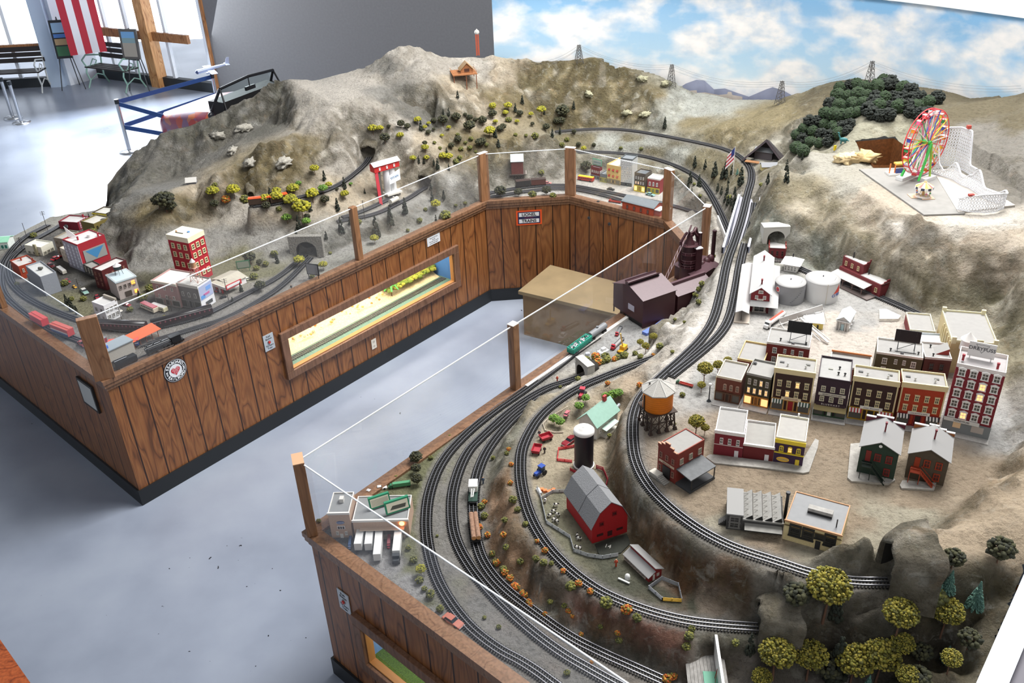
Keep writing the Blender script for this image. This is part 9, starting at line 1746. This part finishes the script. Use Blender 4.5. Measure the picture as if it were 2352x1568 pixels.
mb=MB(); mb.prism(P[::-1],z-.03,z,tn); mb.build('seat_top',o); cx_=sum(p[0] for p in P)/4; cy_=sum(p[1] for p in P)/4
mb=MB(); mb.prism([(cx_+(x-cx_)*.93,cy_+(y-cy_)*.93) for x,y in P][::-1],0,z-.03,mat('#7d6343',.6,0,0,.12,0,6)); mb.build('box_side',o)
a=Vector(at(2352,1318,1.36)); b=Vector(at(2242,1568,1.29)); d=(b-a).normalized(); a=a-d*1.4; b=b+d*1.0; n_=Vector((-d.y,d.x,0)); 
if n_.x<0: n_=-n_
mb=MB(); L=(b-a).length; mb.mesh([(p_.x,p_.y,p_.z) for p_ in (a,b,b+n_*.085,a+n_*.085)]+[(p_.x,p_.y,0) for p_ in (a,b,b+n_*.085,a+n_*.085)],[(0,1,2,3),(4,7,6,5),(0,4,5,1),(1,5,6,2),(2,6,7,3),(3,7,4,0)],mat('#e6eef4',.4)); o=mb.build('trim_1'); struct(o,'white trim board along the near right edge of the table')
w0,w1=a+n_*.085,b+n_*.085; w2=w1+n_*3; w3=w0+n_*3; mb=MB(); mb.mesh([(w0.x,w0.y,w0.z-.03),(w1.x,w1.y,w1.z-.03),(w2.x,w2.y,w1.z-.03),(w3.x,w3.y,w0.z-.03)],[(0,1,2,3)],mat('#77747c',.7)); mb.face([(w0.x,w0.y,0),(w1.x,w1.y,0),(w1.x,w1.y,w1.z-.03),(w0.x,w0.y,w0.z-.03)],mat('#77747c',.7)); struct(mb.build('trim_2'),'grey ledge beyond the white trim board')
hw=wood_mat('hand_rail_wood','#a8552a','#94461f','#6e3216',rough=.35)
a=at(-30,1425,1.1); b=at(82,1585,1.1); d=b-a; rz=math.atan2(d.y,d.x); mb=MB(); mb.box(-.3,d.length+.3,-.16,0,-.05,.0,hw); o=mb.build('hand_rail',None,a,rz); tag(o,'orange brown wooden handrail at the lower left corner','handrail')
for x in (0.0,d.length+.1): mb=MB(); mb.box(x-.03,x+.03,-.11,-.05,-1.1,-.05,hw); mb.build('rail_post',o)
p=hit(1625,1545); m_=at(1620,1545,1.02); mb=MB()
o=empty('viewing_deck',m_,-.1,'weathered grey plank deck with a white sign board at the bottom edge','deck')
for k in range(11): mb=MB(); mb.box(-.07+k*.0135,-.07+k*.0135+.0125,-.16,.10-.006*(k%3),0,.006,mat('#8d8a86',.85,0,0,.2)); mb.build('plank',o)
mb=MB(); mb.box(.040,.050,-.16,.105,.006,.09,mat('#e4e2e0',.5)); mb.build('sign_board',o); mb=MB(); mb.box(-.01,.04,-.16,.0,.006,.010,mat('#5a9a80',.6)); mb.build('green_mat',o); mb=MB(); 
for s in (-.01,.01): mb.bar((.03,-.04+s,.01),(.036,-.03,.06),.002,.002,mat('#8a3c2c',.6))
mb.build('small_easel',o)
wa,wb,wc,wd=WALLP
chrome=mat('#c3c6ca',.2,.9)
def stanchion(px,pb,pt,lab,plane=False):
    p=at(px,pb,0); T=top_z(p.x,p.y,pt); o=empty('stanchion',p,0,lab,'stanchion','belt barrier posts'); mb=MB(); mb.lathe([(.14,0),(.135,.012),(.03,.028)],chrome,28); mb.build('base',o); mb=MB(); mb.lathe([(.026,.02),(.026,T-.05)],chrome,16); mb.build('post',o); mb=MB(); mb.lathe([(.03,T-.06),(.03,T)],mat('#1a2026',.4),16); mb.build('belt_head',o); return p,T
p1,t1=stanchion(298,349,228,'chrome belt post with the blue belts, standing alone left of the car'); p2,t2=stanchion(505,262,170,'chrome belt post by the grey wall under the model airplane'); p3,t3=stanchion(412,350,266,'chrome belt post in front of the painted car')
stanchion(50,282,186,'chrome post at the far left, right one of the pair'); stanchion(30,270,178,'chrome post at the far left, left one of the pair')
def belt(a,za,b,zb,lab):
    mb=MB(); a=Vector((a.x,a.y,za)); b=Vector((b.x,b.y,zb)); d=(b-a); mb.hexa([Vector((0,0,-.03)),d+Vector((0,0,-.03)),d+Vector((.004,.004,-.03)),Vector((.004,.004,-.03)),Vector((0,0,.03)),d+Vector((0,0,.03)),d+Vector((.004,.004,.03)),Vector((.004,.004,.03))],mat('#1c3f78',.6)); tag(mb.build('barrier_belt',None,a),lab,'belt')
belt(p1,t1-.04,p2,t2-.04,'upper blue belt running from the lone post to the post by the wall'); belt(p1,t1*.5,p2,t2*.5,'lower blue belt towards the post by the wall'); belt(p1,t1-.06,p3,t3-.04,'upper blue belt running in front of the painted car'); belt(p1,t1*.48,p3,t3*.45,'lower blue belt in front of the painted car')
p=Vector((p2.x,p2.y,t2+.06)); o=empty('model_airplane',p,math.radians(28),'silver blue model airplane on a stand beside the grey wall','airplane'); bl=mat('#a9b4cc',.3,.3)
mb=MB(); mb.cyl((-.2,0,.0),(.28,0,.06),.035,bl,14,.012); mb.ball((-.2,0,0),.035,mat('#2c3c60',.4),2); mb.build('fuselage',o); mb=MB(); mb.hexa([(-.06,-.32,.0),(.03,-.32,.0),(.06,.32,.0),(-.06,.32,.0),(-.06,-.32,.008),(.03,-.32,.008),(.06,.32,.008),(-.06,.32,.008)],bl); mb.build('wing',o)
mb=MB(); mb.hexa([(.22,-.003,.05),(.29,-.003,.06),(.29,.003,.06),(.22,.003,.05),(.26,-.003,.15),(.30,-.003,.15),(.30,.003,.15),(.26,.003,.15)],bl); mb.box(.22,.28,-.1,.1,.055,.06,bl); mb.build('tail_fin',o)
for s in (-1,1): mb=MB(); mb.cyl((-.1,s*.12,-.01),(-.02,s*.12,-.01),.014,bl,10); mb.build('engine',o)
mb=MB(); mb.cyl((-.02,0,-.1),(-.02,0,0),.006,chrome,8); mb.build('stand_rod',o)
def bench(px,py,rz,L,slat,ends,lab):
    p=at(px,py,0); o=empty('park_bench',p,rz,lab,'bench'); s=.8; sm=mat(slat,.6); em=mat(ends,.5)
    for k in range(4): mb=MB(); mb.box(-L/2,L/2,-.30+k*.085,-.30+k*.085+.06,.34,.36,sm); mb.build('seat_slat',o)
    for k in range(3): mb=MB(); mb.hexa([(-L/2,.04+k*.02,.46+k*.09),(L/2,.04+k*.02,.46+k*.09),(L/2,.06+k*.02,.46+k*.09),(-L/2,.06+k*.02,.46+k*.09),(-L/2,.05+k*.02,.53+k*.09),(L/2,.05+k*.02,.53+k*.09),(L/2,.07+k*.02,.53+k*.09),(-L/2,.07+k*.02,.53+k*.09)],sm); mb.build('back_slat',o)
    for x in (-L/2+.03,L/2-.03):
        mb=MB(); mb.tube([(x,-.34,0),(x,-.27,.12),(x,-.31,.26),(x,-.28,.35),(x,-.34,.48),(x,-.24,.55),(x,.02,.5)],.014,em,8); mb.tube([(x,.10,0),(x,.02,.15),(x,.03,.34),(x,.10,.74)],.014,em,8); mb.tube([(x,-.28,.35),(x,.03,.35)],.014,em,8); mb.tube([(x,-.2,.36),(x,-.12,.46),(x,-.05,.42),(x,-.1,.36)],.009,em,6); mb.tube([(x,-.27,.12),(x,-.1,.2),(x,.02,.15)],.010,em,6); mb.build('iron_end',o)
b1=wb-wc; bench(283,197,math.atan2((wa-wb).y,(wa-wb).x),1.0,'#2c2826','#8fb5a8','slatted bench with pale green scrolled iron ends by the window'); bench(20,208,math.atan2((wc-wd).y,(wc-wd).x),1.5,'#241d1b','#c3c8c8','dark slatted bench with silver iron ends at the far left window')
def easel(px,pb,cz,w,h,rz,fc,lab,top):
    p=at(px,pb,0); T=top_z(p.x,p.y,top); o=empty('display_easel',p,rz,lab,'easel'); g=mat('#3a3c40',.4)
    for q in ((-.2,-.05,0),(.2,-.05,0),(0,.3,0)): mb=MB(); mb.cyl(q,(0,.05,T),.009,g,6); mb.build('leg',o)
    mb=MB(); mb.hexa([(-w/2,-.05,cz-h/2),(w/2,-.05,cz-h/2),(w/2,-.02,cz-h/2),(-w/2,-.02,cz-h/2),(-w/2,-.0,cz+h/2),(w/2,-.0,cz+h/2),(w/2,.03,cz+h/2),(-w/2,.03,cz+h/2)],mat(fc,.5)); f=mb.build('picture_board',o); return o,f
o,f=easel(325,208,.78,.34,.48,-.3,'#55524f','black easel with a grey framed beach picture by the window',66)
def pic(f,w,h,cz,rows):
    z0=cz-h/2
    for zz,z1,c in rows:
        y0=-.051+.05*(zz-z0)/h; y1=-.051+.05*(z1-z0)/h
        mb=MB(); mb.face([(-w/2,y0-.001,zz),(w/2,y0-.001,zz),(w/2,y1-.001,z1),(-w/2,y1-.001,z1)],mat(c,.6)); mb.build('picture',f)
pic(f,.26,.48,.78,[(.58,.80,'#a29b8f'),(.80,.88,'#7f9a9e'),(.88,.98,'#6fa0cc')])
o,f=easel(172,205,.85,.26,.62,.1,'#1e2226','dark easel poster with blue and green pictures partly behind the flag',40); pic(f,.2,.62,.85,[(.58,.74,'#3a6a48'),(.76,.86,'#a8906a'),(.88,.94,'#4a78b8'),(.96,1.12,'#8fb3d0')])
q=at(200,185,0)*1.0; n2=Vector((q.x,q.y,0)).normalized(); u=Vector((n2.y,-n2.x,0)); ctr=Vector((q.x,q.y,0))-n2*.9; line=[(ctr.x-u.x*3,ctr.y-u.y*3),(ctr.x+u.x*3,ctr.y+u.y*3)]
TL_=on_line(120,0,line); TR_=on_line(222,0,line); BL_=on_line(163,130,line); BR_=on_line(246,116,line); xa=(BL_.x+BR_.x)/2; wF=(BR_-BL_).length; zb=(BL_.z+BR_.z)/2; o=empty('hanging_flag',(BL_.x,BL_.y,zb),math.atan2(u.y,u.x),'large red and white striped flag hanging vertically by the windows','flag')
for k in range(5):
    mb=MB(); x0=wF*k/5; 
    for j in range(14): 
        z0,z1=j*.11,(j+1)*.11; f_=lambda x,z:.012*math.sin(x*22+z*3); mb.face([(x0,f_(x0,z0),z0),(x0+wF/5,f_(x0+wF/5,z0),z0),(x0+wF/5,f_(x0+wF/5,z1),z1),(x0,f_(x0,z1),z1)],mat('#b5303f' if k%2==0 else '#e6e6ec',.8),True)
    mb.build('red_stripe' if k%2==0 else 'white_stripe',o)
c_=at(588,362,0); o=empty('convertible_car',(c_.x+.35,c_.y+.15,0),math.radians(152),'red patchwork-painted convertible car with a black interior behind the mountain','car'); 
m,N,L_n,b=newmat('patchwork_paint'); tc=N.new('ShaderNodeTexCoord'); v=N.new('ShaderNodeTexVoronoi'); v.inputs['Scale'].default_value=9; L_n.new(tc.outputs['Object'],v.inputs['Vector']); r=ramp(N,[(0,'#8c2f33'),(.3,'#a83b30'),(.5,'#b8652f'),(.7,'#6f5a78'),(1,'#8f2c38')]); sep=N.new('ShaderNodeSeparateColor'); L_n.new(v.outputs['Color'],sep.inputs[0]); L_n.new(sep.outputs[0],r.inputs[0]); L_n.new(r.outputs[0],b.inputs['Base Color']); b.inputs['Roughness'].default_value=.3
art=m; W_=.72
def secs(L): 
    vs=[];fs=[]
    for x,hw_,z0,z1 in L: vs+=[(x,-hw_,z0),(x,hw_,z0),(x,hw_,z1-.07),(x,hw_*.86,z1),(x,-hw_*.86,z1),(x,-hw_,z1-.07)]
    n=len(L)
    for i in range(n-1):
        for k in range(6): fs.append((i*6+k,i*6+(k+1)%6,(i+1)*6+(k+1)%6,(i+1)*6+k))
    fs+=[tuple(range(6))[::-1],tuple(range((n-1)*6,n*6))]; return vs,fs
mb=MB(); mb.mesh(*secs([(-1.6,.56,.25,.52),(-1.45,.62,.16,.60),(-.9,.64,.14,.64),(-.35,.64,.14,.64)]),art,True); mb.mesh(*secs([(.55,.64,.14,.66),(1.1,.62,.14,.62),(1.55,.58,.18,.55),(1.65,.52,.25,.46)]),art,True); mb.box(-.4,.6,-.64,-.58,.14,.62,art); mb.box(-.4,.6,.58,.64,.14,.62,art); mb.build('body',o,bevel=.015)
mb=MB(); mb.box(-.38,.6,-.58,.58,.2,.3,mat('#141416',.7)); mb.box(.36,.62,-.57,.57,.3,.80,mat('#0d0d0f',.7)); mb.box(-.38,-.25,-.55,.55,.3,.72,mat('#141416',.7)); mb.build('interior',o)
for s in (-1,1): mb=MB(); mb.hexa([(-.1,s*.3-.2,.3),(.2,s*.3-.2,.3),(.2,s*.3+.2,.3),(-.1,s*.3+.2,.3),(-.22,s*.3-.2,.75),(-.1,s*.3-.2,.75),(-.1,s*.3+.2,.75),(-.22,s*.3+.2,.75)],mat('#1a1a1d',.6)); mb.build('seat',o)
mb=MB(); mb.tube([(.62,-.58,.62),(.42,-.52,.96),(.40,0,1.0),(.42,.52,.96),(.62,.58,.62)],.02,mat('#15161a',.4),8); 
for s in (-1,1): mb.tube([(.42,s*.52,.96),(.3,s*.58,.62)],.012,mat('#15161a',.4),6)
mb.build('windscreen_frame',o); mb=MB(); mb.face([(.62,-.56,.63),(.62,.56,.63),(.42,.5,.96),(.40,0,.99),(.42,-.5,.96)],glass_mat('car_glass',(.8,.88,.86),.06)); mb.build('windscreen',o)
mb=MB(); mb.box(.38,.41,-.09,.09,.83,.88,mat('#1b1c20',.4)); mb.bar((.40,0,.88),(.40,0,.98),.01,.01,mat('#1b1c20',.4)); mb.build('mirror',o)
for x in (-1.05,1.1):
    for s in (-1,1): mb=MB(); mb.cyl((x,s*.52,.2),(x,s*.645,.2),.2,mat('#1a1a1b',.7),24); mb.cyl((x,s*.645,.2),(x,s*.655,.2),.13,mat('#d8d8da',.4),20); mb.build('wheel',o)
mb=MB(); mb.ball((.48,.70,.66),.05,mat('#22242a',.3),2,(.7,1,1)); mb.build('wing_mirror',o)
